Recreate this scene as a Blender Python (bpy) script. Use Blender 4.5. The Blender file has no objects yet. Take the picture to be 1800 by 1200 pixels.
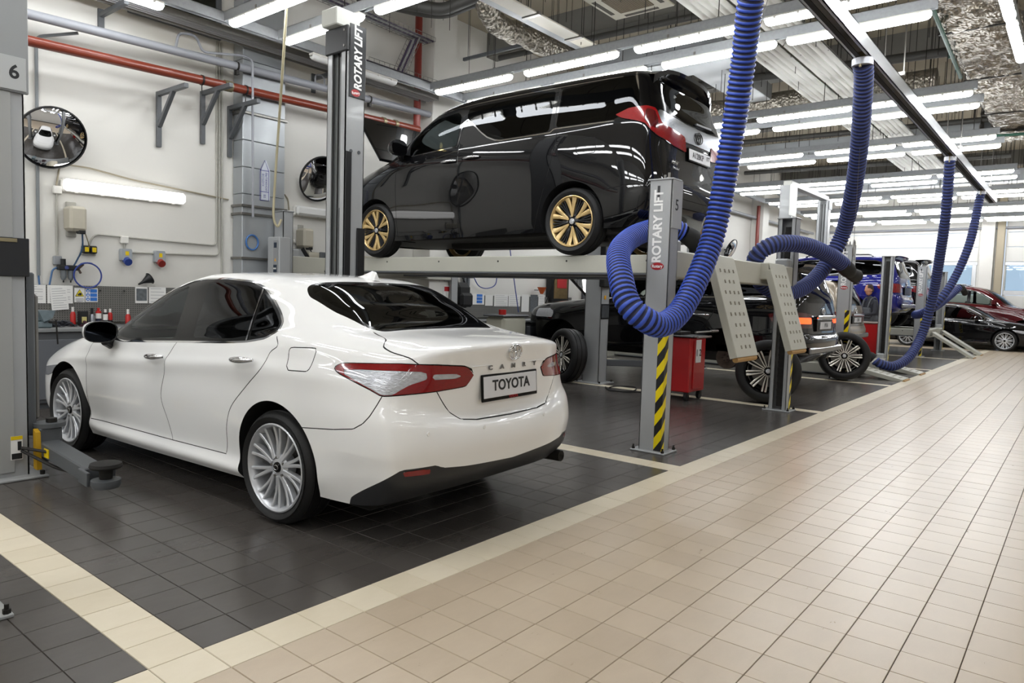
import bpy, bmesh, math, random
import numpy as np
from mathutils import Vector, Matrix
random.seed(7); RNG = np.random.default_rng(7)
pi = math.pi; R = math.radians
scn = bpy.context.scene
COL = scn.collection
# ------------------------------------------------------------------ camera
CAM = np.array([-1.33314628, -2.54700019, 1.39523621])
YAW, PITCH, ROLL, FPX = 0.678255612, 0.0688518894, 0.0309283777, 1250.56172
_f = np.array([math.cos(YAW)*math.cos(PITCH), math.sin(YAW)*math.cos(PITCH), -math.sin(PITCH)])
_r = np.array([math.sin(YAW), -math.cos(YAW), 0.0]); _u = np.cross(_r, _f)
_r2 = _r*math.cos(ROLL)+_u*math.sin(ROLL); _u2 = -_r*math.sin(ROLL)+_u*math.cos(ROLL)
cd = bpy.data.cameras.new('camera'); cam = bpy.data.objects.new('camera', cd); COL.objects.link(cam)
cd.sensor_width = 36.0; cd.lens = FPX/1800*36.0; cd.clip_start = 0.05; cd.clip_end = 200
M = Matrix(((_r2[0], _u2[0], -_f[0], CAM[0]), (_r2[1], _u2[1], -_f[1], CAM[1]), (_r2[2], _u2[2], -_f[2], CAM[2]), (0, 0, 0, 1)))
cam.matrix_world = M
scn.camera = cam
# ------------------------------------------------------------------ world, exposure
scn.view_settings.view_transform = 'Standard'; scn.view_settings.look = 'None'
scn.view_settings.exposure = 0.0; scn.view_settings.gamma = 1.0; scn.view_settings.use_curve_mapping = False
w = bpy.data.worlds.new('world'); scn.world = w; w.use_nodes = True
w.node_tree.nodes['Background'].inputs[0].default_value = (0.75, 0.85, 1.0, 1); w.node_tree.nodes['Background'].inputs[1].default_value = 0.9
LAMP_STRENGTH = 25.5
# ------------------------------------------------------------------ materials
def srgb(h):
    if isinstance(h, str):
        c = [int(h[i:i+2], 16)/255 for i in (0, 2, 4)]
    else: c = h
    return tuple(x/12.92 if x <= .04045 else ((x+.055)/1.055)**2.4 for x in c)
MATS = {}
def pm(name, col, rough=.5, metal=0., coat=0., var=0., scale=8., bump=0., bscale=60., spec=.5, crough=.03, rvar=0., stretch=None, emit=None, estr=0., trans=0.):
    """procedural principled material: noise driven colour variation, roughness variation and bump"""
    if name in MATS: return MATS[name]
    m = bpy.data.materials.new(name); m.use_nodes = True; nt = m.node_tree; b = nt.nodes['Principled BSDF']
    c = srgb(col) if isinstance(col, str) else col
    b.inputs['Base Color'].default_value = (*c, 1); b.inputs['Roughness'].default_value = rough; b.inputs['Metallic'].default_value = metal
    b.inputs['Coat Weight'].default_value = coat; b.inputs['Coat Roughness'].default_value = crough
    b.inputs['Specular IOR Level'].default_value = spec
    if emit is not None:
        b.inputs['Emission Color'].default_value = (*(srgb(emit) if isinstance(emit, str) else emit), 1); b.inputs['Emission Strength'].default_value = estr
    if trans: b.inputs['Transmission Weight'].default_value = trans
    if var or bump or rvar:
        tc = nt.nodes.new('ShaderNodeTexCoord'); mp = nt.nodes.new('ShaderNodeMapping'); nt.links.new(tc.outputs['Object'], mp.inputs[0])
        if stretch: mp.inputs['Scale'].default_value = stretch
    if var or rvar:
        n = nt.nodes.new('ShaderNodeTexNoise'); n.inputs['Scale'].default_value = scale; n.inputs['Detail'].default_value = 6; nt.links.new(mp.outputs[0], n.inputs[0])
        if var:
            mx = nt.nodes.new('ShaderNodeMix'); mx.data_type = 'RGBA'; nt.links.new(n.outputs['Fac'], mx.inputs[0])
            mx.inputs[6].default_value = (*[x*(1-var) for x in c], 1); mx.inputs[7].default_value = (*[min(1, x*(1+var)) for x in c], 1)
            nt.links.new(mx.outputs[2], b.inputs['Base Color'])
        if rvar:
            mr = nt.nodes.new('ShaderNodeMapRange'); nt.links.new(n.outputs['Fac'], mr.inputs[0]); mr.inputs[1].default_value = .3; mr.inputs[2].default_value = .7
            mr.inputs[3].default_value = max(0, rough-rvar); mr.inputs[4].default_value = rough+rvar; nt.links.new(mr.outputs[0], b.inputs['Roughness'])
    if bump:
        n2 = nt.nodes.new('ShaderNodeTexNoise'); n2.inputs['Scale'].default_value = bscale; n2.inputs['Detail'].default_value = 4; nt.links.new(mp.outputs[0], n2.inputs[0])
        bp = nt.nodes.new('ShaderNodeBump'); bp.inputs['Strength'].default_value = bump; bp.inputs['Distance'].default_value = .01
        nt.links.new(n2.outputs['Fac'], bp.inputs['Height']); nt.links.new(bp.outputs[0], b.inputs['Normal'])
    MATS[name] = m; return m
def glass_mat(name, tint, ior=1.33):
    if name in MATS: return MATS[name]
    m = bpy.data.materials.new(name); m.use_nodes = True; nt = m.node_tree; nt.nodes.remove(nt.nodes['Principled BSDF'])
    o = nt.nodes['Material Output']; t = nt.nodes.new('ShaderNodeBsdfTransparent'); t.inputs[0].default_value = (*tint, 1)
    g = nt.nodes.new('ShaderNodeBsdfGlossy'); g.inputs['Roughness'].default_value = .01; g.inputs[0].default_value = (.95, .97, 1, 1)
    fr = nt.nodes.new('ShaderNodeFresnel'); fr.inputs[0].default_value = ior
    mx = nt.nodes.new('ShaderNodeMixShader'); nt.links.new(fr.outputs[0], mx.inputs[0]); nt.links.new(t.outputs[0], mx.inputs[1]); nt.links.new(g.outputs[0], mx.inputs[2])
    nt.links.new(mx.outputs[0], o.inputs[0]); MATS[name] = m; return m
def lin(v): return (v, v, v)
# ------------------------------------------------------------------ mesh builder
def mat_from(x, y, z, o):
    return Matrix(((x[0], y[0], z[0], o[0]), (x[1], y[1], z[1], o[1]), (x[2], y[2], z[2], o[2]), (0, 0, 0, 1)))
def frame(d, up=(0, 0, 1)):
    d = np.array(d, float); d /= np.linalg.norm(d); up = np.array(up, float)
    if abs(d@up) > .99: up = np.array([1., 0, 0])
    a = np.cross(up, d); a /= np.linalg.norm(a); b = np.cross(d, a); return a, b, d
class MB:
    def __init__(s): s.v = []; s.f = []; s.n = 0
    def add(s, V, F):
        V = np.asarray(V, float).reshape(-1, 3); s.v.append(V); s.f += [tuple(i+s.n for i in f) for f in F]; s.n += len(V); return s
    def box(s, lo, hi, b=0., M=None):
        lo = np.minimum(lo, hi).astype(float) if not isinstance(lo, tuple) else np.minimum(np.array(lo, float), np.array(hi, float)); hi = np.maximum(np.array(lo, float), np.array(hi, float))
        if b <= 0:
            V = [(x, y, z) for x in (lo[0], hi[0]) for y in (lo[1], hi[1]) for z in (lo[2], hi[2])]
            F = [(0, 1, 3, 2), (4, 6, 7, 5), (0, 4, 5, 1), (2, 3, 7, 6), (0, 2, 6, 4), (1, 5, 7, 3)]
        else:
            b = min(b, .49*min(hi-lo)); V = []; idx = {}
            for sx in (0, 1):
                for sy in (0, 1):
                    for sz in (0, 1):
                        c = np.array([(lo, hi)[sx][0], (lo, hi)[sy][1], (lo, hi)[sz][2]]); g = np.array([1-2*sx, 1-2*sy, 1-2*sz])*b
                        for k in range(3):
                            q = c+g; q[k] = c[k]; idx[(sx, sy, sz, k)] = len(V); V.append(q)
            F = []
            for k in range(3):
                i, j = (k+1) % 3, (k+2) % 3
                for t in (0, 1):
                    qs = []
                    for a, c_ in ((0, 0), (1, 0), (1, 1), (0, 1)):
                        e = [0, 0, 0]; e[k] = t; e[i] = a; e[j] = c_; qs.append(idx[(*e, k)])
                    F.append(tuple(qs if t else qs[::-1]))
                for a in (0, 1):
                    for c_ in (0, 1):
                        e0 = [0, 0, 0]; e0[i] = a; e0[j] = c_; e1 = list(e0); e1[k] = 1
                        q = [idx[(*e0, i)], idx[(*e1, i)], idx[(*e1, j)], idx[(*e0, j)]]
                        F.append(tuple(q if (a ^ c_) else q[::-1]))
            for sx in (0, 1):
                for sy in (0, 1):
                    for sz in (0, 1):
                        q = [idx[(sx, sy, sz, k)] for k in range(3)]; F.append(tuple(q if (sx+sy+sz) % 2 else q[::-1]))
        if M is not None: V = [tuple(M@Vector(p)) for p in V]
        return s.add(V, F)
    def tube(s, path, r, n=8, cap=True, closed=False):
        P = np.asarray(path, float); m = len(P); rr = np.broadcast_to(np.asarray(r, float), (m,))
        T = np.zeros_like(P)
        T[1:-1] = P[2:]-P[:-2]; T[0] = P[1]-P[0]; T[-1] = P[-1]-P[-2]
        if closed: T[0] = T[-1] = P[1]-P[-2]
        T /= np.linalg.norm(T, axis=1)[:, None]+1e-12
        a, b, _ = frame(T[0]); V = []
        th = np.linspace(0, 2*pi, n, endpoint=False)
        for i in range(m):
            a = a-T[i]*(a@T[i]); a /= np.linalg.norm(a); b = np.cross(T[i], a)
            V.append(P[i]+rr[i]*(np.cos(th)[:, None]*a+np.sin(th)[:, None]*b))
        F = [(i*n+j, i*n+(j+1) % n, (i+1)*n+(j+1) % n, (i+1)*n+j) for i in range(m-1) for j in range(n)]
        if cap and not closed: F += [tuple(range(n))[::-1], tuple((m-1)*n+j for j in range(n))]
        return s.add(np.vstack(V), F)
    def cyl(s, p0, p1, r, n=12, r1=None):
        return s.tube([p0, p1], [r, r if r1 is None else r1], n)
    def bar(s, p0, p1, w, h, up=(0, 0, 1), b=0.):
        p0 = np.array(p0, float); p1 = np.array(p1, float); a, c, d = frame(p1-p0, up); L = np.linalg.norm(p1-p0)
        return s.box((-w/2, -h/2, 0), (w/2, h/2, L), b, mat_from(a, c, d, p0))
    def lathe(s, prof, n=24, M=None, closed=False):
        """prof: (r, z) pairs revolved about local z"""
        th = np.linspace(0, 2*pi, n, endpoint=False); V = []; m = len(prof)
        for r_, z in prof: V.append(np.stack([r_*np.cos(th), r_*np.sin(th), np.full(n, z)], -1))
        V = np.vstack(V)
        F = [(i*n+j, i*n+(j+1) % n, (i+1)*n+(j+1) % n, (i+1)*n+j) for i in range(m-1) for j in range(n)]
        if not closed:
            if prof[0][0] > 1e-6: F.append(tuple(range(n))[::-1])
            if prof[-1][0] > 1e-6: F.append(tuple((m-1)*n+j for j in range(n)))
        if M is not None: V = np.array([tuple(M@Vector(p)) for p in V])
        return s.add(V, F)
    def prism(s, poly, h0, h1, M=None):
        """poly in local xy, extruded along local z"""
        n = len(poly); V = [(x, y, h0) for x, y in poly]+[(x, y, h1) for x, y in poly]
        F = [tuple(range(n))[::-1], tuple(range(n, 2*n))]+[(i, (i+1) % n, n+(i+1) % n, n+i) for i in range(n)]
        if M is not None: V = [tuple(M@Vector(p)) for p in V]
        return s.add(V, F)
    def grid(s, P):
        P = np.asarray(P, float); a, b = P.shape[:2]
        return s.add(P.reshape(-1, 3), [(i*b+j, i*b+j+1, (i+1)*b+j+1, (i+1)*b+j) for i in range(a-1) for j in range(b-1)])
    def mesh(s, name, Minv=None, ang=35):
        V = np.vstack(s.v) if s.v else np.zeros((0, 3))
        if Minv is not None:
            A = np.array(Minv); V = V@A[:3, :3].T+A[:3, 3]
        me = bpy.data.meshes.new(name); me.from_pydata(V.tolist(), [], s.f); me.update()
        fixnormals(me)
        if ang is not None: me.shade_smooth(); me.set_sharp_from_angle(angle=R(ang))
        return me
def fixnormals(me):
    bm = bmesh.new(); bm.from_mesh(me); bmesh.ops.recalc_face_normals(bm, faces=bm.faces[:]); bm.to_mesh(me); bm.free()
# ------------------------------------------------------------------ objects
def link(name, data, mat=None, parent=None):
    o = bpy.data.objects.new(name, data); COL.objects.link(o)
    if mat is not None and data is not None:
        if len(data.materials) == 0: data.materials.append(mat)
    if parent is not None: o.parent = parent
    return o
def tag(o, label=None, cat=None, group=None, kind=None):
    if label: o['label'] = label
    if cat: o['category'] = cat
    if group: o['group'] = group
    if kind: o['kind'] = kind
    return o
WM = {}
def thing(name, label, cat, loc=(0, 0, 0), rz=0., group=None, kind=None):
    o = bpy.data.objects.new(name, None); COL.objects.link(o); o.empty_display_size = .1
    o.location = loc; o.rotation_euler = (0, 0, rz); WM[o.name] = (Matrix.Translation(Vector(loc))@Matrix.Rotation(rz, 4, 'Z')).inverted()
    return tag(o, label, cat, group, kind)
def part(name, mb, mat, parent, local=False, ang=35, kind=None, label=None):
    """a mesh child; geometry in world coordinates unless local"""
    root = parent
    while root.parent is not None: root = root.parent
    me = mb.mesh(name, None if local or root.name not in WM else WM[root.name], ang)
    o = link(name, me, mat, parent)
    if kind: o['kind'] = kind
    if label: o['label'] = label
    return o
def solo(name, mb, mat, label, cat, loc=None, group=None, kind=None, ang=35):
    V = np.vstack(mb.v)
    if loc is None: loc = ((V[:, 0].min()+V[:, 0].max())/2, (V[:, 1].min()+V[:, 1].max())/2, V[:, 2].min())
    loc = tuple(float(a) for a in loc)
    Mi = Matrix.Translation(Vector(loc)).inverted()
    o = link(name, mb.mesh(name, Mi, ang), mat); o.location = loc; WM[o.name] = Mi
    return tag(o, label, cat, group, kind)
def struct(name, mb, mat, ang=35):
    o = link(name, mb.mesh(name, None, ang), mat); o['kind'] = 'structure'; return o
def share(name, me, parent, loc=(0, 0, 0), rot=None):
    o = bpy.data.objects.new(name, me); COL.objects.link(o); o.parent = parent; o.location = loc
    if rot is not None: o.rotation_euler = rot
    return o
def dup(root, loc=None, rz=None, label=None, group=None):
    def cp(o, par):
        c = o.copy(); COL.objects.link(c); c.parent = par
        for ch in list(o.children): cp(ch, c)
        return c
    r = cp(root, None)
    if loc is not None: r.location = loc
    if rz is not None: r.rotation_euler = (0, 0, rz)
    if label: r['label'] = label
    if group: r['group'] = group
    return r
def text_mesh(txt, size, depth=.002, bold=0., shear=0., align='CENTER', space=1., sx=1.):
    cu = bpy.data.curves.new('text', 'FONT'); cu.body = txt; cu.size = size; cu.extrude = depth/2; cu.offset = bold; cu.shear = shear
    cu.align_x = align; cu.align_y = 'CENTER'; cu.space_character = space; cu.resolution_u = 4
    o = bpy.data.objects.new('text', cu); COL.objects.link(o)
    dg = bpy.context.evaluated_depsgraph_get(); me = bpy.data.meshes.new_from_object(o.evaluated_get(dg))
    bpy.data.objects.remove(o); bpy.data.curves.remove(cu)
    if sx != 1.: me.transform(Matrix.Diagonal((sx, 1, 1, 1)))
    return me
def text_part(name, txt, size, mat, parent, origin, xdir, ydir, depth=.002, world=True, **k):
    """text whose reading direction is xdir and whose letters' up is ydir, at origin"""
    me = text_mesh(txt, size, depth, **k)
    x = np.array(xdir, float); x /= np.linalg.norm(x); y = np.array(ydir, float); y -= x*(x@y); y /= np.linalg.norm(y); z = np.cross(x, y)
    Mx = mat_from(x, y, z, origin)
    if parent is not None and world:
        root = parent
        while root.parent is not None: root = root.parent
        if root.name in WM: Mx = WM[root.name]@Mx
    me.transform(Mx); me.name = name
    return link(name, me, mat, parent)
def crv(P, n=12):
    """smooth Catmull-Rom polyline through P"""
    P = np.asarray(P, float); Q = np.vstack([2*P[0]-P[1], P, 2*P[-1]-P[-2]]); out = []
    for i in range(1, len(Q)-2):
        t = np.linspace(0, 1, n, endpoint=False)[:, None]; a, b, c, d = Q[i-1], Q[i], Q[i+1], Q[i+2]
        out.append(.5*((2*b)+(-a+c)*t+(2*a-5*b+4*c-d)*t*t+(-a+3*b-3*c+d)*t**3))
    out.append(P[-1:]); return np.vstack(out)
def bend(P, rad=.05, n=5):
    """polyline with rounded corners"""
    P = [np.array(p, float) for p in P]; out = [P[0]]
    for i in range(1, len(P)-1):
        a, b, c = P[i-1], P[i], P[i+1]; d0 = (a-b); l0 = np.linalg.norm(d0); d1 = (c-b); l1 = np.linalg.norm(d1); q = min(rad, l0*.45, l1*.45)
        p0 = b+d0/l0*q; p1 = b+d1/l1*q
        for t in np.linspace(0, 1, n): out.append((1-t)**2*p0+2*t*(1-t)*b+t*t*p1)
    out.append(P[-1]); return np.array(out)
# ------------------------------------------------------------------ common materials
WALLW = pm('wall_paint', 'DAD8D2', .55, var=.05, scale=.7, bump=.05, bscale=30)
CEILM = pm('ceiling_concrete', 'A79E8C', .85, var=.10, scale=.8)
GALV = pm('galvanised_steel', '8A8E92', .42, metal=.75, var=.14, scale=14, rvar=.1)
GREYP = pm('grey_lift_paint', '9FA1A2', .38, var=.05, scale=4, coat=.15)
GREYD = pm('dark_grey_paint', '55585B', .45, var=.08, scale=5)
GREYL = pm('light_grey_paint', 'B4B5AE', .4, var=.06, scale=3)
BLK = pm('black_plastic', '121315', .42)
BLKR = pm('black_rubber', '0C0C0D', .72, var=.2, scale=20)
STEEL = pm('bare_steel', '8C8A86', .35, metal=.9, var=.12, scale=18)
DSTEEL = pm('dark_steel', '2A2826', .55, metal=.5, var=.25, scale=15)
CHROME = pm('chrome', 'D8D8DA', .06, metal=1.)
WHITEP = pm('white_plastic', 'E4E2DC', .4)
CREAMP = pm('cream_plastic', 'CFCBBB', .45, var=.04)
PAPER = pm('paper_white', 'E6E5E2', .7)
YEL = pm('yellow_paint', 'E3C300', .45)
REDP = pm('red_paint', 'B31217', .35, coat=.3)
CONDUIT = pm('grey_conduit', 'A9A79F', .5)
INK = pm('ink_black', '17181A', .6)
BLUEI = pm('ink_blue', '2C6FC4', .6)
REDI = pm('ink_red', 'B01F24', .5)
GREYI = pm('ink_grey', '8E9094', .7)
LAMPM = pm('lamp_diffuser_lit', 'FFFFFF', .5, emit=(.955, .98, 1.), estr=LAMP_STRENGTH)
LAMPW = pm('wall_lamp_diffuser_lit', 'FFFFFF', .5, emit=(1, .985, .97), estr=2.4)
LAMPO = pm('lamp_diffuser_unlit', 'DDDDDB', .35)
# ------------------------------------------------------------------ tiled floor
T = .205
def tile_mat(name, base, mott, rough, rv):
    m = bpy.data.materials.new(name); m.use_nodes = True; nt = m.node_tree; b = nt.nodes['Principled BSDF']; L = nt.links.new
    g = nt.nodes.new('ShaderNodeNewGeometry')
    dv = nt.nodes.new('ShaderNodeVectorMath'); dv.operation = 'DIVIDE'; dv.inputs[1].default_value = (T, T, 1); L(g.outputs['Position'], dv.inputs[0])
    ml = nt.nodes.new('ShaderNodeVectorMath'); ml.operation = 'MULTIPLY'; ml.inputs[1].default_value = (1, 1, 0); L(dv.outputs[0], ml.inputs[0])
    fl = nt.nodes.new('ShaderNodeVectorMath'); fl.operation = 'FLOOR'; L(ml.outputs[0], fl.inputs[0])
    wn = nt.nodes.new('ShaderNodeTexWhiteNoise'); wn.noise_dimensions = '3D'; L(fl.outputs[0], wn.inputs[0])
    mpn = nt.nodes.new('ShaderNodeVectorMath'); mpn.operation = 'MULTIPLY'; mpn.inputs[1].default_value = (1., 2.2, 1.); L(g.outputs['Position'], mpn.inputs[0])
    n1 = nt.nodes.new('ShaderNodeTexNoise'); n1.inputs['Scale'].default_value = 5; n1.inputs['Detail'].default_value = 7; n1.inputs['Roughness'].default_value = .7; L(mpn.outputs[0], n1.inputs[0])
    n2 = nt.nodes.new('ShaderNodeTexNoise'); n2.inputs['Scale'].default_value = .7; n2.inputs['Detail'].default_value = 3; L(g.outputs['Position'], n2.inputs[0])
    n3 = nt.nodes.new('ShaderNodeTexNoise'); n3.inputs['Scale'].default_value = 260; n3.inputs['Detail'].default_value = 2; L(g.outputs['Position'], n3.inputs[0])
    def comb(a, ka, b2, kb):
        x = nt.nodes.new('ShaderNodeMath'); x.operation = 'MULTIPLY'; x.inputs[1].default_value = ka; L(a, x.inputs[0])
        y = nt.nodes.new('ShaderNodeMath'); y.operation = 'MULTIPLY_ADD'; y.inputs[1].default_value = kb; L(b2, y.inputs[0]); L(x.outputs[0], y.inputs[2]); return y.outputs[0]
    s1 = comb(wn.outputs['Value'], .16, n1.outputs['Fac'], .42); s2 = comb(n2.outputs['Fac'], .30, n3.outputs['Fac'], .14)
    ad = nt.nodes.new('ShaderNodeMath'); ad.operation = 'ADD'; L(s1, ad.inputs[0]); L(s2, ad.inputs[1])
    cr = nt.nodes.new('ShaderNodeMapRange'); cr.inputs[1].default_value = .28; cr.inputs[2].default_value = .74; L(ad.outputs[0], cr.inputs[0])
    mx = nt.nodes.new('ShaderNodeMix'); mx.data_type = 'RGBA'; L(cr.outputs[0], mx.inputs[0]); c0, c1 = srgb(base), srgb(mott)
    mx.inputs[6].default_value = (*c0, 1); mx.inputs[7].default_value = (*c1, 1); L(mx.outputs[2], b.inputs['Base Color'])
    mr = nt.nodes.new('ShaderNodeMapRange'); L(n1.outputs['Fac'], mr.inputs[0]); mr.inputs[1].default_value = .3; mr.inputs[2].default_value = .7; mr.inputs[3].default_value = rough-rv; mr.inputs[4].default_value = rough+rv; L(mr.outputs[0], b.inputs['Roughness'])
    bp = nt.nodes.new('ShaderNodeBump'); bp.inputs['Strength'].default_value = .015; bp.inputs['Distance'].default_value = .002; L(n3.outputs['Fac'], bp.inputs['Height']); L(bp.outputs[0], b.inputs['Normal'])
    return m
TILE = {'dark': tile_mat('tile_anthracite', '474340', '524E4A', .26, .012), 'cream': tile_mat('tile_cream', 'CDC1A8', 'DFD5C0', .34, .04), 'beige': tile_mat('tile_beige', 'AF9F8A', 'C3B39D', .30, .03)}
GROUT = pm('grout_brown', '332A24', .9)
XA, XB, YA, YB = -30, 150, -40, 33          # tile index range
def kind_of(i, j):                            # j index: tile spans y from j*T to (j+1)*T
    if j < -1: return 'beige'
    if j == -1: return 'cream'
    return 'cream' if (i+1) % 20 == 0 and i < 118 else ('dark' if i < 122 else 'beige')
fb = struct('floor', MB().box((-9, -10, -.2), (31, 6.75, -.004)), GROUT)
tmes = {}
def tile_proto(k):
    a, b_ = T/2-.0012, T/2-.0028
    m = MB().add([(-a, -a, -.004), (a, -a, -.004), (a, a, -.004), (-a, a, -.004), (-b_, -b_, 0), (b_, -b_, 0), (b_, b_, 0), (-b_, b_, 0)], [(4, 5, 6, 7), (0, 1, 5, 4), (1, 2, 6, 5), (2, 3, 7, 6), (3, 0, 4, 7)])
    me = m.mesh('floor_tile', ang=None); me.materials.append(TILE[k]); return me
for k in TILE: tmes[k] = tile_proto(k)
tl = {'dark': [], 'cream': [], 'beige': []}
for i in range(XA, XB):
    for j in range(YA, YB):
        x, y = (i+.5)*T, (j+.5)*T
        if x > 30.4 or y > 6.68: continue
        d = np.array([x, y, 0])-CAM; z = d@_f; px, py = (900+FPX*(d@_r2)/max(z, .01), 600-FPX*(d@_u2)/max(z, .01))
        vis = z > .3 and -60 < px < 1860 and py < 1260
        tl[kind_of(i, j)].append((0 if vis else 1, np.linalg.norm(d), x, y))
strip = struct('trim_1', MB().box((-9, -T, -.006), (30, 0, -.0045)), GROUT)
aisle = struct('floor_aisle', MB().box((-9, -10, -.006), (30, -T, -.0045)), GROUT)
for k, par in (('dark', fb), ('cream', strip), ('beige', aisle)):
    L_ = sorted(tl[k]); 
    for q, (v_, d_, x, y) in enumerate(L_[:300]): share('floor_tile', tmes[k], par, (x, y, RNG.uniform(-.0006, .0004)))
    rest = np.array([(x, y) for _, _, x, y in L_[300:]]); n = len(rest); pv = np.array([v.co[:] for v in tmes[k].vertices])
    V = np.zeros((n, 8, 3)); V[:] = pv; V[:, :, :2] += rest[:, None, :]
    F = np.array([(4, 5, 6, 7), (0, 1, 5, 4), (1, 2, 6, 5), (2, 3, 7, 6), (3, 0, 4, 7)]); F = (F[None]+8*np.arange(n)[:, None, None]).reshape(-1, 4)
    me = bpy.data.meshes.new('tile_field'); me.from_pydata(V.reshape(-1, 3).tolist(), [], F.tolist()); me.materials.append(TILE[k])
    o = link('tile_field', me, None, par); o['kind'] = 'stuff'
# ------------------------------------------------------------------ shell
WY = 6.7; WX = 30.4; CZ = 6.3
struct('wall_left', MB().box((-9, WY, -.2), (WX+.4, WY+.3, CZ)), WALLW)
struct('wall_right', MB().box((-9, -10.3, -.2), (WX+.4, -10, CZ)), WALLW)
struct('wall_near', MB().box((-9.3, -10.3, -.2), (-9, WY+.3, CZ)), WALLW)
struct('ceiling', MB().box((-9.3, -10.3, CZ), (WX+.4, WY+.3, CZ+.3)), CEILM)
# pilasters on the left wall
for n_, xx in enumerate((7.30, 15.2, 23.1)):
    struct('trim_%d' % (n_+2), MB().box((xx, WY-.42, 0), (xx+.55, WY, CZ), .01), WALLW)
# far wall: two sectional doors, piers, windows
PANEL = pm('door_panel_white', 'DEDDD8', .4, var=.03, scale=2, emit=None)
wf = struct('wall_far', MB().box((WX, -10, 5.3), (WX+.3, WY+.3, CZ)).box((WX, .05, 0), (WX+.3, .75, 5.3)).box((WX, 6.2, 0), (WX+.3, WY, 5.3)).box((WX, -10, 0), (WX+.3, -5.4, 5.3)), WALLW)
struct('trim_5', MB().box((WX-.3, .28, 0), (WX, .70, 5.6), .01), WALLW); struct('trim_6', MB().box((WX-.2, -.02, 0), (WX, .22, 5.6), .01), pm('pier_tan', 'A79C86', .6))
PANE = glass_mat('window_pane', (.8, .88, .92))
ALU = pm('aluminium', 'B9BABB', .35, metal=.6)
for dn, (y0, y1) in enumerate(((.75, 6.2), (-5.4, -.05))):
    door = struct('door_%d' % (dn+1), MB().box((WX+.02, y0, 0), (WX+.06, y0+.08, 5.3)).box((WX+.02, y1-.08, 0), (WX+.06, y1, 5.3)), PANEL)
    for q, (z0, z1) in enumerate(((0.0, .9), (.92, 1.84), (3.08, 3.6), (3.62, 4.14), (4.16, 4.7), (4.72, 5.28))):
        part('door_panel', MB().box((WX, y0+.02, z0), (WX+.05, y1-.02, z1), .012), PANEL, door)
    fr = MB().box((WX-.01, y0+.02, 1.86), (WX+.05, y1-.02, 2.02), .006).box((WX-.01, y0+.02, 2.94), (WX+.05, y1-.02, 3.07), .006)
    part('window_frame', fr, ALU, door)
    nn = 4
    for q in range(nn):
        a = y0+.05+(y1-y0-.1)*q/nn; b2 = y0+.05+(y1-y0-.1)*(q+1)/nn
        part('window_mullion', MB().box((WX-.01, a, 2.02), (WX+.05, a+.14, 2.94), .006), ALU, door)
        part('window_pane', MB().box((WX+.02, a+.14, 2.02), (WX+.03, b2, 2.94)), PANE, door)
solo('wall_pipe', MB().cyl((WX-.12, 6.3, 4.3), (WX-.12, -5.6, 4.3), .045, 12), pm('pipe_grey', '8E9096', .45), 'grey horizontal pipe across the far doors', 'pipe')
# ground outside the windows
struct('ground_outside', MB().box((WX+.4, -30, -.3), (WX+40, 30, -.25)), pm('asphalt', '6E7072', .9, var=.1))
# ------------------------------------------------------------------ ceiling beams and upper structure
BEAM = pm('beam_grey', '6A6862', .7, var=.1)
for q, xx in enumerate((4.9, 9.1, 13.3, 17.5, 21.7, 25.9)):
    struct('trim_%d' % (10+q), MB().box((xx, -10, CZ-.45), (xx+.3, WY, CZ)), BEAM)
# ------------------------------------------------------------------ luminaires
LZ = 4.5
def lamp_mesh(L=1.5, w=.11):
    """housing tray and rounded diffuser of a waterproof tube light, along local y, hanging below z=0"""
    h = MB().box((-w/2, -L/2, -.035), (w/2, L/2, 0), .012)
    for yy in np.linspace(-L/2+.12, L/2-.12, 6): h.box((-w/2-.006, yy-.015, -.045), (w/2+.006, yy+.015, -.015), .004)
    n = 9; th = np.linspace(0, pi, n); P = []
    ys = np.array([-L/2+.002, -L/2+.012, -L/2+.035, -L/2+.07, L/2-.07, L/2-.035, L/2-.012, L/2-.002]); sc = np.array([.35, .7, .92, 1, 1, .92, .7, .35])
    for y_, s_ in zip(ys, sc): P.append(np.stack([np.cos(th)*w/2*.97*(.55+.45*s_), np.full(n, y_), -.034-np.sin(th)**.7*.062*s_], -1))
    d = MB().grid(P)
    return h, d
h_, d_ = lamp_mesh(); LH = h_.mesh('lamp_housing'); LD = d_.mesh('lamp_diffuser', ang=60); LH.materials.append(WHITEP); LD.materials.append(LAMPM)
LDO = LD.copy(); LDO.materials.clear(); LDO.materials.append(LAMPO)
def lamp(loc, rot, label, group, lit=True):
    r = thing('tube_light', label, 'light', (0, 0, 0), 0, group); r.location = loc; r.rotation_euler = rot
    share('lamp_housing', LH, r); share('lamp_diffuser', LD if lit else LDO, r); return r
ROWS = [(3.27, 4.0), (6.69, 7.43), (10.93, 11.72), (14.26, 15.15), (18.3, 19.2), (21.6, 22.5), (25.2, 26.1), (28.3, 29.0)]
YC = (4.83, 3.08, 1.33, -.30)
ordn = ['first', 'second', 'third', 'fourth', 'fifth', 'sixth', 'seventh', 'eighth']
seat = ['wall end', 'second from wall', 'second from aisle', 'aisle end']
CH = pm('galvanised_channel', '9A9DA0', .45, metal=.3, var=.22, scale=25, rvar=.12)
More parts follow.
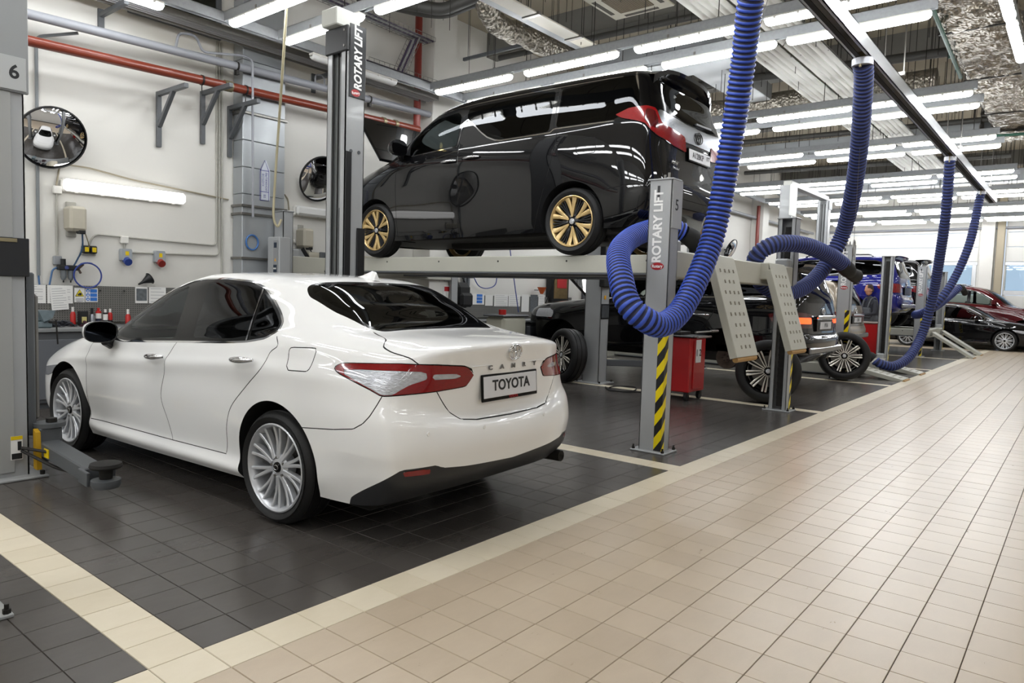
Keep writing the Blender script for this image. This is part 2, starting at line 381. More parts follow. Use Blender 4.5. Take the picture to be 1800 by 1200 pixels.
for ri, pair in enumerate(ROWS):
    for pj, xx in enumerate(pair):
        ra = MB()                                               # C channel, open side down
        ra.box((xx-.035, -1.1, LZ+.02), (xx-.030, 5.7, LZ+.13)).box((xx+.030, -1.1, LZ+.02), (xx+.035, 5.7, LZ+.13)).box((xx-.035, -1.1, LZ+.125), (xx+.035, 5.7, LZ+.13))
        rt = thing('light_rail', 'galvanised channel carrying the %s lamp line of the %s pair from the camera' % (('nearer', 'farther')[pj], ordn[ri]), 'rail', (xx, 2.3, LZ), 0, 'lamp rails')
        part('channel', ra, CH, rt)
        for yy in (-.7, 1.0, 2.7, 4.4):
            part('threaded_rod', MB().cyl((xx, yy, LZ+.12), (xx, yy, CZ-.003), .006, 6), DSTEEL, rt)
            part('rod_nut', MB().cyl((xx, yy, LZ+.13), (xx, yy, LZ+.15), .016, 6), STEEL, rt)
            part('hanger_clip', MB().box((xx-.042, yy+.6, LZ-.02), (xx+.042, yy+.63, LZ+.06), .004), STEEL, rt)
        for li, yy in enumerate(YC):
            if ri == 0 and li == 3 and False: continue
            lamp((xx, yy, LZ+.015), (0, 0, 0), 'lit tube light, %s of the %s line in lamp pair %s' % (seat[li], ('nearer', 'farther')[pj], ordn[ri]), 'tube lights in rows above the bays')
for ri, pair in enumerate(((-.55, .2), (-4.2, -3.4), (-7.6, -6.9))):      # unseen lamp rows added behind the camera for lighting
    for xx in pair:
        for yy in YC: lamp((xx, yy, LZ+.015), (0, 0, 0), 'lit tube light in an unseen lamp row added behind the photographer', 'unseen tube lights added behind the photographer')
# cross rail along the wall ends and along the aisle
rl = MB().box((-2, 5.72, LZ+.02), (29, 5.727, LZ+.14)).box((-2, 5.795, LZ+.02), (29, 5.802, LZ+.14)).box((-2, 5.72, LZ+.135), (29, 5.802, LZ+.14))
solo('light_rail', rl, CH, 'long galvanised channel along the wall end of all lamp rows', 'rail')
for xx, lit, lb in ((1.79, True, 'lit tube light parallel to the wall at the top left corner'), (5.25, False, 'switched off tube light under the wall side rail beside the lift column'), (9.2, True, 'lit tube light parallel to the wall past the minivan roof'), (12.9, True, 'lit tube light parallel to the wall in the middle distance')):
    lamp((xx, 5.76, LZ+.015), (0, 0, pi/2), lb, 'tube lights parallel to the wall', lit)
AISR = MB().box((4, -1.72, LZ+.12), (29, -1.62, LZ+.2))
solo('light_rail', AISR, CH, 'galvanised channel above the aisle at the right picture edge', 'rail')
for q, xx in enumerate((5.9, 7.55, 9.2, 13.2, 14.85, 18.6, 20.2, 24, 25.6)):
    lamp((xx, -1.67, LZ+.1), (0, 0, pi/2), 'lit tube light along the aisle, number %s from the camera' % (q+1) if False else 'lit tube light in the line along the aisle, %s from the near end' % (ordn+['ninth'])[q], 'tube lights along the aisle')
for xx in (-6, -3.5, -1.0, 1.5):  # unseen lamps added to light the hall behind the camera
    for yy in (-4.6, -7): lamp((xx, yy, LZ+.1), (0, 0, pi/2), 'unseen lit tube light added over the far side of the aisle behind the photographer', 'unseen tube lights added behind the photographer')
for xx in (4.5, 8, 12, 16, 20, 24):  # more unseen lamps, added across the aisle for light and reflections
    for yy in (-4.6, -7): lamp((xx, yy, LZ+.1), (0, 0, pi/2), 'unseen lit tube light added over the opposite side of the aisle', 'unseen tube lights added over the opposite side')
# ------------------------------------------------------------------ lofted car bodies: rings of control points -> smooth surface -> cut into panels
def hermite(P, t, tt):
    """monotone cubic through P (n, ...) at parameters t, evaluated at tt"""
    P = np.asarray(P, float); t = np.asarray(t, float); h = np.diff(t); sh = (len(h),)+(1,)*(P.ndim-1); d = np.diff(P, axis=0)/h.reshape(sh)
    m = np.zeros_like(P); m[0] = d[0]; m[-1] = d[-1]
    w1 = (2*h[1:]+h[:-1]).reshape((-1,)+sh[1:]); w2 = (h[1:]+2*h[:-1]).reshape((-1,)+sh[1:])
    a, b = d[:-1], d[1:]; same = a*b > 1e-14
    with np.errstate(divide='ignore', invalid='ignore'): hm = (w1+w2)/(w1/np.where(same, a, 1)+w2/np.where(same, b, 1))
    m[1:-1] = np.where(same, hm, 0)
    i = np.clip(np.searchsorted(t, tt, side='right')-1, 0, len(t)-2); s = (tt-t[i])/h[i]; s = s.reshape((-1,)+sh[1:]); hh = h[i].reshape((-1,)+sh[1:])
    return (2*s**3-3*s**2+1)*P[i]+(s**3-2*s**2+s)*hh*m[i]+(-2*s**3+3*s**2)*P[i+1]+(s**3-s**2)*hh*m[i+1]
def loft(rings, du=.03, dv=.03, smooth=2):
    """rings (nr, nc, 3) in car axes s (rear to front), y (left), z; columns run rear centre -> side -> front centre; last ring lies on the centre plane"""
    G = np.asarray(rings, float); mir = np.array([1, -1, 1.])
    def refine(G, d):
        ch = np.linalg.norm(np.diff(G, axis=0), axis=2).mean(1)+1e-6; t = np.r_[0, np.cumsum(ch)]; tt = [0.]
        for k in range(len(ch)):
            n = max(2, int(round(ch[k]/d))); tt += list(t[k]+ch[k]*np.arange(1, n+1)/n)
        return t, np.array(tt)
    Gu = np.swapaxes(G, 0, 1)                                   # columns first
    t, tt = refine(Gu, du)
    ext = np.concatenate([(Gu[2:0:-1])*mir, Gu, (Gu[-2:-4:-1])*mir]); te = np.r_[-(t[2]), -(t[1]), t, 2*t[-1]-t[-2], 2*t[-1]-t[-3]]
    Gu = hermite(ext, te, tt)
    G = np.swapaxes(Gu, 0, 1)
    t, tt = refine(G, dv)
    ext = np.concatenate([G, G[-2:-3:-1]*mir]); te = np.r_[t, 2*t[-1]-t[-2]]
    G = hermite(ext, te, tt)
    for _ in range(smooth):
        E_ = np.concatenate([G[:, 1:2]*mir, G, G[:, -2:-1]*mir], 1); G = .25*E_[:, :-2]+.5*E_[:, 1:-1]+.25*E_[:, 2:]
        E_ = np.concatenate([2*G[:1]-G[1:2], G, G[-2:-1]*mir], 0); G = .25*E_[:-2]+.5*E_[1:-1]+.25*E_[2:]
    G[:, 0, 1] = 0; G[:, -1, 1] = 0; G[-1, :, 1] = 0
    E_ = np.concatenate([G[:, 1:2]*mir, G, G[:, -2:-1]*mir], 1); E_ = np.concatenate([2*E_[:1]-E_[1:2], E_, E_[-2:-1]*mir], 0)
    N = np.cross(E_[1:-1, 2:]-E_[1:-1, :-2], E_[2:, 1:-1]-E_[:-2, 1:-1]); N /= np.linalg.norm(N, axis=2)[..., None]+1e-12
    c = G.reshape(-1, 3).mean(0); c[1] = 0
    if ((G-c)*N).sum() < 0: N = -N
    lv = np.argmin(np.abs(G[:, 0, 2]-.9)); arc = np.r_[0, np.cumsum(np.linalg.norm(np.diff(G[lv], axis=0), axis=1))]
    a, b = G.shape[:2]
    A = np.concatenate([G, N, np.broadcast_to(arc, (a, b))[..., None]], 2).reshape(-1, 7)
    I = np.arange(a*b).reshape(a, b); q = np.stack([I[:-1, :-1], I[:-1, 1:], I[1:, 1:], I[1:, :-1]], -1).reshape(-1, 4)
    F = np.concatenate([q[:, [0, 1, 2]], q[:, [0, 2, 3]]])
    return Surf(A, F)
class Surf:
    def __init__(s, A, F): s.A = A; s.F = F
    def clean(s):
        used = np.unique(s.F); mp = np.full(len(s.A), -1); mp[used] = np.arange(len(used)); return Surf(s.A[used], mp[s.F] if len(s.F) else s.F)
    def split(s, phi):
        """cut along phi = 0; returns (inside, outside)"""
        if len(s.F) == 0: return s, s
        phi = np.where(np.abs(phi) < 4e-4, 0, phi); F = s.F; pf = phi[F]
        neg = (pf < 0).any(1); pos = (pf > 0).any(1); cross = neg & pos
        ins = [F[~cross & neg]]; out = [F[~cross & ~neg]]; A = list(); nA = len(s.A); ed = {}; In = []; Out = []
        def cut(a, b):
            nonlocal nA
            k = (a, b) if a < b else (b, a)
            if k not in ed:
                t = phi[k[0]]/(phi[k[0]]-phi[k[1]]); A.append(s.A[k[0]]*(1-t)+s.A[k[1]]*t); ed[k] = nA; nA += 1
            return ed[k]
        for tri in F[cross].tolist():
            pin, pout = [], []
            for k in range(3):
                a, b = tri[k], tri[(k+1) % 3]; fa, fb_ = phi[a], phi[b]
                if fa <= 0: pin.append(a)
                if fa >= 0: pout.append(a)
                if fa*fb_ < 0: c = cut(a, b); pin.append(c); pout.append(c)
            for p, dst in ((pin, In), (pout, Out)):
                for k in range(1, len(p)-1): dst.append((p[0], p[k], p[k+1]))
        AA = np.vstack([s.A]+[np.array(A)]) if A else s.A
        ins.append(np.array(In, int).reshape(-1, 3)); out.append(np.array(Out, int).reshape(-1, 3))
        return Surf(AA, np.vstack(ins)).clean(), Surf(AA, np.vstack(out)).clean()
    def join(s, o): return Surf(np.vstack([s.A, o.A]), np.vstack([s.F, o.F+len(s.A)]))
def poly_sd(P, poly):
    """signed distance of 2-D points to a closed polygon, negative inside"""
    poly = np.asarray(poly, float); a = poly; b = np.roll(poly, -1, 0); best = np.full(len(P), 1e9); ins = np.zeros(len(P), bool)
    for (x0, y0), (x1, y1) in zip(a, b):
        dx, dy = x1-x0, y1-y0; L = dx*dx+dy*dy+1e-15
        t = np.clip(((P[:, 0]-x0)*dx+(P[:, 1]-y0)*dy)/L, 0, 1); best = np.minimum(best, np.hypot(P[:, 0]-x0-t*dx, P[:, 1]-y0-t*dy))
        if y0 != y1:
            c = ((y0 > P[:, 1]) != (y1 > P[:, 1])) & (P[:, 0] < (x1-x0)*(P[:, 1]-y0)/(y1-y0)+x0); ins ^= c
    return np.where(ins, -best, best)
def line_d(P, ln):
    best = np.full(len(P), 1e9); ln = np.asarray(ln, float)
    for (x0, y0), (x1, y1) in zip(ln[:-1], ln[1:]):
        dx, dy = x1-x0, y1-y0; L = dx*dx+dy*dy+1e-15
        t = np.clip(((P[:, 0]-x0)*dx+(P[:, 1]-y0)*dy)/L, 0, 1); best = np.minimum(best, np.hypot(P[:, 0]-x0-t*dx, P[:, 1]-y0-t*dy))
    return best
def line_sd(P, ln):
    best = np.full(len(P), 1e9); sg = np.ones(len(P)); ln = np.asarray(ln, float)
    for (x0, y0), (x1, y1) in zip(ln[:-1], ln[1:]):
        dx, dy = x1-x0, y1-y0; L = dx*dx+dy*dy+1e-15
        t = np.clip(((P[:, 0]-x0)*dx+(P[:, 1]-y0)*dy)/L, 0, 1); d = np.hypot(P[:, 0]-x0-t*dx, P[:, 1]-y0-t*dy); m = d < best
        best = np.where(m, d, best); sg = np.where(m, np.sign(dx*(P[:, 1]-y0)-dy*(P[:, 0]-x0)), sg)
    return best*np.where(sg == 0, 1, sg)
AX = {'side': (0, 2), 'rear': (1, 2), 'top': (0, 1), 'wrap': (6, 2)}
def rpoly(P, r=.03, n=4):
    """closed polygon with rounded corners"""
    P = [np.array(p, float) for p in P]; m = len(P); out = []
    for i in range(m):
        a, b, c = P[i-1], P[i], P[(i+1) % m]; d0 = a-b; l0 = np.linalg.norm(d0); d1 = c-b; l1 = np.linalg.norm(d1); q = min(r, .45*l0, .45*l1)
        p0 = b+d0/l0*q; p1 = b+d1/l1*q
        for t in np.linspace(0, 1, n): out.append((1-t)**2*p0+2*t*(1-t)*b+t*t*p1)
    return np.array(out)
# ------------------------------------------------------------------ car assembly
def paint(name, col, flake=0., rough=.35, metal=0.):
    return pm(name, col, rough, metal=metal, coat=1., crough=.015, spec=.05)
GAP = pm('panel_gap_black', '050505', .8)
TINT = glass_mat('tinted_glass', (.035, .036, .038)); CLEAR = glass_mat('clear_glass', (.72, .78, .76), 1.2); LENS = glass_mat('lamp_lens_clear', (.9, .9, .9))
TYRE = pm('tyre_rubber', '0D0D0E', .62, var=.15, scale=30, bump=.05, bscale=150)
LINER = pm('wheel_liner', '080808', .85)
VALANCE = pm('grey_black_plastic', '232427', .5, bump=.03, bscale=300)
REDL = pm('tail_lamp_red', '7D070D', .15, coat=.8, spec=.3, var=.35, scale=60, stretch=(1, 1, 3))
REDD = pm('tail_lamp_dark_red', '4A060A', .12, coat=1.)
CLRL = pm('tail_lamp_clear', 'B4B6BC', .15, metal=.5, coat=1., var=.45, scale=30, bump=.5, bscale=45, stretch=(1, 1, 5))
SILV = pm('alloy_silver', 'C6C8CC', .3, metal=.45, coat=.4)
SILVD = pm('alloy_dark', '3A3B3E', .4, metal=.6)
MACH = pm('alloy_machined', 'C9C5BD', .22, metal=.9)
GLOSSB = pm('gloss_black', '060607', .15, spec=.22)
GOLD = pm('gold_paint', 'CDB078', .32, metal=.55, coat=.6)
INTR = pm('interior_black', '0E0E0F', .6); INTG = pm('interior_grey', '26272A', .7)
DISCM = pm('brake_disc', '6A6763', .35, metal=.9, var=.15, scale=30)
def surf_obj(name, S, mat, parent, ra, side=0, off=0.):
    """side 0: left half mirrored to both halves, +1 left only, -1 right only"""
    if len(S.F) == 0: return None
    def half(sg):
        V = S.A[:, :3]+S.A[:, 3:6]*off; V = np.stack([-V[:, 1]*sg, V[:, 0]-ra, V[:, 2]], -1); N = np.stack([-S.A[:, 4]*sg, S.A[:, 3], S.A[:, 5]], -1); return V, N
    V, N = half(1 if side >= 0 else -1); F = S.F
    def orient(V, N, F):
        fn = np.cross(V[F[:, 1]]-V[F[:, 0]], V[F[:, 2]]-V[F[:, 0]]); fl = (fn*(N[F].mean(1))).sum(1) < 0; F = F.copy(); F[fl] = F[fl][:, ::-1]; return F
    F = orient(V, N, F)
    if side == 0:
        V2, N2 = half(-1); F2 = orient(V2, N2, S.F); F = np.vstack([F, F2+len(V)]); V = np.vstack([V, V2]); N = np.vstack([N, N2])
        n = len(S.A); onc = np.abs(S.A[:, 1]) < 1e-5; mp = np.arange(2*n); mp[n:][onc] = np.where(onc)[0]; F = mp[F]
        ok = (F[:, 0] != F[:, 1]) & (F[:, 1] != F[:, 2]) & (F[:, 0] != F[:, 2]); F = F[ok]
        used = np.unique(F); m2 = np.full(len(V), -1); m2[used] = np.arange(len(used)); F = m2[F]; V = V[used]; N = N[used]
    me = bpy.data.meshes.new(name); me.vertices.add(len(V)); me.vertices.foreach_set('co', V.ravel())
    me.loops.add(len(F)*3); me.loops.foreach_set('vertex_index', F.ravel().astype(np.int32)); me.polygons.add(len(F))
    me.polygons.foreach_set('loop_start', np.arange(0, len(F)*3, 3, dtype=np.int32)); me.polygons.foreach_set('loop_total', np.full(len(F), 3, np.int32))
    me.update(calc_edges=True); me.validate(); me.shade_smooth()
    N = N/(np.linalg.norm(N, axis=1)[:, None]+1e-9); me.normals_split_custom_set_from_vertices(N.tolist())
    return link(name, me, mat, parent)
class Car:
    def __init__(c, name, label, cat, rings, loc, rz, ra, res=.03, smooth=2, z0=0., group=None):
        c.root = thing(name, label, cat, (loc[0], loc[1], z0), rz, group); c.ra = ra; c.S = loft(rings, res, res, smooth); c.arch = []
    def xy(c, ax, S=None): S = S or c.S; i, j = AX[ax]; return S.A[:, [i, j]]
    def take(c, ax, poly, guard=None, grow=0.):
        P = c.xy(ax); ph = poly_sd(P, poly)-grow
        if guard is not None: ph = np.where(guard(c.S.A), ph, np.maximum(ph, .05))
        a, c.S = c.S.split(ph); return a
    def band(c, ax, poly, w, guard=None, closed=True):
        pl = np.vstack([poly, poly[:1]]) if closed else np.asarray(poly, float); i0, j0 = AX[ax]
        near = line_d(c.xy(ax), pl) < w/2+.02
        if guard is not None: near &= guard(c.S.A)
        fm = near[c.S.F].any(1); far = Surf(c.S.A, c.S.F[~fm]).clean(); S = Surf(c.S.A, c.S.F[fm]).clean()
        gd = lambda A, ph: ph if guard is None else np.where(guard(A), ph, np.maximum(ph, .05))
        for off in (w*2.2, -w*2.2, 0.):                          # put vertices on and beside the line first, so that a thin strip survives
            i_, j_ = S.split(gd(S.A, line_sd(S.A[:, [i0, j0]], pl)-off)); S = i_.join(j_) if len(i_.F) else j_
        a, o = S.split(gd(S.A, line_d(S.A[:, [i0, j0]], pl)-w/2)); c.S = far.join(o) if len(o.F) else far; return a
    def obj(c, name, S, mat, side=0, parent=None, off=0.): return surf_obj(name, S, mat, parent or c.root, c.ra, side, off)
    def both(c, name, S, mat, off=0., parent=None):
        return [surf_obj(name, S, mat, parent or c.root, c.ra, sd, off) for sd in (1, -1)]
    def gap(c, ax, ln, w=.006, guard=None, closed=False):
        g = c.band(ax, ln, w, guard, closed)
        if not hasattr(c, 'gaps'): c.gaps = g
        else: c.gaps = c.gaps.join(g)
    def wheel_cut(c, s0, z0, r, name='wheel_liner', y_in=.56, flare=0.):
        P = c.S.A[:, [0, 2]]; ph = np.hypot(P[:, 0]-s0, P[:, 1]-z0)-r; ph = np.where(c.S.A[:, 1] > .55, ph, np.maximum(ph, .05))
        a, c.S = c.S.split(ph)
        # edge of the opening -> liner strip turned inward
        E_ = a.A; m = np.abs(np.hypot(E_[:, 0]-s0, E_[:, 2]-z0)-r) < 1e-3; e = E_[m]; an = np.arctan2(e[:, 2]-z0, e[:, 0]-s0); o = np.argsort(an); e = e[o][:, :3]
        e = e[(np.sort(an) > -.9) | (np.sort(an) < -2.3)]
        an = np.unwrap(np.arctan2(e[:, 2]-z0, e[:, 0]-s0)); 
        k = np.where(np.arctan2(e[:, 2]-z0, e[:, 0]-s0) < -1.57, np.arctan2(e[:, 2]-z0, e[:, 0]-s0)+2*pi, np.arctan2(e[:, 2]-z0, e[:, 0]-s0)); e = e[np.argsort(k)]
        for sg in (1, -1):
            g0 = np.stack([-e[:, 1]*sg, e[:, 0]-c.ra, e[:, 2]], -1); g1 = g0.copy(); g1[:, 0] = -sg*y_in; gm = g0.copy(); gm[:, 0] = -sg*(np.abs(g0[:, 0])-.03)
            mb = MB().grid([g0, gm, g1]); cen = np.array([-sg*y_in, s0-c.ra, z0]); nn = len(g1); mb.add(np.vstack([g1, cen[None]]), [(i, i+1, nn) for i in range(nn-1)])
            part(name, mb, LINER, c.root, local=True)
    def finish(c, body_mat, name='body_shell', gapmat=None):
        if hasattr(c, 'gaps'): c.obj('panel_gap', c.gaps, gapmat or GAP, off=-.002)
        return c.obj(name, c.S, body_mat)
    def box(c, name, lo, hi, mat, b=.01, parent=None):
        """axis box in car coordinates (s, y, z)"""
        return part(name, MB().box((-hi[1], lo[0]-c.ra, lo[2]), (-lo[1], hi[0]-c.ra, hi[2]), b), mat, parent or c.root, local=True)
    def pt(c, s, y, z): return np.array([-y, s-c.ra, z])
    def at(c, S, ax, p, guard=None):
        """surface attributes nearest to point p in a projection"""
        i, j = AX[ax]; d = np.hypot(S.A[:, i]-p[0], S.A[:, j]-p[1])
        if guard is not None: d = np.where(guard(S.A), d, 9)
        return S.A[np.argmin(d)]
# ---- wheels: local x = outward axle direction, origin at hub centre
def tyre_mb(R0, w, rr, n=56, grooves=True):
    prof = [(rr-.004, -w/2+.02), (rr+.012, -w/2+.004), ((R0+rr)/2, -w/2-.006), (R0-.035, -w/2+.004), (R0-.012, -w/2+.018), (R0-.002, -w/2+.04)]
    if grooves:
        for q in (-.28, 0, .28):
            y = q*w; prof += [(R0, y-.009), (R0-.008, y-.006), (R0-.008, y+.006), (R0, y+.009)]
    prof += [(R0-.002, w/2-.04), (R0-.012, w/2-.018), (R0-.035, w/2-.004), ((R0+rr)/2, w/2+.006), (rr+.012, w/2-.004), (rr-.004, w/2-.02)]
    MX = Matrix(((0, 0, 1, 0), (1, 0, 0, 0), (0, 1, 0, 0), (0, 0, 0, 1)))
    return MB().lathe(prof, n, MX, closed=True)
MXW = Matrix(((0, 0, 1, 0), (1, 0, 0, 0), (0, 1, 0, 0), (0, 0, 0, 1)))
def spoke_mb(a0, a1, r0, r1, w0, w1, x0, x1, dep=.03, curve=0.):
    """tapered spoke from hub angle a0 to rim angle a1"""
    V = []; n = 5
    for k in range(n):
        t = k/(n-1); r_ = r0+(r1-r0)*t; a = a0+(a1-a0)*t; w_ = (w0+(w1-w0)*t)/2; x = x0+(x1-x0)*t+curve*math.sin(pi*t)
        c_, s_ = math.cos(a), math.sin(a); P = np.array([0, r_*c_, r_*s_]); tn = np.array([0, -s_, c_])
        for (o, xx) in ((-w_, x-dep), (-w_, x-.004), (-w_*.6, x), (w_*.6, x), (w_, x-.004), (w_, x-dep)): V.append(P+tn*o+np.array([xx, 0, 0]))
    F = [(k*6+j, k*6+(j+1) % 6, (k+1)*6+(j+1) % 6, (k+1)*6+j) for k in range(n-1) for j in range(6)]+[tuple(range(6))[::-1], tuple((n-1)*6+j for j in range(6))]
    return MB().add(V, F)
WHEEL_CACHE = {}
def wheel_set(style, R0, w, rr):
    """list of (name, mesh) : first is the rim (parent), rest its sub-parts"""
    key = (style, R0, w, rr)
    if key in WHEEL_CACHE: return WHEEL_CACHE[key]
    xo = w/2-.012; out = []
    main = {'sedan': SILV, 'van': GLOSSB, 'suv': GLOSSB, 'suv2': GLOSSB, 'plain': SILV}[style]
    rim = MB().lathe([(rr, xo+.004), (rr-.008, xo+.008), (rr-.018, xo), (rr-.03, xo-.03), (rr-.045, -w/2+.03), (rr-.005, -w/2+.01), (rr+.004, -w/2+.01), (rr-.03, -w/2+.05), (rr-.022, xo-.03), (rr+.004, xo-.004)], 48, MXW, closed=True)
    out.append(('wheel', rim.mesh('wheel_rim'), {'sedan': SILV, 'van': GOLD, 'suv': GLOSSB, 'suv2': GLOSSB, 'plain': SILV}[style]))
    out.append(('tyre', tyre_mb(R0, w, rr).mesh('tyre', ang=50), TYRE))
    out.append(('brake_disc', MB().lathe([(.0, xo-.10), (.10, xo-.10), (.10, xo-.115), (rr*.70, xo-.115), (rr*.70, xo-.135), (.0, xo-.135)], 32, MXW).mesh('brake_disc'), DISCM))
    out.append(('wheel_back', MB().lathe([(.0, xo-.16), (rr-.05, xo-.165), (rr-.05, xo-.17), (0, xo-.17)], 24, MXW).mesh('wheel_back'), LINER))
    hubr = .062
    out.append(('hub', MB().lathe([(0, xo-.02), (hubr, xo-.022), (hubr+.018, xo-.035), (hubr+.02, xo-.09), (0, xo-.09)], 24, MXW).mesh('hub'), main if style != 'van' else GLOSSB))
    out.append(('hub_cap', MB().lathe([(0, xo-.008), (.026, xo-.009), (.031, xo-.014), (.032, xo-.022), (0, xo-.022)], 20, MXW).mesh('hub_cap'), GLOSSB if style == 'sedan' else SILV))
    ring = MB(); a = np.linspace(0, 2*pi, 21); ring.tube(np.stack([np.full(21, xo-.009), .019*np.cos(a), .014*np.sin(a)], -1), .0022, 5, closed=True); out.append(('hub_emblem', ring.mesh('hub_emblem'), CHROME))
    for k in range(5):
        a = 2*pi*k/5+.3; p = np.array([xo-.03, .058*math.cos(a), .058*math.sin(a)]); out.append(('lug_nut', MB().cyl(p, p+np.array([.014, 0, 0]), .009, 6).mesh('lug_nut'), STEEL))
    r1 = rr-.012
    if style == 'sedan':                                        # ten slim twin spokes
        for k in range(10):
            a = 2*pi*k/10+.1
            for dd, ex in ((-.06, -.135), (.06, .135)):
                out.append(('spoke', spoke_mb(a+dd, a+ex*(1 if k % 2 else .9), hubr*.9, r1, .021, .019, xo-.016, xo-.004, .035, -.012).mesh('spoke', ang=25), SILV))
    elif style == 'van':                                        # six gold forked spokes with dark blades between them
        for k in range(6):
            a = 2*pi*k/6+.25
            for dd, ex in ((-.1, -.2), (.1, .2)):
                out.append(('gold_spoke', spoke_mb(a+dd*.6, a+ex, hubr*.8, r1-.004, .016, .058, xo-.02, xo-.004, .02, -.006).mesh('gold_spoke', ang=25), GOLD))
            for ex in (-.11, 0, .11):
                out.append(('dark_spoke', spoke_mb(a+pi/6+ex*.7, a+pi/6+ex*1.35, hubr*1.1, r1-.012, .008, .012, xo-.03, xo-.016, .03).mesh('dark_spoke'), SILVD))
    elif style in ('suv', 'suv2'):
        nn = 10 if style == 'suv' else 10
        for k in range(nn):
            a = 2*pi*k/nn
            for ex in (-.075, .075):
                out.append(('spoke', spoke_mb(a+ex*2.1, a+ex, hubr*.9, r1-.004, .015, .028, xo-.014, xo-.003, .03, -.004).mesh('spoke', ang=25), MACH))
            out.append(('spoke_web', spoke_mb(a, a, hubr*.9, r1-.008, .02, .02, xo-.022, xo-.014, .02).mesh('spoke_web'), GLOSSB))
    for o in out:
        if len(o[1].materials) == 0: o[1].materials.append(o[2])
    WHEEL_CACHE[key] = out; return out
def put_wheel(parent, style, R0, w, rr, loc, rz=0., tilt=None, detail=True, spin=0.):
    ws = wheel_set(style, R0, w, rr); o = share(ws[0][0], ws[0][1], parent, loc); o.rotation_euler = (spin, 0, rz) if tilt is None else tilt
    for n_, me, _ in ws[1:]:
        if not detail and n_ in ('lug_nut', 'hub_emblem', 'spoke_web'): continue
        share(n_, me, o)
    return o
def emblem(c, parent, o, xd, yd, w=.13, h=.09, mat=None):
    """three-ellipse chrome badge at o (local car coords) in the plane of xd, yd"""
    mb = MB(); a = np.linspace(0, 2*pi, 41); x = np.array(xd, float); x /= np.linalg.norm(x); y = np.array(yd, float); y -= x*(x@y); y /= np.linalg.norm(y); o = np.array(o, float)
    for (cx, cy, rx, ry, t) in ((0, 0, w/2, h/2, .0055), (0, .18*h, w*.36, h*.17, .0045), (0, -.02*h, w*.13, h*.40, .0045)):
        mb.tube(o+np.outer(cx+rx*np.cos(a), x)+np.outer(cy+ry*np.sin(a), y), t, 6, closed=True)
    return part('emblem', mb, mat or CHROME, parent, local=True, ang=60)
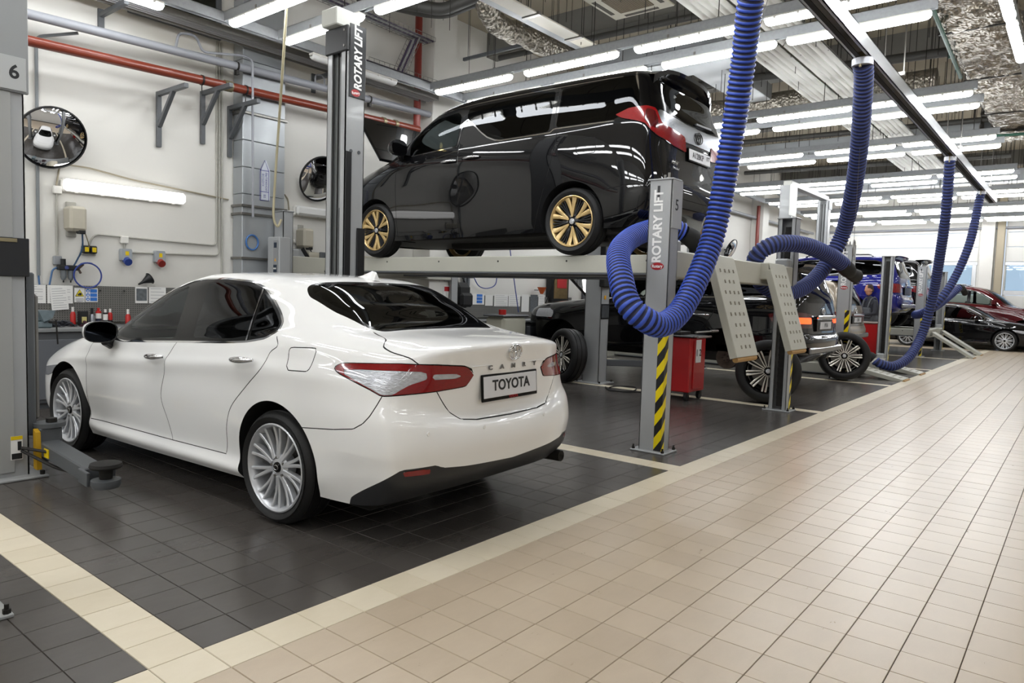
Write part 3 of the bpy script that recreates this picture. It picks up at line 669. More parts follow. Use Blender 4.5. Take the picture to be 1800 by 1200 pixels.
def camry_rings():
    def row(*p): return list(p)
    Rg = []
    # each ring: rear centre, rear .3, rear .56, rear corner, .47, .75, rear axle, 1.45, 2.1, 2.75, 3.25, front axle, 4.22, front corner, .46, .23, front centre
    Rg.append([(.13,0,.30),(.13,.3,.30),(.17,.55,.29),(.30,.80,.25),(.50,.84,.225),(.75,.86,.225),(1.05,.86,.21),(1.45,.86,.20),(2.1,.86,.195),(2.75,.86,.19),(3.25,.86,.19),(3.78,.86,.19),(4.22,.82,.20),(4.52,.67,.2),(4.66,.45,.2),(4.70,.22,.2),(4.71,0,.2)])
    Rg.append([(.03,0,.41),(.035,.3,.41),(.07,.56,.40),(.21,.835,.39),(.47,.88,.38),(.75,.90,.34),(1.05,.90,.33),(1.45,.89,.28),(2.1,.885,.26),(2.75,.885,.26),(3.25,.89,.28),(3.78,.90,.34),(4.22,.87,.36),(4.56,.70,.36),(4.70,.46,.36),(4.74,.23,.36),(4.755,0,.36)])
    Rg.append([(.0,0,.56),(.01,.3,.56),(.05,.58,.56),(.19,.855,.56),(.46,.905,.56),(.75,.915,.55),(1.05,.925,.55),(1.45,.905,.52),(2.1,.895,.52),(2.75,.90,.52),(3.25,.91,.53),(3.78,.925,.54),(4.22,.88,.52),(4.55,.70,.52),(4.7,.46,.52),(4.75,.23,.5),(4.765,0,.5)])
    Rg.append([(.022,0,.655),(.032,.3,.66),(.075,.58,.68),(.205,.85,.70),(.46,.905,.70),(.75,.92,.70),(1.05,.93,.69),(1.45,.915,.68),(2.1,.91,.68),(2.75,.91,.67),(3.25,.915,.66),(3.78,.925,.65),(4.22,.875,.62),(4.54,.70,.60),(4.69,.46,.58),(4.74,.23,.57),(4.755,0,.565)])
    Rg.append([(.088,0,.685),(.094,.3,.69),(.125,.56,.74),(.235,.825,.79),(.465,.885,.81),(.75,.918,.82),(1.05,.928,.82),(1.45,.92,.80),(2.1,.915,.77),(2.75,.915,.75),(3.25,.915,.73),(3.78,.92,.72),(4.21,.865,.68),(4.53,.695,.65),(4.68,.46,.62),(4.73,.23,.6),(4.745,0,.6)])
    Rg.append([(.072,0,.87),(.08,.3,.87),(.125,.57,.885),(.25,.815,.90),(.47,.872,.905),(.75,.91,.915),(1.05,.92,.92),(1.45,.922,.915),(2.1,.92,.872),(2.75,.917,.84),(3.25,.915,.80),(3.78,.91,.77),(4.2,.85,.72),(4.52,.685,.68),(4.67,.46,.645),(4.72,.23,.625),(4.735,0,.62)])
    Rg.append([(.058,0,.99),(.066,.3,.985),(.12,.56,.975),(.26,.775,.96),(.48,.85,.955),(.75,.895,.965),(1.05,.905,.965),(1.45,.912,.945),(2.1,.908,.905),(2.75,.905,.872),(3.25,.905,.835),(3.78,.895,.80),(4.18,.83,.755),(4.5,.67,.705),(4.65,.46,.665),(4.71,.23,.645),(4.725,0,.64)])
    Rg.append([(.030,0,1.085),(.040,.3,1.08),(.100,.555,1.062),(.265,.72,1.036),(.49,.815,1.02),(.75,.868,1.035),(1.05,.885,1.045),(1.45,.885,1.025),(2.1,.882,.985),(2.75,.884,.948),(3.22,.885,.915),(3.72,.85,.88),(4.12,.77,.83),(4.42,.63,.775),(4.57,.44,.735),(4.65,.22,.715),(4.67,0,.71)])
    Rg.append([(.052,0,1.108),(.062,.3,1.103),(.122,.54,1.085),(.285,.695,1.058),(.50,.785,1.06),(.76,.842,1.075),(1.05,.868,1.085),(1.42,.868,1.062),(2.1,.866,1.012),(2.75,.868,.973),(3.18,.868,.945),(3.65,.80,.935),(4.05,.71,.885),(4.34,.59,.825),(4.49,.42,.785),(4.58,.21,.765),(4.6,0,.76)])
    Rg.append([(.18,0,1.125),(.19,.27,1.123),(.24,.47,1.113),(.36,.60,1.105),(.54,.695,1.11),(.78,.765,1.128),(1.06,.81,1.14),(1.40,.835,1.115),(2.1,.845,1.055),(2.73,.85,1.005),(3.12,.845,.975),(3.50,.755,.965),(3.85,.65,.935),(4.12,.53,.89),(4.3,.38,.86),(4.4,.2,.845),(4.42,0,.84)])
    Rg.append([(.60,0,1.148),(.60,.26,1.148),(.61,.44,1.146),(.64,.56,1.145),(.74,.635,1.155),(.90,.69,1.19),(1.13,.735,1.225),(1.43,.77,1.215),(2.1,.785,1.175),(2.68,.785,1.125),(3.08,.765,1.08),(3.33,.715,1.03),(3.47,.62,1.01),(3.56,.48,1.0),(3.61,.33,.995),(3.64,.17,.993),(3.65,0,.992)])
    Rg.append([(.91,0,1.305),(.91,.24,1.303),(.915,.41,1.298),(.93,.535,1.288),(.99,.588,1.28),(1.08,.628,1.30),(1.24,.66,1.32),(1.5,.69,1.325),(2.1,.70,1.31),(2.62,.70,1.272),(2.88,.685,1.235),(3.03,.64,1.21),(3.12,.57,1.20),(3.18,.46,1.20),(3.22,.32,1.20),(3.25,.16,1.20),(3.25,0,1.20)])
    Rg.append([(1.17,0,1.425),(1.17,.22,1.423),(1.17,.39,1.415),(1.18,.50,1.402),(1.215,.545,1.398),(1.28,.575,1.40),(1.4,.595,1.405),(1.6,.612,1.417),(2.1,.622,1.424),(2.44,.612,1.408),(2.58,.60,1.39),(2.67,.565,1.383),(2.73,.50,1.39),(2.77,.41,1.40),(2.8,.29,1.407),(2.81,.15,1.412),(2.81,0,1.413)])
    Rg.append([(1.32,0,1.463),(1.32,.2,1.461),(1.33,.36,1.455),(1.35,.45,1.446),(1.39,.485,1.444),(1.45,.50,1.445),(1.54,.51,1.449),(1.7,.52,1.460),(2.08,.525,1.469),(2.26,.52,1.463),(2.36,.505,1.456),(2.42,.475,1.452),(2.46,.415,1.454),(2.49,.34,1.458),(2.5,.25,1.463),(2.5,.12,1.465),(2.5,0,1.466)])
    Rg.append([(1.72,0,1.488)]*4+[(1.73,0,1.488),(1.75,0,1.488),(1.8,0,1.490),(1.88,0,1.491),(2.05,0,1.491),(2.12,0,1.489),(2.18,0,1.486),(2.22,0,1.484),(2.24,0,1.483),(2.25,0,1.482)]+[(2.26,0,1.481)]*3)
    Rg[-1][1] = (1.722,0,1.488); Rg[-1][2] = (1.724,0,1.488); Rg[-1][3] = (1.726,0,1.488); Rg[-1][-2] = (2.262,0,1.481); Rg[-1][-1] = (2.265,0,1.481)
    mid = [tuple(.7*a+.3*b for a, b in zip(p, q)) for p, q in zip(Rg[1], Rg[2])]
    for k in (7, 8, 9, 10): s_ = Rg[1][k][0]; Rg[1][k] = (s_, .902, .262); mid[k] = (s_, .874, .318)
    Rg.insert(2, mid)
    for k in range(5, 12):
        for ri, dy in ((5, -.004), (6, .007), (7, -.005)): a, b, c_ = Rg[ri][k]; Rg[ri][k] = (a, b+dy, c_)
    for r_ in Rg[:11]:
        for k in range(12, 17): s_, y_, z_ = r_[k]; r_[k] = (s_+(.06 if k == 12 else .11), y_*(1.03 if k == 13 else 1.), z_)
    return Rg

CAMRY_DLO = [(3.27,.99),(3.18,.962),(2.94,.957),(2.23,1.0),(1.66,1.033),(1.42,1.053),(1.24,1.084),(1.165,1.13),(1.18,1.173),(1.26,1.227),(1.396,1.303),(1.549,1.371),(1.727,1.408),(2.045,1.424),(2.285,1.418),(2.45,1.40),(2.63,1.352),(2.79,1.283),(2.94,1.205),(3.12,1.12),(3.24,1.045)]
# ------------------------------------------------------------------ white sedan in the first bay
PEARL = paint('pearl_white_paint', 'EFEFEE', rough=.4)
def bar_path(c, name, pts, r, mat, parent=None, n=8, flat=None):
    mb = MB().tube([c.pt(*p) for p in pts], r, n); return part(name, mb, mat, parent or c.root, local=True, ang=60)
def seat_mb(c, s0, y0, zb=.30, w=.5, hr=True):
    """upright front seat: cushion, back, headrest"""
    mb = MB(); mb.box((-y0-w/2, s0-c.ra-.05, zb), (-y0+w/2, s0-c.ra+.5, zb+.2), .06)
    P = [(-y0, s0-c.ra-.05, zb+.15), (-y0, s0-c.ra-.25, zb+.78)]
    mb.bar(P[0], P[1], w, .14, up=(0, 1, 0), b=.05); mb.bar((-y0, s0-c.ra-.25, zb+.74), (-y0, s0-c.ra-.30, zb+.98), .27, .1, up=(0, 1, 0), b=.04)
    return mb
def interior(c, sf, wheel_y=.36, sd=None, zb=.30, dash=(2.95, 3.6), dz=.9, sr=None):
    for y0 in (.37, -.37): part('front_seat', seat_mb(c, sf, y0, zb), INTR, c.root, local=True)
    if sr is not None: part('rear_seat', seat_mb(c, sr, 0, zb, 1.25), INTR, c.root, local=True)
    d0, d1 = dash
    dm = MB(); poly = [(d0, dz-.28), (d0-.06, dz-.1), (d0, dz), (d0+.25, dz+.05), (d1, dz+.02), (d1, dz-.3)]
    dm.prism([(p[0]-c.ra, p[1]) for p in poly], -.7, .7, Matrix(((0, 0, 1, 0), (1, 0, 0, 0), (0, 1, 0, 0), (0, 0, 0, 1))))
    part('dashboard', dm, INTR, c.root, local=True)
    a = np.linspace(0, 2*pi, 33); wc = np.array([-wheel_y, d0-.2-c.ra, dz-.02]); t1 = np.array([1., 0, 0]); t2 = np.array([0, .42, .91])
    sw = part('steering_wheel', MB().tube(wc+.185*(np.outer(np.cos(a), t1)+np.outer(np.sin(a), t2)), .017, 8, closed=True), BLK, c.root, local=True, ang=60)
    sm = MB(); sm.bar(wc-t1*.18, wc+t1*.18, .03, .05, up=t2); sm.bar(wc, wc-t2*.18, .03, .04); sm.cyl(wc+np.array([0, .02, -.01]), wc+np.array([0, .3, -.12]), .03, 8)
    part('steering_spoke', sm, BLK, sw, local=True)
c = Car('white_sedan', 'glossy white sedan with dark tinted rear windows parked between two lift columns', 'car', camry_rings(), (1.895, 1.08), R(2.7), 1.05, res=.022, smooth=2)
c.wheel_cut(1.088, .345, .383); c.wheel_cut(3.845, .345, .385)
side = lambda A: (A[:, 1] > .45) & (A[:, 4] > .15)
dlo = rpoly(CAMRY_DLO, .02, 3)
win = c.take('side', dlo, side)
chrome = c.take('side', dlo, side, grow=.011); c.both('window_chrome', chrome, CHROME, off=.002)
keep = c.S; c.S = win
f_gl = rpoly([(3.20,.985),(2.94,.975),(2.27,1.015),(2.34,1.20),(2.45,1.372),(2.62,1.33),(2.78,1.262),(2.93,1.185),(3.10,1.10)], .02, 3)
r_gl = rpoly([(2.045,1.035),(1.66,1.052),(1.44,1.07),(1.50,1.25),(1.565,1.352),(1.74,1.385),(2.045,1.402),(2.20,1.395),(2.11,1.22)], .02, 3)
q_gl = rpoly([(1.405,1.072),(1.26,1.10),(1.19,1.138),(1.20,1.17),(1.28,1.22),(1.41,1.293),(1.525,1.345),(1.47,1.25)], .02, 3)
fg = c.take('side', f_gl); rg = c.take('side', r_gl); qg = c.take('side', q_gl)
c.both('front_window', fg, CLEAR); c.both('rear_window', rg, TINT); c.both('quarter_window', qg, TINT)
cd_ = c.band('side', [(1.56, 1.375), (1.42, 1.06)], .014, closed=False); c.both('window_divider', cd_, CHROME, off=.003)
c.both('window_pillar', c.S, GLOSSB); c.S = keep
rgl = rpoly([(1.185,-.2),(1.185,.2),(1.195,.40),(1.225,.52),(1.215,.575),(1.145,.61),(.925,.59),(.70,.545),(.62,.50),(.625,.3),(.635,-.2)], .03, 4)
g = lambda A: (A[:, 2] > 1.1) & (A[:, 0] < 1.5)
bl = c.take('top', rgl, g, grow=.012); keep = c.S; c.S = bl; inn = c.take('top', rgl, g, grow=-.02); c.obj('rear_windscreen', inn, TINT); c.obj('rear_windscreen_border', c.S, GLOSSB); c.S = keep
wsl = rpoly([(3.60,-.2),(3.60,.2),(3.54,.44),(3.42,.60),(3.28,.665),(2.98,.585),(2.74,.505),(2.80,.3),(2.825,-.2)], .03, 4)
c.obj('windscreen', c.take('top', wsl, lambda A: (A[:, 2] > 1.0) & (A[:, 0] > 2.5)), CLEAR)
# rear lamps
rear = lambda A: A[:, 0] < 1.3
tl = rpoly([(1.214,.962),(1.165,.985),(.834,1.0),(.60,.995),(.411,.982),(.323,.948),(.383,.872),(.597,.856),(.788,.847),(.89,.84),(.947,.866),(1.174,.938)], .015, 3)
lampS = c.take('wrap', tl, rear)
rim_ = c.band('wrap', tl, .012, rear); c.both('tail_lamp_seal', rim_, GLOSSB)
keep = c.S; c.S = lampS
l1 = c.take('wrap', rpoly([(1.185,.951),(1.03,.962),(.838,.966),(.655,.962),(.645,.922),(.742,.895),(.795,.866),(.825,.846),(.885,.842),(.945,.868)], .012, 3))
l2 = c.take('wrap', rpoly([(.622,.951),(.429,.950),(.417,.930),(.465,.917),(.613,.917)], .01, 3))
lt = c.both('tail_lamp', c.S, REDL, off=.004)
for k_, (sd, lo_) in enumerate(zip((1, -1), lt)):
    c.obj('reversing_lens', l1, CLRL, sd, lo_, off=.002); c.obj('lamp_bar', l2, CLRL, sd, lo_, off=.002)
c.S = c.S if False else keep
# lower black valance, reflectors
rf = c.take('wrap', rpoly([(.787,.452),(.655,.460),(.655,.428),(.781,.426)], .008, 3), rear); c.both('rear_reflector', rf, REDL, off=.003)
vl = c.take('wrap', rpoly([(-.2,.1),(-.2,.418),(.0,.416),(.437,.438),(.600,.452),(.606,.472),(.792,.463),(1.069,.268),(1.12,.1)], .012, 3), rear); c.obj('rear_valance', vl, VALANCE)
# panel gaps
GW = .0055
lidln = np.array([(-.1,.671),(0,.671),(.30,.676),(.427,.691),(.50,.735),(.538,.781),(.583,.855),(.65,.93),(.714,.997),(.787,1.031),(.893,1.056),(.955,1.078),(.965,1.10),(.93,1.125),(.865,1.142)])
c.gap('wrap', lidln, GW, lambda A: (A[:, 0] < .66))
bl_ = np.array([(1.45,.609),(1.418,.611),(1.174,.634),(1.04,.655),(.985,.69),(.95,.73),(.883,.838)])
c.gap('wrap', bl_, GW, rear)
fd = crv([(2.212,.99),(2.276,.891),(2.291,.813),(2.363,.61),(2.31,.46),(2.262,.322)], 6)
c.gap('side', fd, GW, side)
rdl = crv([(1.141,1.10),(1.092,1.048),(1.152,1.001),(1.191,.91),(1.339,.795),(1.511,.647),(1.578,.519),(1.597,.41),(1.62,.328)], 6)
c.gap('side', rdl, GW, side)
fdf = crv([(3.40,.965),(3.47,.855),(3.459,.636),(3.463,.43),(3.45,.318)], 6); c.gap('side', fdf, GW, side)
c.gap('side', [(3.45,.316),(2.26,.320),(1.62,.327)], GW, side)
fl = rpoly([(.985,1.045),(.762,1.055),(.775,.925),(.965,.918)], .03, 5); c.gap('side', np.vstack([fl, fl[:1]]), GW, side)
c.gap('top', [(3.62,.66),(3.9,.735),(4.2,.66),(4.4,.5),(4.5,.3),(4.52,-.1)], GW, lambda A: (A[:, 2] > .7) & (A[:, 0] > 3.3) & (A[:, 5] > .2))
# panels
c.both('fuel_flap', c.take('side', fl, side), PEARL)
c.both('front_door', c.take('side', np.vstack([fd, [(3.45, .317)], fdf[::-1], [(3.3, 1.0)], [(2.25, 1.02)]]), side), PEARL)
c.both('rear_door', c.take('side', np.vstack([rdl, [(2.258, .321)], fd[::-1], [(2.2, 1.02)], [(1.3, 1.10)]]), side), PEARL)
c.obj('trunk_lid', c.take('wrap', np.vstack([lidln, [(.80, 1.2), (-.1, 1.2)]]), lambda A: A[:, 0] < .66), PEARL)
c.obj('rear_bumper', c.take('wrap', np.vstack([[(-.1, .1)], lidln[:7], bl_[::-1], [(1.45, .1)]]), rear), PEARL)
hl = c.take('wrap', rpoly([(4.55,.70),(4.85,.66),(5.15,.62),(5.12,.56),(4.85,.58),(4.6,.64)], .02, 3), lambda A: A[:, 0] > 4.0); c.both('headlamp', hl, CLRL, off=.003)
c.both('interior_lining', c.S, INTR, off=-.02)
c.finish(PEARL)
# chrome handles
for s_, y_, z_, sl in ((2.40, .912, .876, -.06), (1.37, .917, .937, -.06)):
    for sg in (1, -1):
        pts = [(s_+t, sg*(y_+.012+.034*math.sin(pi*min(1, max(0, (t+.12)/.24)))**.5), z_+sl*t+.008) for t in np.linspace(-.115, .115, 9)]
        h = bar_path(c, 'door_handle', pts, [.010, .015, .019, .021, .021, .020, .018, .015, .011], CHROME)
# rear plate, badges
pl = MB().box((-.275, -.012, -.078), (.275, .0, .078), .004); pb = MB().box((-.262, -.016, -.058), (.262, -.011, .066), .002)
tiltv = Matrix.Rotation(R(-4), 4, 'X'); o_ = Matrix.Translation(Vector(c.pt(.070, 0, .846)))@tiltv
pf = part('plate_frame', pl, GLOSSB, c.root, local=True); pf.matrix_local = o_
pq = part('number_plate', pb, pm('plate_white', 'D5D6DA', .45), pf, local=True)
text_part('plate_text', 'TOYOTA', .085, INK, pf, (0, -.0175, .008), (1, 0, 0), (0, 0, 1), .001, world=False, bold=.0022, sx=1.05)
text_part('plate_text_small', 'TOYOTA', .022, REDI, pf, (.02, -.0135, -.067), (1, 0, 0), (0, 0, 1), .001, world=False, bold=.0004)
emblem(c, c.root, c.pt(.033, 0, 1.045), (1, 0, 0), (0, -.12, 1), .125, .088)
for ch, yy in zip('CAMRY', (.205, .095, -.015, -.125, -.235)):
    text_part('badge_letter', ch, .036, pm('badge_chrome', '8A8C90', .12, metal=1.), c.root, c.pt(.057, yy, .962), (1, 0, 0), (0, 0, 1), .006, world=False, bold=.0012, sx=1.4)
part('chrome_strip', MB().tube([c.pt(.064, y_, .977) for y_ in np.linspace(.36, -.36, 9)], .004, 6), PEARL, c.root, local=True)
# antenna fin
fn = MB(); prof = [(1.22, 1.445, .028), (1.30, 1.446, .034), (1.40, 1.449, .026), (1.47, 1.453, .004)]; V = []; 
for s_, z_, w_ in prof: V.append([c.pt(s_, -w_, z_), c.pt(s_, w_, z_)])
tops = [(1.235, 1.505), (1.27, 1.512), (1.36, 1.482), (1.46, 1.458)]; G_ = []
for (a, b_), (ts, tz) in zip(V, tops): t_ = c.pt(ts, 0, tz); G_.append([a, .5*(a+t_)+np.array([-.004, 0, .008]), t_, .5*(b_+t_)+np.array([.004, 0, .008]), b_])
fn.grid(G_); fn.add([*G_[0]], [(0, 1, 2, 3, 4)]); part('antenna_fin', fn, PEARL, c.root, local=True, ang=50)
# tail pipes
for sg in (-1,):
    tpm = MB().lathe([(.036, 0), (.038, .02), (.038, .16), (.033, .16), (.033, .0)], 20, Matrix.Translation(Vector(c.pt(.10, sg*.66, .300)))@Matrix.Rotation(-pi/2, 4, 'X')); part('tail_pipe', tpm, DSTEEL, c.root, local=True)
# parking sensor dots
for yy, ss, zz in ((.679, .088, .644), (.30, .015, .64), (-.30, .015, .64)):
    part('parking_sensor', MB().lathe([(0, .004), (.010, .004), (.012, 0)], 14, Matrix.Translation(Vector(c.pt(ss, yy, zz)))@Matrix.Rotation(pi/2, 4, 'X')), PEARL, c.root, local=True)
# mirrors
for sg in (1, -1):
    n1, n2 = 12, 20; P = []
    for i in range(n1):
        t = i/(n1-1); ss = 2.985+.175*t; k_ = (1-t**2.2)**.5 if t < 1 else .02; k_ = max(k_, .02); row_ = []
        for a in np.linspace(0, 2*pi, n2+1):
            ca, sa = math.cos(a), math.sin(a); rx = .118*np.sign(ca)*abs(ca)**.75; rz = .078*np.sign(sa)*abs(sa)**.75
            row_.append(c.pt(ss, sg*(1.015+rx*k_-.02*t), 1.02+rz*k_))
        P.append(row_)
    mb = MB().grid(P); mh = part('door_mirror', mb, PEARL, c.root, local=True, ang=60)
    bz = MB().grid([P[0], [np.array(p)*.0+(np.array(p)-np.array(c.pt(2.985, sg*1.015, 1.02)))*.93+np.array(c.pt(2.978, sg*1.015, 1.02)) for p in P[0]]]); part('mirror_bezel', bz, BLK, mh, local=True)
    gq = [(np.array(p)-np.array(c.pt(2.985, sg*1.015, 1.02)))*.92+np.array(c.pt(2.99, sg*1.015, 1.02)) for p in P[0][:-1]]; part('mirror_glass', MB().add(gq, [tuple(range(len(gq)))]), pm('mirror_glass', '15171A', .04, metal=1.), mh, local=True)  # dark reflection put into the colour of the mirror glass
    part('mirror_foot', MB().bar(c.pt(3.06, sg*.96, .97), c.pt(3.14, sg*.865, .925), .05, .10, b=.012), BLK, mh, local=True)
interior(c, 2.35, .36, dash=(2.92, 3.5), dz=.90, sr=1.45)
c.box('underbody', (.45, -.74, .17), (4.4, .74, .30), LINER)
c.box('parcel_shelf', (.62, -.6, 1.05), (1.3, .6, 1.08), INTR)
c.box('cabin_floor', (1.2, -.78, .30), (3.5, .78, .34), INTR)
for s_, z_ in ((1.088, .333), (3.845, .333)):
    for sg in (1, -1): put_wheel(c.root, 'sedan', .333, .225, .262, c.pt(s_, sg*.800, z_), 0 if sg < 0 else pi, spin=.2)
camry = c.root
def van_rings():
    return [
    [(.25,0,.33),(.25,.35,.33),(.27,.68,.32),(.36,.87,.30),(.5,.92,.28),(.75,.93,.27),(1.07,.93,.25),(1.55,.93,.25),(2.7,.93,.23),(3.3,.93,.22),(3.85,.93,.21),(4.28,.93,.22),(4.75,.9,.22),(5.05,.75,.22),(5.17,.5,.22),(5.21,.25,.22),(5.22,0,.22)],
    [(.10,0,.45),(.105,.35,.45),(.13,.72,.45),(.24,.915,.44),(.45,.96,.42),(.75,.965,.40),(1.07,.965,.40),(1.55,.95,.36),(2.7,.945,.34),(3.3,.945,.34),(3.85,.95,.36),(4.28,.965,.4),(4.75,.93,.42),(5.08,.77,.42),(5.22,.5,.42),(5.26,.25,.42),(5.27,0,.42)],
    [(.06,0,.68),(.065,.35,.68),(.095,.75,.68),(.22,.935,.67),(.45,.973,.66),(.75,.98,.65),(1.07,.982,.65),(1.55,.965,.62),(2.7,.96,.62),(3.3,.96,.62),(3.85,.965,.63),(4.28,.98,.65),(4.74,.94,.66),(5.07,.78,.68),(5.22,.5,.7),(5.265,.25,.7),(5.28,0,.7)],
    [(.085,0,.86),(.09,.35,.86),(.115,.74,.88),(.225,.925,.90),(.45,.97,.9),(.75,.982,.9),(1.07,.985,.9),(1.55,.978,.88),(2.7,.972,.88),(3.3,.972,.88),(3.85,.975,.88),(4.28,.98,.88),(4.72,.935,.9),(5.04,.78,.92),(5.18,.5,.95),(5.22,.25,.96),(5.23,0,.96)],
    [(.11,0,1.08),(.115,.35,1.08),(.14,.73,1.08),(.24,.91,1.1),(.45,.962,1.1),(.75,.978,1.1),(1.07,.982,1.1),(1.55,.983,1.1),(2.7,.982,1.12),(3.3,.98,1.12),(3.85,.974,1.1),(4.28,.96,1.05),(4.68,.91,1.02),(4.98,.75,1.04),(5.1,.48,1.05),(5.14,.24,1.06),(5.15,0,1.06)],
    [(.12,0,1.27),(.125,.35,1.27),(.15,.71,1.27),(.25,.885,1.28),(.45,.945,1.29),(.75,.965,1.29),(1.07,.97,1.29),(1.55,.968,1.28),(2.7,.965,1.27),(3.3,.96,1.25),(3.85,.95,1.22),(4.2,.91,1.19),(4.5,.83,1.17),(4.75,.68,1.15),(4.88,.46,1.15),(4.93,.23,1.15),(4.94,0,1.15)],
    [(.135,0,1.40),(.14,.34,1.40),(.165,.68,1.40),(.265,.855,1.40),(.455,.925,1.38),(.75,.948,1.37),(1.07,.952,1.36),(1.55,.950,1.355),(2.7,.947,1.345),(3.3,.94,1.33),(3.75,.925,1.31),(4.0,.87,1.29),(4.2,.78,1.28),(4.36,.62,1.27),(4.45,.42,1.27),(4.49,.21,1.27),(4.5,0,1.27)],
    [(.22,0,1.62),(.225,.33,1.62),(.245,.64,1.62),(.32,.79,1.62),(.47,.865,1.62),(.75,.885,1.62),(1.07,.888,1.62),(1.55,.888,1.62),(2.7,.885,1.62),(3.2,.875,1.6),(3.52,.855,1.57),(3.72,.80,1.54),(3.86,.71,1.53),(3.96,.56,1.53),(4.02,.38,1.53),(4.05,.19,1.53),(4.06,0,1.53)],
    [(.31,0,1.86),(.315,.32,1.86),(.33,.6,1.855),(.39,.73,1.84),(.5,.79,1.84),(.75,.81,1.845),(1.07,.815,1.85),(1.55,.82,1.855),(2.5,.815,1.86),(2.95,.80,1.845),(3.18,.775,1.825),(3.32,.725,1.80),(3.42,.63,1.80),(3.48,.5,1.81),(3.52,.34,1.815),(3.54,.17,1.82),(3.54,0,1.82)],
    [(.40,0,1.925),(.4,.3,1.925),(.42,.54,1.92),(.47,.65,1.91),(.56,.695,1.91),(.78,.71,1.913),(1.07,.715,1.918),(1.55,.72,1.922),(2.4,.715,1.928),(2.75,.70,1.918),(2.95,.67,1.905),(3.06,.62,1.895),(3.14,.54,1.895),(3.19,.43,1.90),(3.22,.29,1.905),(3.24,.15,1.907),(3.24,0,1.907)],
    [(1.0,0,1.95),(1.002,0,1.95),(1.004,0,1.95),(1.01,0,1.95),(1.03,0,1.95),(1.1,0,1.951),(1.25,0,1.953),(1.6,0,1.956),(2.1,0,1.958),(2.3,0,1.957),(2.38,0,1.956),(2.42,0,1.955),(2.45,0,1.955),(2.46,0,1.955),(2.47,0,1.954),(2.475,0,1.954),(2.48,0,1.954)]]
# ------------------------------------------------------------------ black minivan on the raised four-post lift
BLACKP = paint('black_pearl_paint', '08080A', rough=.3)
SATIN = pm('satin_silver', '8E9093', .25, metal=.9)
c = Car('black_minivan', 'black minivan with gold spoked wheels raised on the four-post lift', 'car', van_rings(), (5.98, 1.80), 0., 1.07, res=.03, smooth=2, z0=1.815)
c.wheel_cut(1.09, .37, .41); c.wheel_cut(4.285, .37, .405)
side = lambda A: (A[:, 1] > .5) & (A[:, 4] > .15); rear = lambda A: A[:, 0] < 1.4
lp = rpoly([(1.336,1.415),(1.189,1.469),(.978,1.487),(.879,1.465),(.845,1.39),(.80,1.312),(.327,1.252),(.302,1.096),(.57,1.12),(.84,1.18),(.922,1.228),(.996,1.306),(1.096,1.334),(1.25,1.37)], .012, 3)
lampS = c.take('wrap', lp, rear); keep = c.S; c.S = lampS
lb = c.take('wrap', rpoly([(.985,1.46),(.895,1.44),(.86,1.36),(.84,1.25),(.93,1.27),(1.0,1.34)], .01, 3)); lt = c.both('tail_lamp', c.S, REDL, off=.012)
for sd, lo_ in zip((1, -1), lt): c.obj('lamp_lens', lb, REDD, sd, lo_, off=.013)
c.S = keep
garn = c.take('wrap', rpoly([(-.2,1.205),(.3,1.205),(.36,1.235),(.62,1.288),(.80,1.32),(.86,1.42),(.84,1.462),(.65,1.425),(.3,1.392),(-.2,1.388)], .01, 3), lambda A: A[:, 0] < .6); c.obj('rear_garnish', garn, SATIN, off=.006)
rgl = rpoly([(-.2,1.40),(.3,1.408),(.52,1.45),(.62,1.56),(.66,1.70),(.60,1.845),(-.2,1.855)], .03, 4)
c.obj('rear_windscreen', c.take('rear', rgl, lambda A: A[:, 0] < .55), TINT)
dp = c.take('side', rpoly([(.36,1.49),(.26,1.49),(.15,1.40),(.15,1.9),(.445,1.86)], .01, 2), lambda A: A[:, 0] < .5); c.both('rear_pillar_cover', dp, GLOSSB)
fw = rpoly([(3.64,1.285),(2.815,1.338),(2.81,1.70),(2.88,1.76),(3.28,1.722),(3.5,1.65),(3.70,1.56)], .03, 3)
sw = rpoly([(2.715,1.665),(2.578,1.571),(2.45,1.475),(2.325,1.393),(2.2,1.348),(2.106,1.333),(1.425,1.34),(1.42,1.80),(2.561,1.79),(2.705,1.775)], .03, 3)
qw = rpoly([(1.335,1.375),(.62,1.368),(.40,1.47),(.345,1.52),(.475,1.83),(1.335,1.803)], .02, 3)
c.both('front_window', c.take('side', fw, side), CLEAR); c.both('sliding_door_window', c.take('side', sw, side), TINT); c.both('quarter_window', c.take('side', qw, side), TINT)
low = [(3.75,1.268),(2.79,1.322),(2.765,1.60),(2.70,1.645),(2.57,1.558),(2.45,1.462),(2.325,1.381),(2.2,1.333),(2.106,1.318),(1.40,1.325),(1.36,1.36),(.60,1.355)]
c.both('window_chrome', c.band('side', low, .013, side, closed=False), CHROME, off=.003)
c.both('pillar_chrome', c.band('side', [(.47, 1.86), (.40, 1.68), (.30, 1.50)], .016, side, closed=False), CHROME, off=.004)
c.both('roof_lamp_glint', c.band('side', [(3.3,1.775),(2.9,1.815),(2.4,1.83),(1.5,1.835),(.6,1.83)], .010, side, closed=False), CHROME, off=.002)  # bright roof edge strip stands in for the reflection of the lamps
c.obj('windscreen', c.take('top', rpoly([(4.43,-.2),(4.43,.2),(4.36,.5),(4.15,.74),(3.98,.82),(3.68,.77),(3.40,.66),(3.5,.3),(3.52,-.2)], .03, 4), lambda A: (A[:, 2] > 1.25) & (A[:, 0] > 3.2)), CLEAR)
GW = .007
sd1 = [(2.79,1.70),(2.76,1.33),(2.755,1.0),(2.75,.5),(2.748,.27)]; c.gap('side', sd1, GW, side)
sd2 = crv([(1.375,1.85),(1.36,1.4),(1.305,1.31),(1.366,1.007),(1.50,.60),(1.60,.27)], 6); c.gap('side', sd2, GW, side)
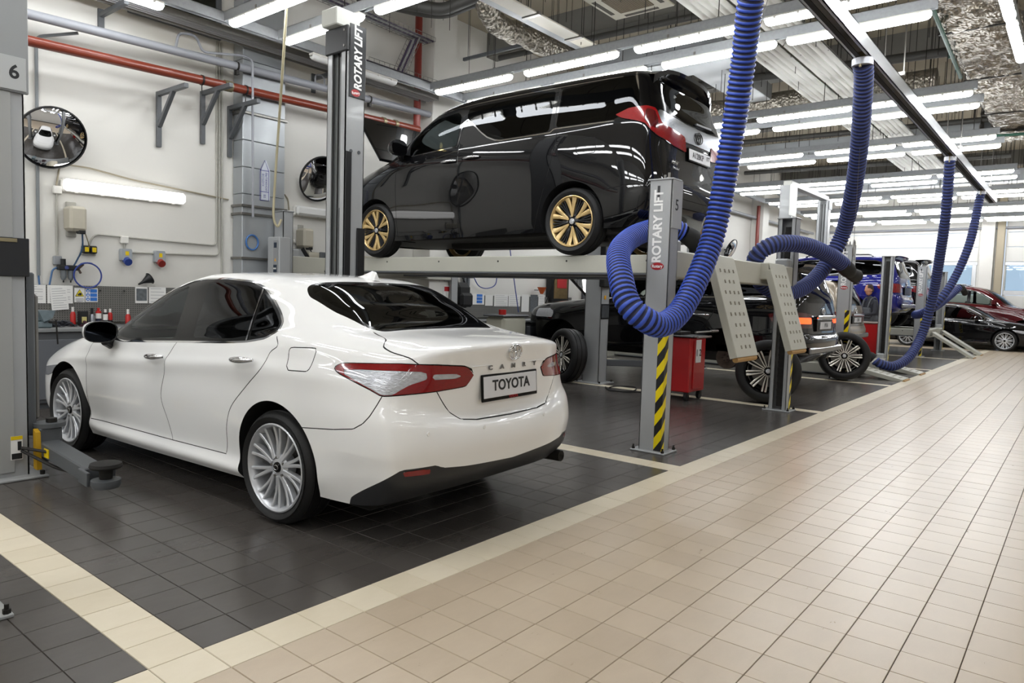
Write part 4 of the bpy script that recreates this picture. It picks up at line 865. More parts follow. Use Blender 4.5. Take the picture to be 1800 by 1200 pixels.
sd0 = [(3.85,1.27),(3.87,1.0),(3.86,.5),(3.84,.25)]; c.gap('side', sd0, GW, side)
bmp = crv([(1.42,.66),(1.2,.69),(1.06,.70),(.95,.66),(.80,.64),(.70,.62),(.4,.60),(0,.595)], 5); c.gap('wrap', bmp, GW, rear)
tg = crv([(.80,1.19),(.835,1.05),(.81,.95),(.773,.754),(.70,.63)], 5); c.gap('wrap', tg, GW, rear)
fl = rpoly([(1.05,1.215),(.80,1.215),(.795,1.05),(1.03,1.05)], .04, 5); c.gap('side', np.vstack([fl, fl[:1]]), GW, side)
c.both('fuel_flap', c.take('side', fl, side), BLACKP)
c.both('front_door', c.take('side', [(2.752,.26),(2.76,1.0),(2.79,1.70),(2.88,1.80),(3.3,1.76),(3.85,1.27),(3.87,1.0),(3.86,.5),(3.84,.25)], side), BLACKP)
c.both('sliding_door', c.take('side', np.vstack([sd2[::-1], [(2.7, 1.84), (2.78, 1.70), (2.76, 1.0), (2.748, .27)]]), side), BLACKP)
c.obj('rear_bumper', c.take('wrap', np.vstack([bmp, [(-.1, .595), (-.1, .2), (1.42, .2)]]), rear), BLACKP)
c.obj('tailgate', c.take('wrap', np.vstack([tg[::-1], [(.6, 1.3), (.6, 1.9), (-.1, 1.9), (-.1, .60), (.5, .605)]]), lambda A: A[:, 0] < .5), BLACKP)
c.both('interior_lining', c.S, INTR, off=-.02)
c.finish(BLACKP)
# roof spoiler
G_ = []
for t in np.linspace(-1, 1, 17):
    y_ = .70*t; dr = .10*abs(t)**5; b_ = .20+.10*abs(t)**2.5
    top0, top1 = c.pt(.56, y_*.97, 1.922-.5*dr), c.pt(b_, y_, 1.935-dr); bot1, bot0 = c.pt(b_+.012, y_, 1.905-dr*1.6), c.pt(.38, y_*.98, 1.845-dr)
    G_.append([top0, .5*(top0+top1)+np.array([0, 0, .012]), top1, bot1, bot0])
part('roof_spoiler', MB().grid(G_), BLACKP, c.root, local=True, ang=40)
part('rear_wiper', MB().bar(c.pt(.13, .05, 1.44), c.pt(.16, -.40, 1.47), .018, .02), BLK, c.root, local=True)
for s_, y_, z_ in ((2.90, .982, 1.135), (2.53, .984, 1.15)):
    for sg in (1, -1):
        pts = [(s_+t, sg*(y_+.004+.032*math.sin(pi*(t+.13)/.26)**.5), z_+.01) for t in np.linspace(-.128, .128, 9)]
        bar_path(c, 'door_handle', pts, [.010, .014, .017, .018, .018, .018, .017, .014, .011], CHROME)
pw = pm('plate_white', 'D5D6DA', .45)
pf = part('plate_frame', MB().box((-.275, -.014, -.07), (.275, 0, .07), .004), GLOSSB, c.root, local=True); pf.matrix_local = Matrix.Translation(Vector(c.pt(.105, 0, 1.088)))@Matrix.Rotation(R(-4), 4, 'X')
part('number_plate', MB().box((-.262, -.018, -.056), (.262, -.013, .058), .002), pw, pf, local=True)
text_part('plate_text', 'A128KP', .088, INK, pf, (-.05, -.0195, 0), (1, 0, 0), (0, 0, 1), .001, world=False, bold=.001, sx=.95); text_part('plate_region', '177', .06, INK, pf, (.2, -.0195, .012), (1, 0, 0), (0, 0, 1), .001, world=False, bold=.0008)
emblem(c, c.root, c.pt(.108, 0, 1.295), (1, 0, 0), (0, .08, 1), .17, .12, DSTEEL)
text_part('badge', 'ALPHARD', .06, CHROME, c.root, c.pt(.103, .52, .952), (1, .12, 0), (0, -.1, 1), .004, world=False, bold=.001)
text_part('badge', 'Executive Lounge', .042, CHROME, c.root, c.pt(.093, .50, .895), (1, .12, 0), (0, -.1, 1), .003, world=False, shear=.3)
for sg in (1, -1):
    n1, n2 = 8, 16; P = []
    for i in range(n1):
        t = i/(n1-1); k_ = max(.02, (1-t**2.2)**.5); P.append([c.pt(3.66+.17*t, sg*(1.10+.13*k_*np.sign(math.cos(a))*abs(math.cos(a))**.75), 1.37+.10*k_*np.sign(math.sin(a))*abs(math.sin(a))**.75) for a in np.linspace(0, 2*pi, n2+1)])
    mh = part('door_mirror', MB().grid(P).add(P[0][:-1], [tuple(range(n2))]), BLACKP, c.root, local=True, ang=50); part('mirror_foot', MB().bar(c.pt(3.74, sg*1.03, 1.32), c.pt(3.8, sg*.93, 1.28), .06, .1, b=.01), BLK, mh, local=True)
c.both('rear_reflector', Surf(np.zeros((0, 7)), np.zeros((0, 3), int)), REDL)
for sg in (1, -1): part('rear_reflector', MB().box(c.pt(.085, sg*.72-.06, .47), c.pt(.10, sg*.72+.06, .50), .004), REDL, c.root, local=True)
interior(c, 3.0, .4, dash=(3.45, 4.1), dz=1.22, zb=.55)
part('second_row_seat', seat_mb(c, 2.0, .42, .55).add(np.vstack(seat_mb(c, 2.0, -.42, .55).v), seat_mb(c, 2.0, -.42, .55).f), INTG, c.root, local=True)
c.box('underbody', (.45, -.78, .22), (4.9, .78, .36), DSTEEL)
for q, (lo, hi) in enumerate((((.75, -.7, .16), (.95, .7, .26)), ((1.0, -.75, .26), (1.18, .75, .40)), ((1.7, -.2, .15), (3.6, .2, .25)), ((4.2, -.75, .24), (4.36, .75, .38)))): c.box('chassis_member', lo, hi, DSTEEL, .03)
# open bonnet held up at the front
part('raised_bonnet', MB().bar(c.pt(4.42, 0, 1.33), c.pt(4.95, 0, 2.0), 1.55, .05, up=(0, 1, 0), b=.02), BLACKP, c.root, local=True)
for s_ in (1.09, 4.285):
    for sg in (1, -1): put_wheel(c.root, 'van', .36, .235, .275, c.pt(s_, sg*.845, .36), 0 if sg < 0 else pi, spin=.35)
def suv_rings(kx=1., ky=1., kz=1.):
    g = [
    [(.22,0,.42),(.22,.35,.42),(.24,.66,.42),(.33,.85,.42),(.5,.9,.42),(.8,.91,.42),(1.2,.91,.42),(1.7,.9,.42),(2.4,.9,.42),(3.0,.9,.42),(3.5,.9,.42),(4.05,.91,.42),(4.5,.88,.42),(4.74,.76,.42),(4.84,.5,.42),(4.87,.25,.42),(4.88,0,.42)],
    [(.08,0,.55),(.085,.35,.55),(.11,.7,.55),(.22,.9,.55),(.45,.96,.55),(.8,.97,.55),(1.2,.97,.55),(1.7,.94,.53),(2.4,.93,.53),(3.0,.93,.53),(3.5,.94,.53),(4.05,.97,.55),(4.52,.93,.55),(4.78,.79,.55),(4.9,.5,.55),(4.94,.25,.55),(4.95,0,.55)],
    [(.06,0,.74),(.065,.35,.74),(.09,.7,.75),(.2,.91,.76),(.45,.97,.78),(.8,.985,.78),(1.2,.99,.78),(1.7,.96,.75),(2.4,.95,.75),(3.0,.95,.75),(3.5,.96,.76),(4.05,.985,.78),(4.52,.94,.78),(4.78,.8,.78),(4.9,.5,.78),(4.94,.25,.78),(4.95,0,.78)],
    [(.13,0,.84),(.135,.35,.84),(.15,.7,.86),(.24,.9,.92),(.45,.96,.95),(.8,.975,.95),(1.2,.98,.95),(1.7,.965,.93),(2.4,.96,.93),(3,.96,.93),(3.5,.965,.94),(4.05,.975,.95),(4.5,.93,.95),(4.76,.79,.95),(4.88,.5,.96),(4.915,.25,.97),(4.92,0,.97)],
    [(.15,0,1.12),(.155,.35,1.12),(.17,.7,1.12),(.25,.89,1.14),(.45,.945,1.17),(.8,.96,1.18),(1.2,.965,1.18),(1.7,.96,1.17),(2.4,.955,1.15),(3,.95,1.14),(3.5,.95,1.13),(4.05,.93,1.13),(4.45,.87,1.11),(4.66,.74,1.09),(4.78,.48,1.1),(4.82,.24,1.1),(4.83,0,1.1)],
    [(.17,0,1.26),(.175,.35,1.26),(.19,.69,1.26),(.27,.87,1.27),(.46,.925,1.28),(.8,.94,1.28),(1.2,.94,1.27),(1.7,.935,1.26),(2.4,.93,1.24),(3,.925,1.22),(3.45,.92,1.2),(3.9,.86,1.2),(4.2,.78,1.18),(4.4,.65,1.17),(4.5,.45,1.17),(4.54,.22,1.17),(4.55,0,1.17)],
    [(.19,0,1.38),(.195,.34,1.38),(.21,.66,1.38),(.29,.83,1.38),(.47,.89,1.38),(.8,.90,1.38),(1.2,.90,1.37),(1.7,.90,1.36),(2.4,.895,1.35),(2.95,.885,1.33),(3.3,.865,1.3),(3.5,.80,1.27),(3.62,.70,1.26),(3.7,.56,1.26),(3.74,.38,1.26),(3.76,.19,1.26),(3.77,0,1.26)],
    [(.27,0,1.6),(.275,.33,1.6),(.29,.63,1.6),(.36,.77,1.6),(.5,.82,1.6),(.8,.83,1.6),(1.2,.83,1.6),(1.7,.83,1.6),(2.35,.825,1.59),(2.75,.815,1.57),(3.0,.79,1.54),(3.15,.73,1.52),(3.24,.64,1.515),(3.3,.52,1.515),(3.33,.35,1.515),(3.35,.18,1.515),(3.35,0,1.515)],
    [(.35,0,1.80),(.355,.31,1.80),(.37,.58,1.795),(.43,.69,1.78),(.54,.735,1.785),(.8,.745,1.79),(1.2,.75,1.8),(1.7,.75,1.8),(2.2,.745,1.8),(2.5,.73,1.785),(2.68,.70,1.765),(2.78,.65,1.75),(2.84,.57,1.75),(2.88,.46,1.755),(2.9,.31,1.76),(2.92,.16,1.76),(2.92,0,1.76)],
    [(.45,0,1.865),(.45,.29,1.865),(.465,.52,1.86),(.51,.6,1.85),(.6,.635,1.85),(.82,.645,1.855),(1.2,.65,1.86),(1.7,.65,1.862),(2.1,.645,1.86),(2.3,.63,1.85),(2.43,.6,1.84),(2.5,.55,1.832),(2.55,.48,1.832),(2.58,.38,1.835),(2.6,.26,1.838),(2.61,.13,1.84),(2.61,0,1.84)],
    [(1.0,0,1.885),(1.002,0,1.885),(1.004,0,1.885),(1.01,0,1.885),(1.03,0,1.885),(1.08,0,1.886),(1.2,0,1.888),(1.5,0,1.89),(1.8,0,1.89),(1.9,0,1.889),(1.95,0,1.888),(1.97,0,1.888),(1.98,0,1.888),(1.985,0,1.888),(1.99,0,1.888),(1.993,0,1.888),(1.996,0,1.888)]]
    return [[(a*kx, b*ky, d*kz) for a, b, d in r] for r in g]
# ------------------------------------------------------------------ lifts
def stripe_mat():
    m = bpy.data.materials.new('hazard_stripes'); m.use_nodes = True; nt = m.node_tree; b = nt.nodes['Principled BSDF']; L = nt.links.new
    g = nt.nodes.new('ShaderNodeNewGeometry'); sx = nt.nodes.new('ShaderNodeSeparateXYZ'); L(g.outputs['Position'], sx.inputs[0])
    a = nt.nodes.new('ShaderNodeMath'); a.operation = 'SUBTRACT'; L(sx.outputs['X'], a.inputs[0]); L(sx.outputs['Y'], a.inputs[1])
    k = nt.nodes.new('ShaderNodeMath'); k.operation = 'MULTIPLY_ADD'; k.inputs[1].default_value = -1.35; L(a.outputs[0], k.inputs[0]); L(sx.outputs['Z'], k.inputs[2])
    d = nt.nodes.new('ShaderNodeMath'); d.operation = 'DIVIDE'; d.inputs[1].default_value = .21; L(k.outputs[0], d.inputs[0])
    f = nt.nodes.new('ShaderNodeMath'); f.operation = 'FRACT'; L(d.outputs[0], f.inputs[0])
    c_ = nt.nodes.new('ShaderNodeMath'); c_.operation = 'GREATER_THAN'; c_.inputs[1].default_value = .5; L(f.outputs[0], c_.inputs[0])
    mx = nt.nodes.new('ShaderNodeMix'); mx.data_type = 'RGBA'; L(c_.outputs[0], mx.inputs[0]); mx.inputs[6].default_value = (.012, .012, .013, 1); mx.inputs[7].default_value = (*srgb('E8D000'), 1); L(mx.outputs[2], b.inputs['Base Color']); b.inputs['Roughness'].default_value = .4
    return m
STRIPE = stripe_mat(); LETW = pm('letter_white', 'E9E9E7', .5); LOGOR = pm('logo_red', 'A3151B', .4)
RUN = pm('runway_grey_green', 'B2B1A6', .45, var=.06, scale=3)
def oval(mb_or, o, xd, yd, rx, ry, t=.002, n=24):
    a = np.linspace(0, 2*pi, n, endpoint=False); x = np.array(xd, float); y = np.array(yd, float); nrm = np.cross(x, y); o = np.array(o, float)
    V = o+np.outer(rx*np.cos(a), x)+np.outer(ry*np.sin(a), y); V2 = V+nrm*t
    return mb_or.add(np.vstack([V, V2]), [tuple(range(n)), tuple(range(n, 2*n))]+[(i, (i+1) % n, n+(i+1) % n, n+i) for i in range(n)])
def lift_post(root, x0, x1, y0, y1, h, open_dir, text=None, number=None, stripe=True, detail=True, zb=0.):
    """C-section post, open towards +x (open_dir=1) or -x (-1)"""
    t = .012; mb = MB()
    xo, xi = (x0, x1) if open_dir > 0 else (x1, x0)
    mb.box((min(xo, xo+open_dir*t), y0, zb), (max(xo, xo+open_dir*t), y1, h), .003)                       # web
    mb.box((x0, y0, zb), (x1, y0+t, h), .003); mb.box((x0, y1-t, zb), (x1, y1, h), .003)                  # flanges
    mb.box((min(xi, xi-open_dir*t), y0, zb), (max(xi, xi-open_dir*t), y0+.05, h), .003).box((min(xi, xi-open_dir*t), y1-.05, zb), (max(xi, xi-open_dir*t), y1, h), .003)
    p = part('post', mb, GREYP, root)
    part('post_cap', MB().box((x0-.012, y0-.012, h-.002), (x1+.012, y1+.012, h+.012), .004), GREYP, p)
    cx, cy = (x0+x1)/2, (y0+y1)/2
    bpl = part('base_plate', MB().box((x0-.05, y0-.06, .001), (x1+.05, y1+.06, .016), .003), GREYP, p)
    if detail:
        for bx in (x0-.03, x1+.03):
            for by in (y0-.035, y1+.035):
                part('anchor_bolt', MB().cyl((bx, by, .016), (bx, by, .034), .016, 6).cyl((bx, by, .034), (bx, by, .055), .009, 8), DSTEEL, p)
        lm = MB().box((cx-.02, cy-.035, .05), (cx-.012, cy+.035, h-.1))
        for z in np.arange(.15, h-.12, .09): lm.box((cx-.028, cy-.035, z), (cx-.02, cy+.035, z+.035))
        part('latch_ladder', lm, DSTEEL, p); part('safety_strip', MB().box((cx-.014, y0+.016, .05), (cx-.009, y0+.05, h-.2)), pm('dull_yellow', '8A7416', .6), p)
    if stripe:
        xs = x0 if open_dir > 0 else x1
        a = MB().box((x0-.002, y0, .02), (x0, y0+.07, 1.26)) if open_dir > 0 else MB().box((x1, y0, .02), (x1+.002, y0+.07, 1.26))
        part('hazard_sticker', a, STRIPE, p)
        b2 = MB().box((x0, y0-.002, .02), (x0+.06, y0, 1.26)) if open_dir > 0 else MB().box((x1-.06, y0-.002, .02), (x1, y0, 1.26))
        part('hazard_sticker', b2, STRIPE, p)
    if text:
        text_part('lettering', 'ROTARY LIFT', .118, LETW, p, (x0-.002, cy+.01, 2.015), (0, 0, 1), (0, 1, 0), .002, bold=.004, sx=.90)
        lg = part('maker_logo', oval(MB(), (x0-.001, cy, 1.665), (0, -1, 0), (0, 0, 1), .063, .033), LOGOR, p)
        text_part('logo_lettering', 'Rotary', .038, LETW, lg, (x0-.004, cy, 1.665), (0, -1, 0), (0, .1, 1), .001, bold=.001)
        part('cable_slot', MB().box((x0-.0015, cy+.005, h-.2), (x0+.004, cy+.03, h-.05)), BLK, p)
        part('cable_end', MB().cyl((cx-.01, cy-.04, h+.01), (cx-.01, cy-.04, h+.07), .011, 8).cyl((cx-.01, cy-.04, h+.01), (cx-.01, cy-.04, h+.03), .02, 6), STEEL, p)
        part('cable_end', MB().cyl((cx+.03, cy+.02, h+.01), (cx+.03, cy+.02, h+.06), .011, 8).cyl((cx+.03, cy+.02, h+.01), (cx+.03, cy+.02, h+.03), .02, 6), STEEL, p)
    if number:
        npl = part('number_plate', MB().box((x0+.005, y0-.008, h-.42), (x1+.035, y0-.001, h+.002), .002), pm('plate_grey', 'A9ABAB', .5), p)
        text_part('bay_number', number, .135, INK, npl, (cx+.01, y0-.009, h-.22), (1, 0, 0), (0, 0, 1), .001, bold=.001)
    return p
def ramp(root, x0, x1, ytop, ztop, ybot, zbot, studs=True):
    P0 = np.array([(x0+x1)/2, ytop, ztop]); P1 = np.array([(x0+x1)/2, ybot, zbot]); d = P1-P0; L = np.linalg.norm(d); d /= L; xd = np.array([1., 0, 0]); nrm = np.cross(xd, d)   # outward face normal
    if nrm[1] > 0 or (abs(nrm[1]) < .5 and nrm[2] < 0): nrm = -nrm
    w = x1-x0; Mx = mat_from(xd, d, np.cross(xd, d), P0)
    sg = 1 if np.dot(np.cross(xd, d), nrm) > 0 else -1
    mb = MB().box((-w/2, 0, -.008 if sg > 0 else -.002), (w/2, L, .002 if sg > 0 else .008), .002, Mx)
    for s_ in (-1, 1): mb.box((s_*w/2-.006, .06, -.07*(sg > 0)), (s_*w/2+.006, L, .07*(sg < 0)), .002, Mx)
    r_ = part('ramp', mb, RUN, root)
    part('ramp_roller', MB().cyl(P1+d*.015-xd*w*.47-nrm*.03, P1+d*.015+xd*w*.47-nrm*.03, .028, 10), pm('roller_tan', 'A5804A', .6, var=.15), r_)
    if studs:
        sm = MB(); k = 0
        for q, v in enumerate(np.arange(.14, L-.06, .108)):
            for u in (np.array([-.3, -.1, .1, .3]) if q % 2 == 0 else np.array([-.2, 0, .2])):
                o = P0+d*v+xd*u*w+nrm*.002
                for e in (-.009, .009): sm.box((-.004, -.018, -.001), (.004, .018, .005), .003, mat_from(xd, d, nrm, o+xd*e))
        part('grip_studs', sm, pm('worn_stud', '8F897C', .6, var=.3), r_, kind='stuff')
    return r_
def four_post(name, label, xL, xR, yN, yF, h, zr, text=True, number=None, detail=True, up=True, runs=None, group=None, far=True, rampgeo=None):
    root = thing(name, label, 'lift', ((xL+xR)/2, (yN+yF)/2, 0), 0, group)
    lift_post(root, xL, xL+.16, yN, yN+.22, h, 1, text, number, True, detail)
    lift_post(root, xR-.17, xR, yN, yN+.22, h, -1, None, None, True, detail)
    if far:
        lift_post(root, xL, xL+.16, yF-.22, yF, h, 1, None, None, False, False); lift_post(root, xR-.17, xR, yF-.22, yF, h, -1, None, None, False, False)
    for y0, y1 in ((yN+.01, yN+.21), (yF-.21, yF-.01)):
        cb = part('crossbeam', MB().box((xL+.04, y0, zr-.245), (xR-.05, y1, zr-.002), .012), RUN, root)
        part('carriage_head', MB().box((xL+.05, y0+.02, zr-.26), (xL+.3, y1-.02, zr+.10), .02), GREYP, cb); part('carriage_head', MB().box((xR-.3, y0+.02, zr-.26), (xR-.06, y1-.02, zr+.10), .02), GREYP, cb)
    for a, b in runs:
        rw = part('runway', MB().box((a, yN-.08, zr-.19), (b, yF+.02, zr), .01), RUN, root)
        part('runway_lip', MB().box((a-.012, yN+.02, zr-.205), (b+.012, yF-.05, zr-.185), .004), GREYD, rw)
        part('wheel_stop', MB().bar((a+.04, yF-.03, zr+.02), (b-.04, yF-.03, zr+.02), .05, .14, b=.008), GREYD, rw)
        for yy in np.linspace(yN+.6, yF-.6, 6): part('runway_hole', MB().cyl((a-.001, yy, zr-.06), (a+.004, yy, zr-.06), .012, 8), BLK, rw)
        if rampgeo: ramp(root, a, b, *rampgeo, studs=detail)
    return root
lift5 = four_post('four_post_lift', 'raised grey four-post lift with bay number 5 carrying the black minivan', 4.39, 7.94, .33, 6.42, 2.42, 1.815, number='5', runs=((5.1, 5.63), (6.66, 7.2)), rampgeo=(.245, 1.80, -.05, .855))
# power unit on the far left post of that lift
pu = part('power_unit', MB().box((4.20, 6.0, 1.02), (4.38, 6.28, 2.05), .012), GREYP, lift5)
part('control_panel', MB().box((4.185, 6.02, 1.05), (4.202, 6.12, 2.0), .004), pm('panel_grey', '8D8F90', .5), pu)
part('motor_cover', MB().box((4.26, 5.95, 1.1), (4.42, 6.0, 1.5), .008), BLK, pu)
for z_ in (1.28, 1.42, 1.56): part('pictogram', MB().box((4.182, 6.03, z_), (4.186, 6.11, z_+.11)), pm('label_navy', '1E2B3C', .5), pu)
for z_ in (1.30, 1.44, 1.58):
    for yy in (6.055, 6.09): part('pictogram_mark', MB().cyl((4.179, yy, z_+.04), (4.183, yy, z_+.04), .013, 10), PAPER, pu)
part('pictogram', MB().box((4.182, 6.035, 1.9), (4.186, 6.1, 1.97)), pm('label_navy', '1E2B3C', .5), pu); part('warning_sticker', MB().prism([(0, 0), (.04, 0), (.02, .04)], 0, .002, mat_from((0, -1, 0), (0, 0, 1), (-1, 0, 0), (4.185, 6.09, 1.72))), pm('sticker_orange', 'E0A010', .5), pu)
# ---- two-post columns
def lift_column(label, x, y, h, inward, sign=False, number=None, detail=True, ctrl=False, arm=True, group=None, zc=.25):
    """grey steel column of a two-post lift; inward = +1 opens to +x, -1 to -x"""
    root = thing('lift_column', label, 'lift', (x, y, 0), 0, group); w, d = .24, .30; x0, x1, y0, y1 = x-w/2, x+w/2, y-d/2, y+d/2; t = .014
    xo, xi = (x0, x1) if inward > 0 else (x1, x0); f = inward
    mb = MB().box((min(xo, xo+f*t), y0, 0), (max(xo, xo+f*t), y1, h), .003).box((x0, y0, 0), (x1, y0+t, h), .003).box((x0, y1-t, 0), (x1, y1, h), .003)
    mb.box((min(xi, xi-f*t), y0, 0), (max(xi, xi-f*t), y0+.075, h), .003).box((min(xi, xi-f*t), y1-.075, 0), (max(xi, xi-f*t), y1, h), .003)
    col = part('column', mb, GREYP, root)
    part('base_plate', MB().box((x0-.09, y0-.10, .001), (x1+.09, y1+.10, .018), .004), GREYP, col)
    for bx, by in ((x0-.06, y0-.06), (x1+.06, y0-.06), (x0-.06, y1+.06), (x1+.06, y1+.06)): part('anchor_bolt', MB().cyl((bx, by, .018), (bx, by, .045), .016, 6), DSTEEL, col)
    part('column_interior', MB().box((x-.06, y0+.03, .05), (x+.05, y1-.03, h-.1)), pm('column_inner_grey', '7E8080', .5), col)
    part('dark_strip', MB().box((x0+.05 if f < 0 else x1-.06, y-.05, .05), (x0+.06 if f < 0 else x1-.05, y+.0, 2.2)), BLK, col)
    for yy in (y-.04, y+.03): part('cable', MB().cyl((x-.07*-f, yy, .1), (x-.07*-f, yy, h-.1), .006, 6), DSTEEL, col)
    car = part('carriage', MB().box((xi-f*.12, y0+.04, zc), (xi+f*.06, y1-.04, zc+1.15), .01), GREYD, root)
    part('carriage_pad', MB().box((xi+f*.06, y-.06, zc+.1), (xi+f*.10, y+.06, zc+1.0), .02), pm('pad_grey', '6E6B66', .7), car)
    if arm: pass
    return root, col, car
colL, cl_, cr_ = lift_column('grey lift column numbered 6 at the left picture edge', .27, 3.31, 3.95, 1, zc=.28)
part('black_cover', MB().box((.15, 3.135, 1.40), (.402, 3.165, 1.66), .004), pm('rubber_cover', '15161A', .6), cl_); part('cover_clip', MB().box((.15, 3.13, 1.63), (.33, 3.137, 1.655), .002), pm('tarnished_brass', '8E8468', .4, metal=.6), cl_)
part('head_cover', MB().box((.12, 3.13, 2.63), (.412, 3.16, 3.95), .004), pm('cover_grey', '8B8D8E', .45), cl_); np6 = part('number_plate', MB().box((.12, 3.122, 2.64), (.395, 3.131, 2.86), .002), pm('plate_grey', 'A9ABAB', .5), cl_)
text_part('bay_number', '6', .125, INK, np6, (.325, 3.1215, 2.755), (1, 0, 0), (0, 0, 1), .001, bold=.003)
part('face_panel', MB().box((.15, 3.145, .05), (.30, 3.158, 1.40), .003).box((.15, 3.145, 1.66), (.31, 3.158, 2.63), .003), pm('plate_grey2', '9A9B99', .5), cl_)
ws_ = part('warning_sticker', MB().box((.275, 3.142, .135), (.345, 3.146, .30)), PAPER, cl_)
part('sticker_header', MB().box((.275, 3.140, .275), (.345, 3.143, .30)), YEL, ws_); part('sticker_figure', MB().box((.315, 3.140, .20), (.338, 3.143, .262)).box((.279, 3.140, .14), (.341, 3.143, .18)), INK, ws_)
# low swing arm of the left column, reaching towards the camera
def swing_arm(car, p0, p1, w0=.13, w1=.11, h=.10):
    a = part('swing_arm', MB().bar(p0, p1, w0, h, b=.008), GREYD, car); p0, p1 = np.array(p0), np.array(p1); d = (p1-p0)/np.linalg.norm(p1-p0); sd = np.cross(d, (0, 0, 1))
    part('arm_end_fork', MB().bar(p1-d*.05+sd*.075, p1+d*.09+sd*.075, .022, h*.9, b=.004).bar(p1-d*.05-sd*.075, p1+d*.09-sd*.075, .022, h*.9, b=.004), GREYD, a)
    pc = p1+d*.16; part('pad_holder', MB().lathe([(0, -.04), (.075, -.04), (.085, -.02), (.085, .01), (.05, .015), (0, .015)], 20, Matrix.Translation(Vector(pc))), GREYD, a)
    part('pad_screw', MB().cyl(pc, pc+np.array([0, 0, .085]), .036, 16, .042), DSTEEL, a); part('rubber_pad', MB().lathe([(0, 0), (.088, 0), (.095, .012), (.09, .03), (.05, .034), (0, .034)], 22, Matrix.Translation(Vector(pc+np.array([0, 0, .083])))), pm('worn_rubber', '1B1917', .8, var=.3), a)
    return a
ar = swing_arm(cr_, (.50, 3.12, .20), (.50, 2.32, .15)); part('arm_pivot', MB().box((.43, 3.10, .10), (.58, 3.22, .34), .01).lathe([(0, 0), (.10, 0), (.10, .03), (0, .03)], 20, Matrix.Translation((.52, 3.17, .34))), GREYD, ar); part('pivot_pin', MB().cyl((.53, 3.16, .30), (.53, 3.16, .40), .035, 14), DSTEEL, ar)
part('arm_wedge', MB().prism([(0, 0), (.07, 0), (.05, .26), (.0, .28)], -.015, .015, mat_from((0, -1, 0), (0, 0, 1), (-1, 0, 0), (.42, 3.13, .06))), pm('dull_warning_yellow', 'B98F0C', .55), ar)
part('arm_sticker', MB().box((.428, 2.92, .16), (.434, 3.0, .22)), YEL, ar); part('foot_guard', MB().tube(bend([(.33, 3.11, .20), (.46, 2.86, .10), (.49, 2.50, .12)], .08), .011, 8).tube([(.33, 3.11, .22), (.44, 2.95, .20), (.52, 2.8, .19)], .011, 8), DSTEEL, ar)
colR, cl2, cr2 = lift_column('tall grey lift column with black ROTARY LIFT sign right of the white sedan', 3.31, 3.46, 3.95, -1, zc=.3)
sg_ = part('sign_board', MB().box((3.225, 3.296, 3.29), (3.425, 3.306, 4.0), .003), pm('sign_black', '101216', .35), cl2)
text_part('sign_lettering', 'ROTARY LIFT', .128, LETW, sg_, (3.33, 3.294, 3.675), (0, 0, 1), (-1, 0, 0), .002, bold=.0045, shear=.18, sx=.80)
lg = part('maker_logo', oval(MB(), (3.30, 3.295, 3.335), (1, 0, 0), (0, 0, 1), .055, .035), LOGOR, sg_); text_part('logo_lettering', 'Rotary', .036, LETW, lg, (3.30, 3.292, 3.335), (1, 0, .15), (0, 0, 1), .001, bold=.0008)
part('head_bracket', MB().box((3.17, 3.28, 3.72), (3.21, 3.63, 3.97), .01), BLK, cl2); part('pulley_head', MB().box((3.10, 3.36, 3.97), (3.40, 3.60, 4.14), .01), GREYL, cl2)
for z_ in (3.77, 3.92): part('bracket_bolt', MB().cyl((3.165, 3.32, z_), (3.175, 3.32, z_), .012, 8), STEEL, cl2)
part('black_cover', MB().box((3.19, 3.29, 1.18), (3.262, 3.305, 2.75), .003).box((3.345, 3.285, 1.18), (3.44, 3.305, 2.0), .003), BLK, cl2)
for z_, xx in ((2.82, 3.26), (2.82, 3.36)): part('hole_plug', MB().cyl((xx, 3.300, 2.76), (xx, 3.306, 2.76), .018, 12), GREYD, cl2)
sa2 = swing_arm(cr2, (3.10, 3.26, .20), (2.95, 2.75, .16)); part('rubber_hose', MB().tube([(3.20, 3.30, 1.42), (3.45, 3.05, 1.40), (3.6, 2.9, 1.38)], .035, 10), BLK, cl2)
# other two-post lifts
cB, k1, k2 = lift_column('grey lift column with black control box in front of the black off-roader', 8.32, 3.52, 3.9, 1, zc=.5)
part('control_box', MB().box((8.16, 3.30, 1.52), (8.44, 3.40, 2.25), .012), BLK, k1); part('yellow_label', MB().box((8.2, 3.295, 1.86), (8.26, 3.3, 1.95)), YEL, k1); part('vent_grille', MB().box((8.2, 3.36, 1.02), (8.43, 3.372, 1.26), .004), BLK, k1)
for q in range(6): part('vent_slat', MB().box((8.22+.035*q, 3.355, 1.04), (8.24+.035*q, 3.362, 1.24)), GREYD, k1)
part('orange_label', MB().box((8.28, 3.362, 1.33), (8.33, 3.367, 1.39)), pm('sticker_orange', 'E0A010', .5), k1); part('blue_strip', MB().box((8.46, 3.36, 1.45), (8.475, 3.40, 2.3)), BLUEI, k1)
swing_arm(k2, (8.5, 3.45, .32), (9.05, 3.0, .30)); swing_arm(k2, (8.5, 3.6, .32), (9.1, 4.2, .30))
cB2, k1, k2 = lift_column('grey lift column on the far side of the black off-roader', 11.9, 3.52, 3.9, -1, zc=.5)
cC, k1, k2 = lift_column('light grey tall lift column left of the blue raised car', 16.55, 3.35, 4.2, 1, zc=1.0); part('head_panel', MB().box((16.2, 3.18, 3.45), (16.75, 3.19, 4.2), .004), GREYL, k1)
cD, k1, k2 = lift_column('grey tall lift column right of the blue raised car', 19.65, 3.35, 4.2, -1, zc=1.0); part('head_panel', MB().box((19.5, 3.18, 3.95), (19.8, 3.19, 4.2), .004), GREYD, k1)
part('overhead_beam', MB().box((16.5, 3.25, 4.2), (19.7, 3.45, 4.32), .01), GREYL, cC)
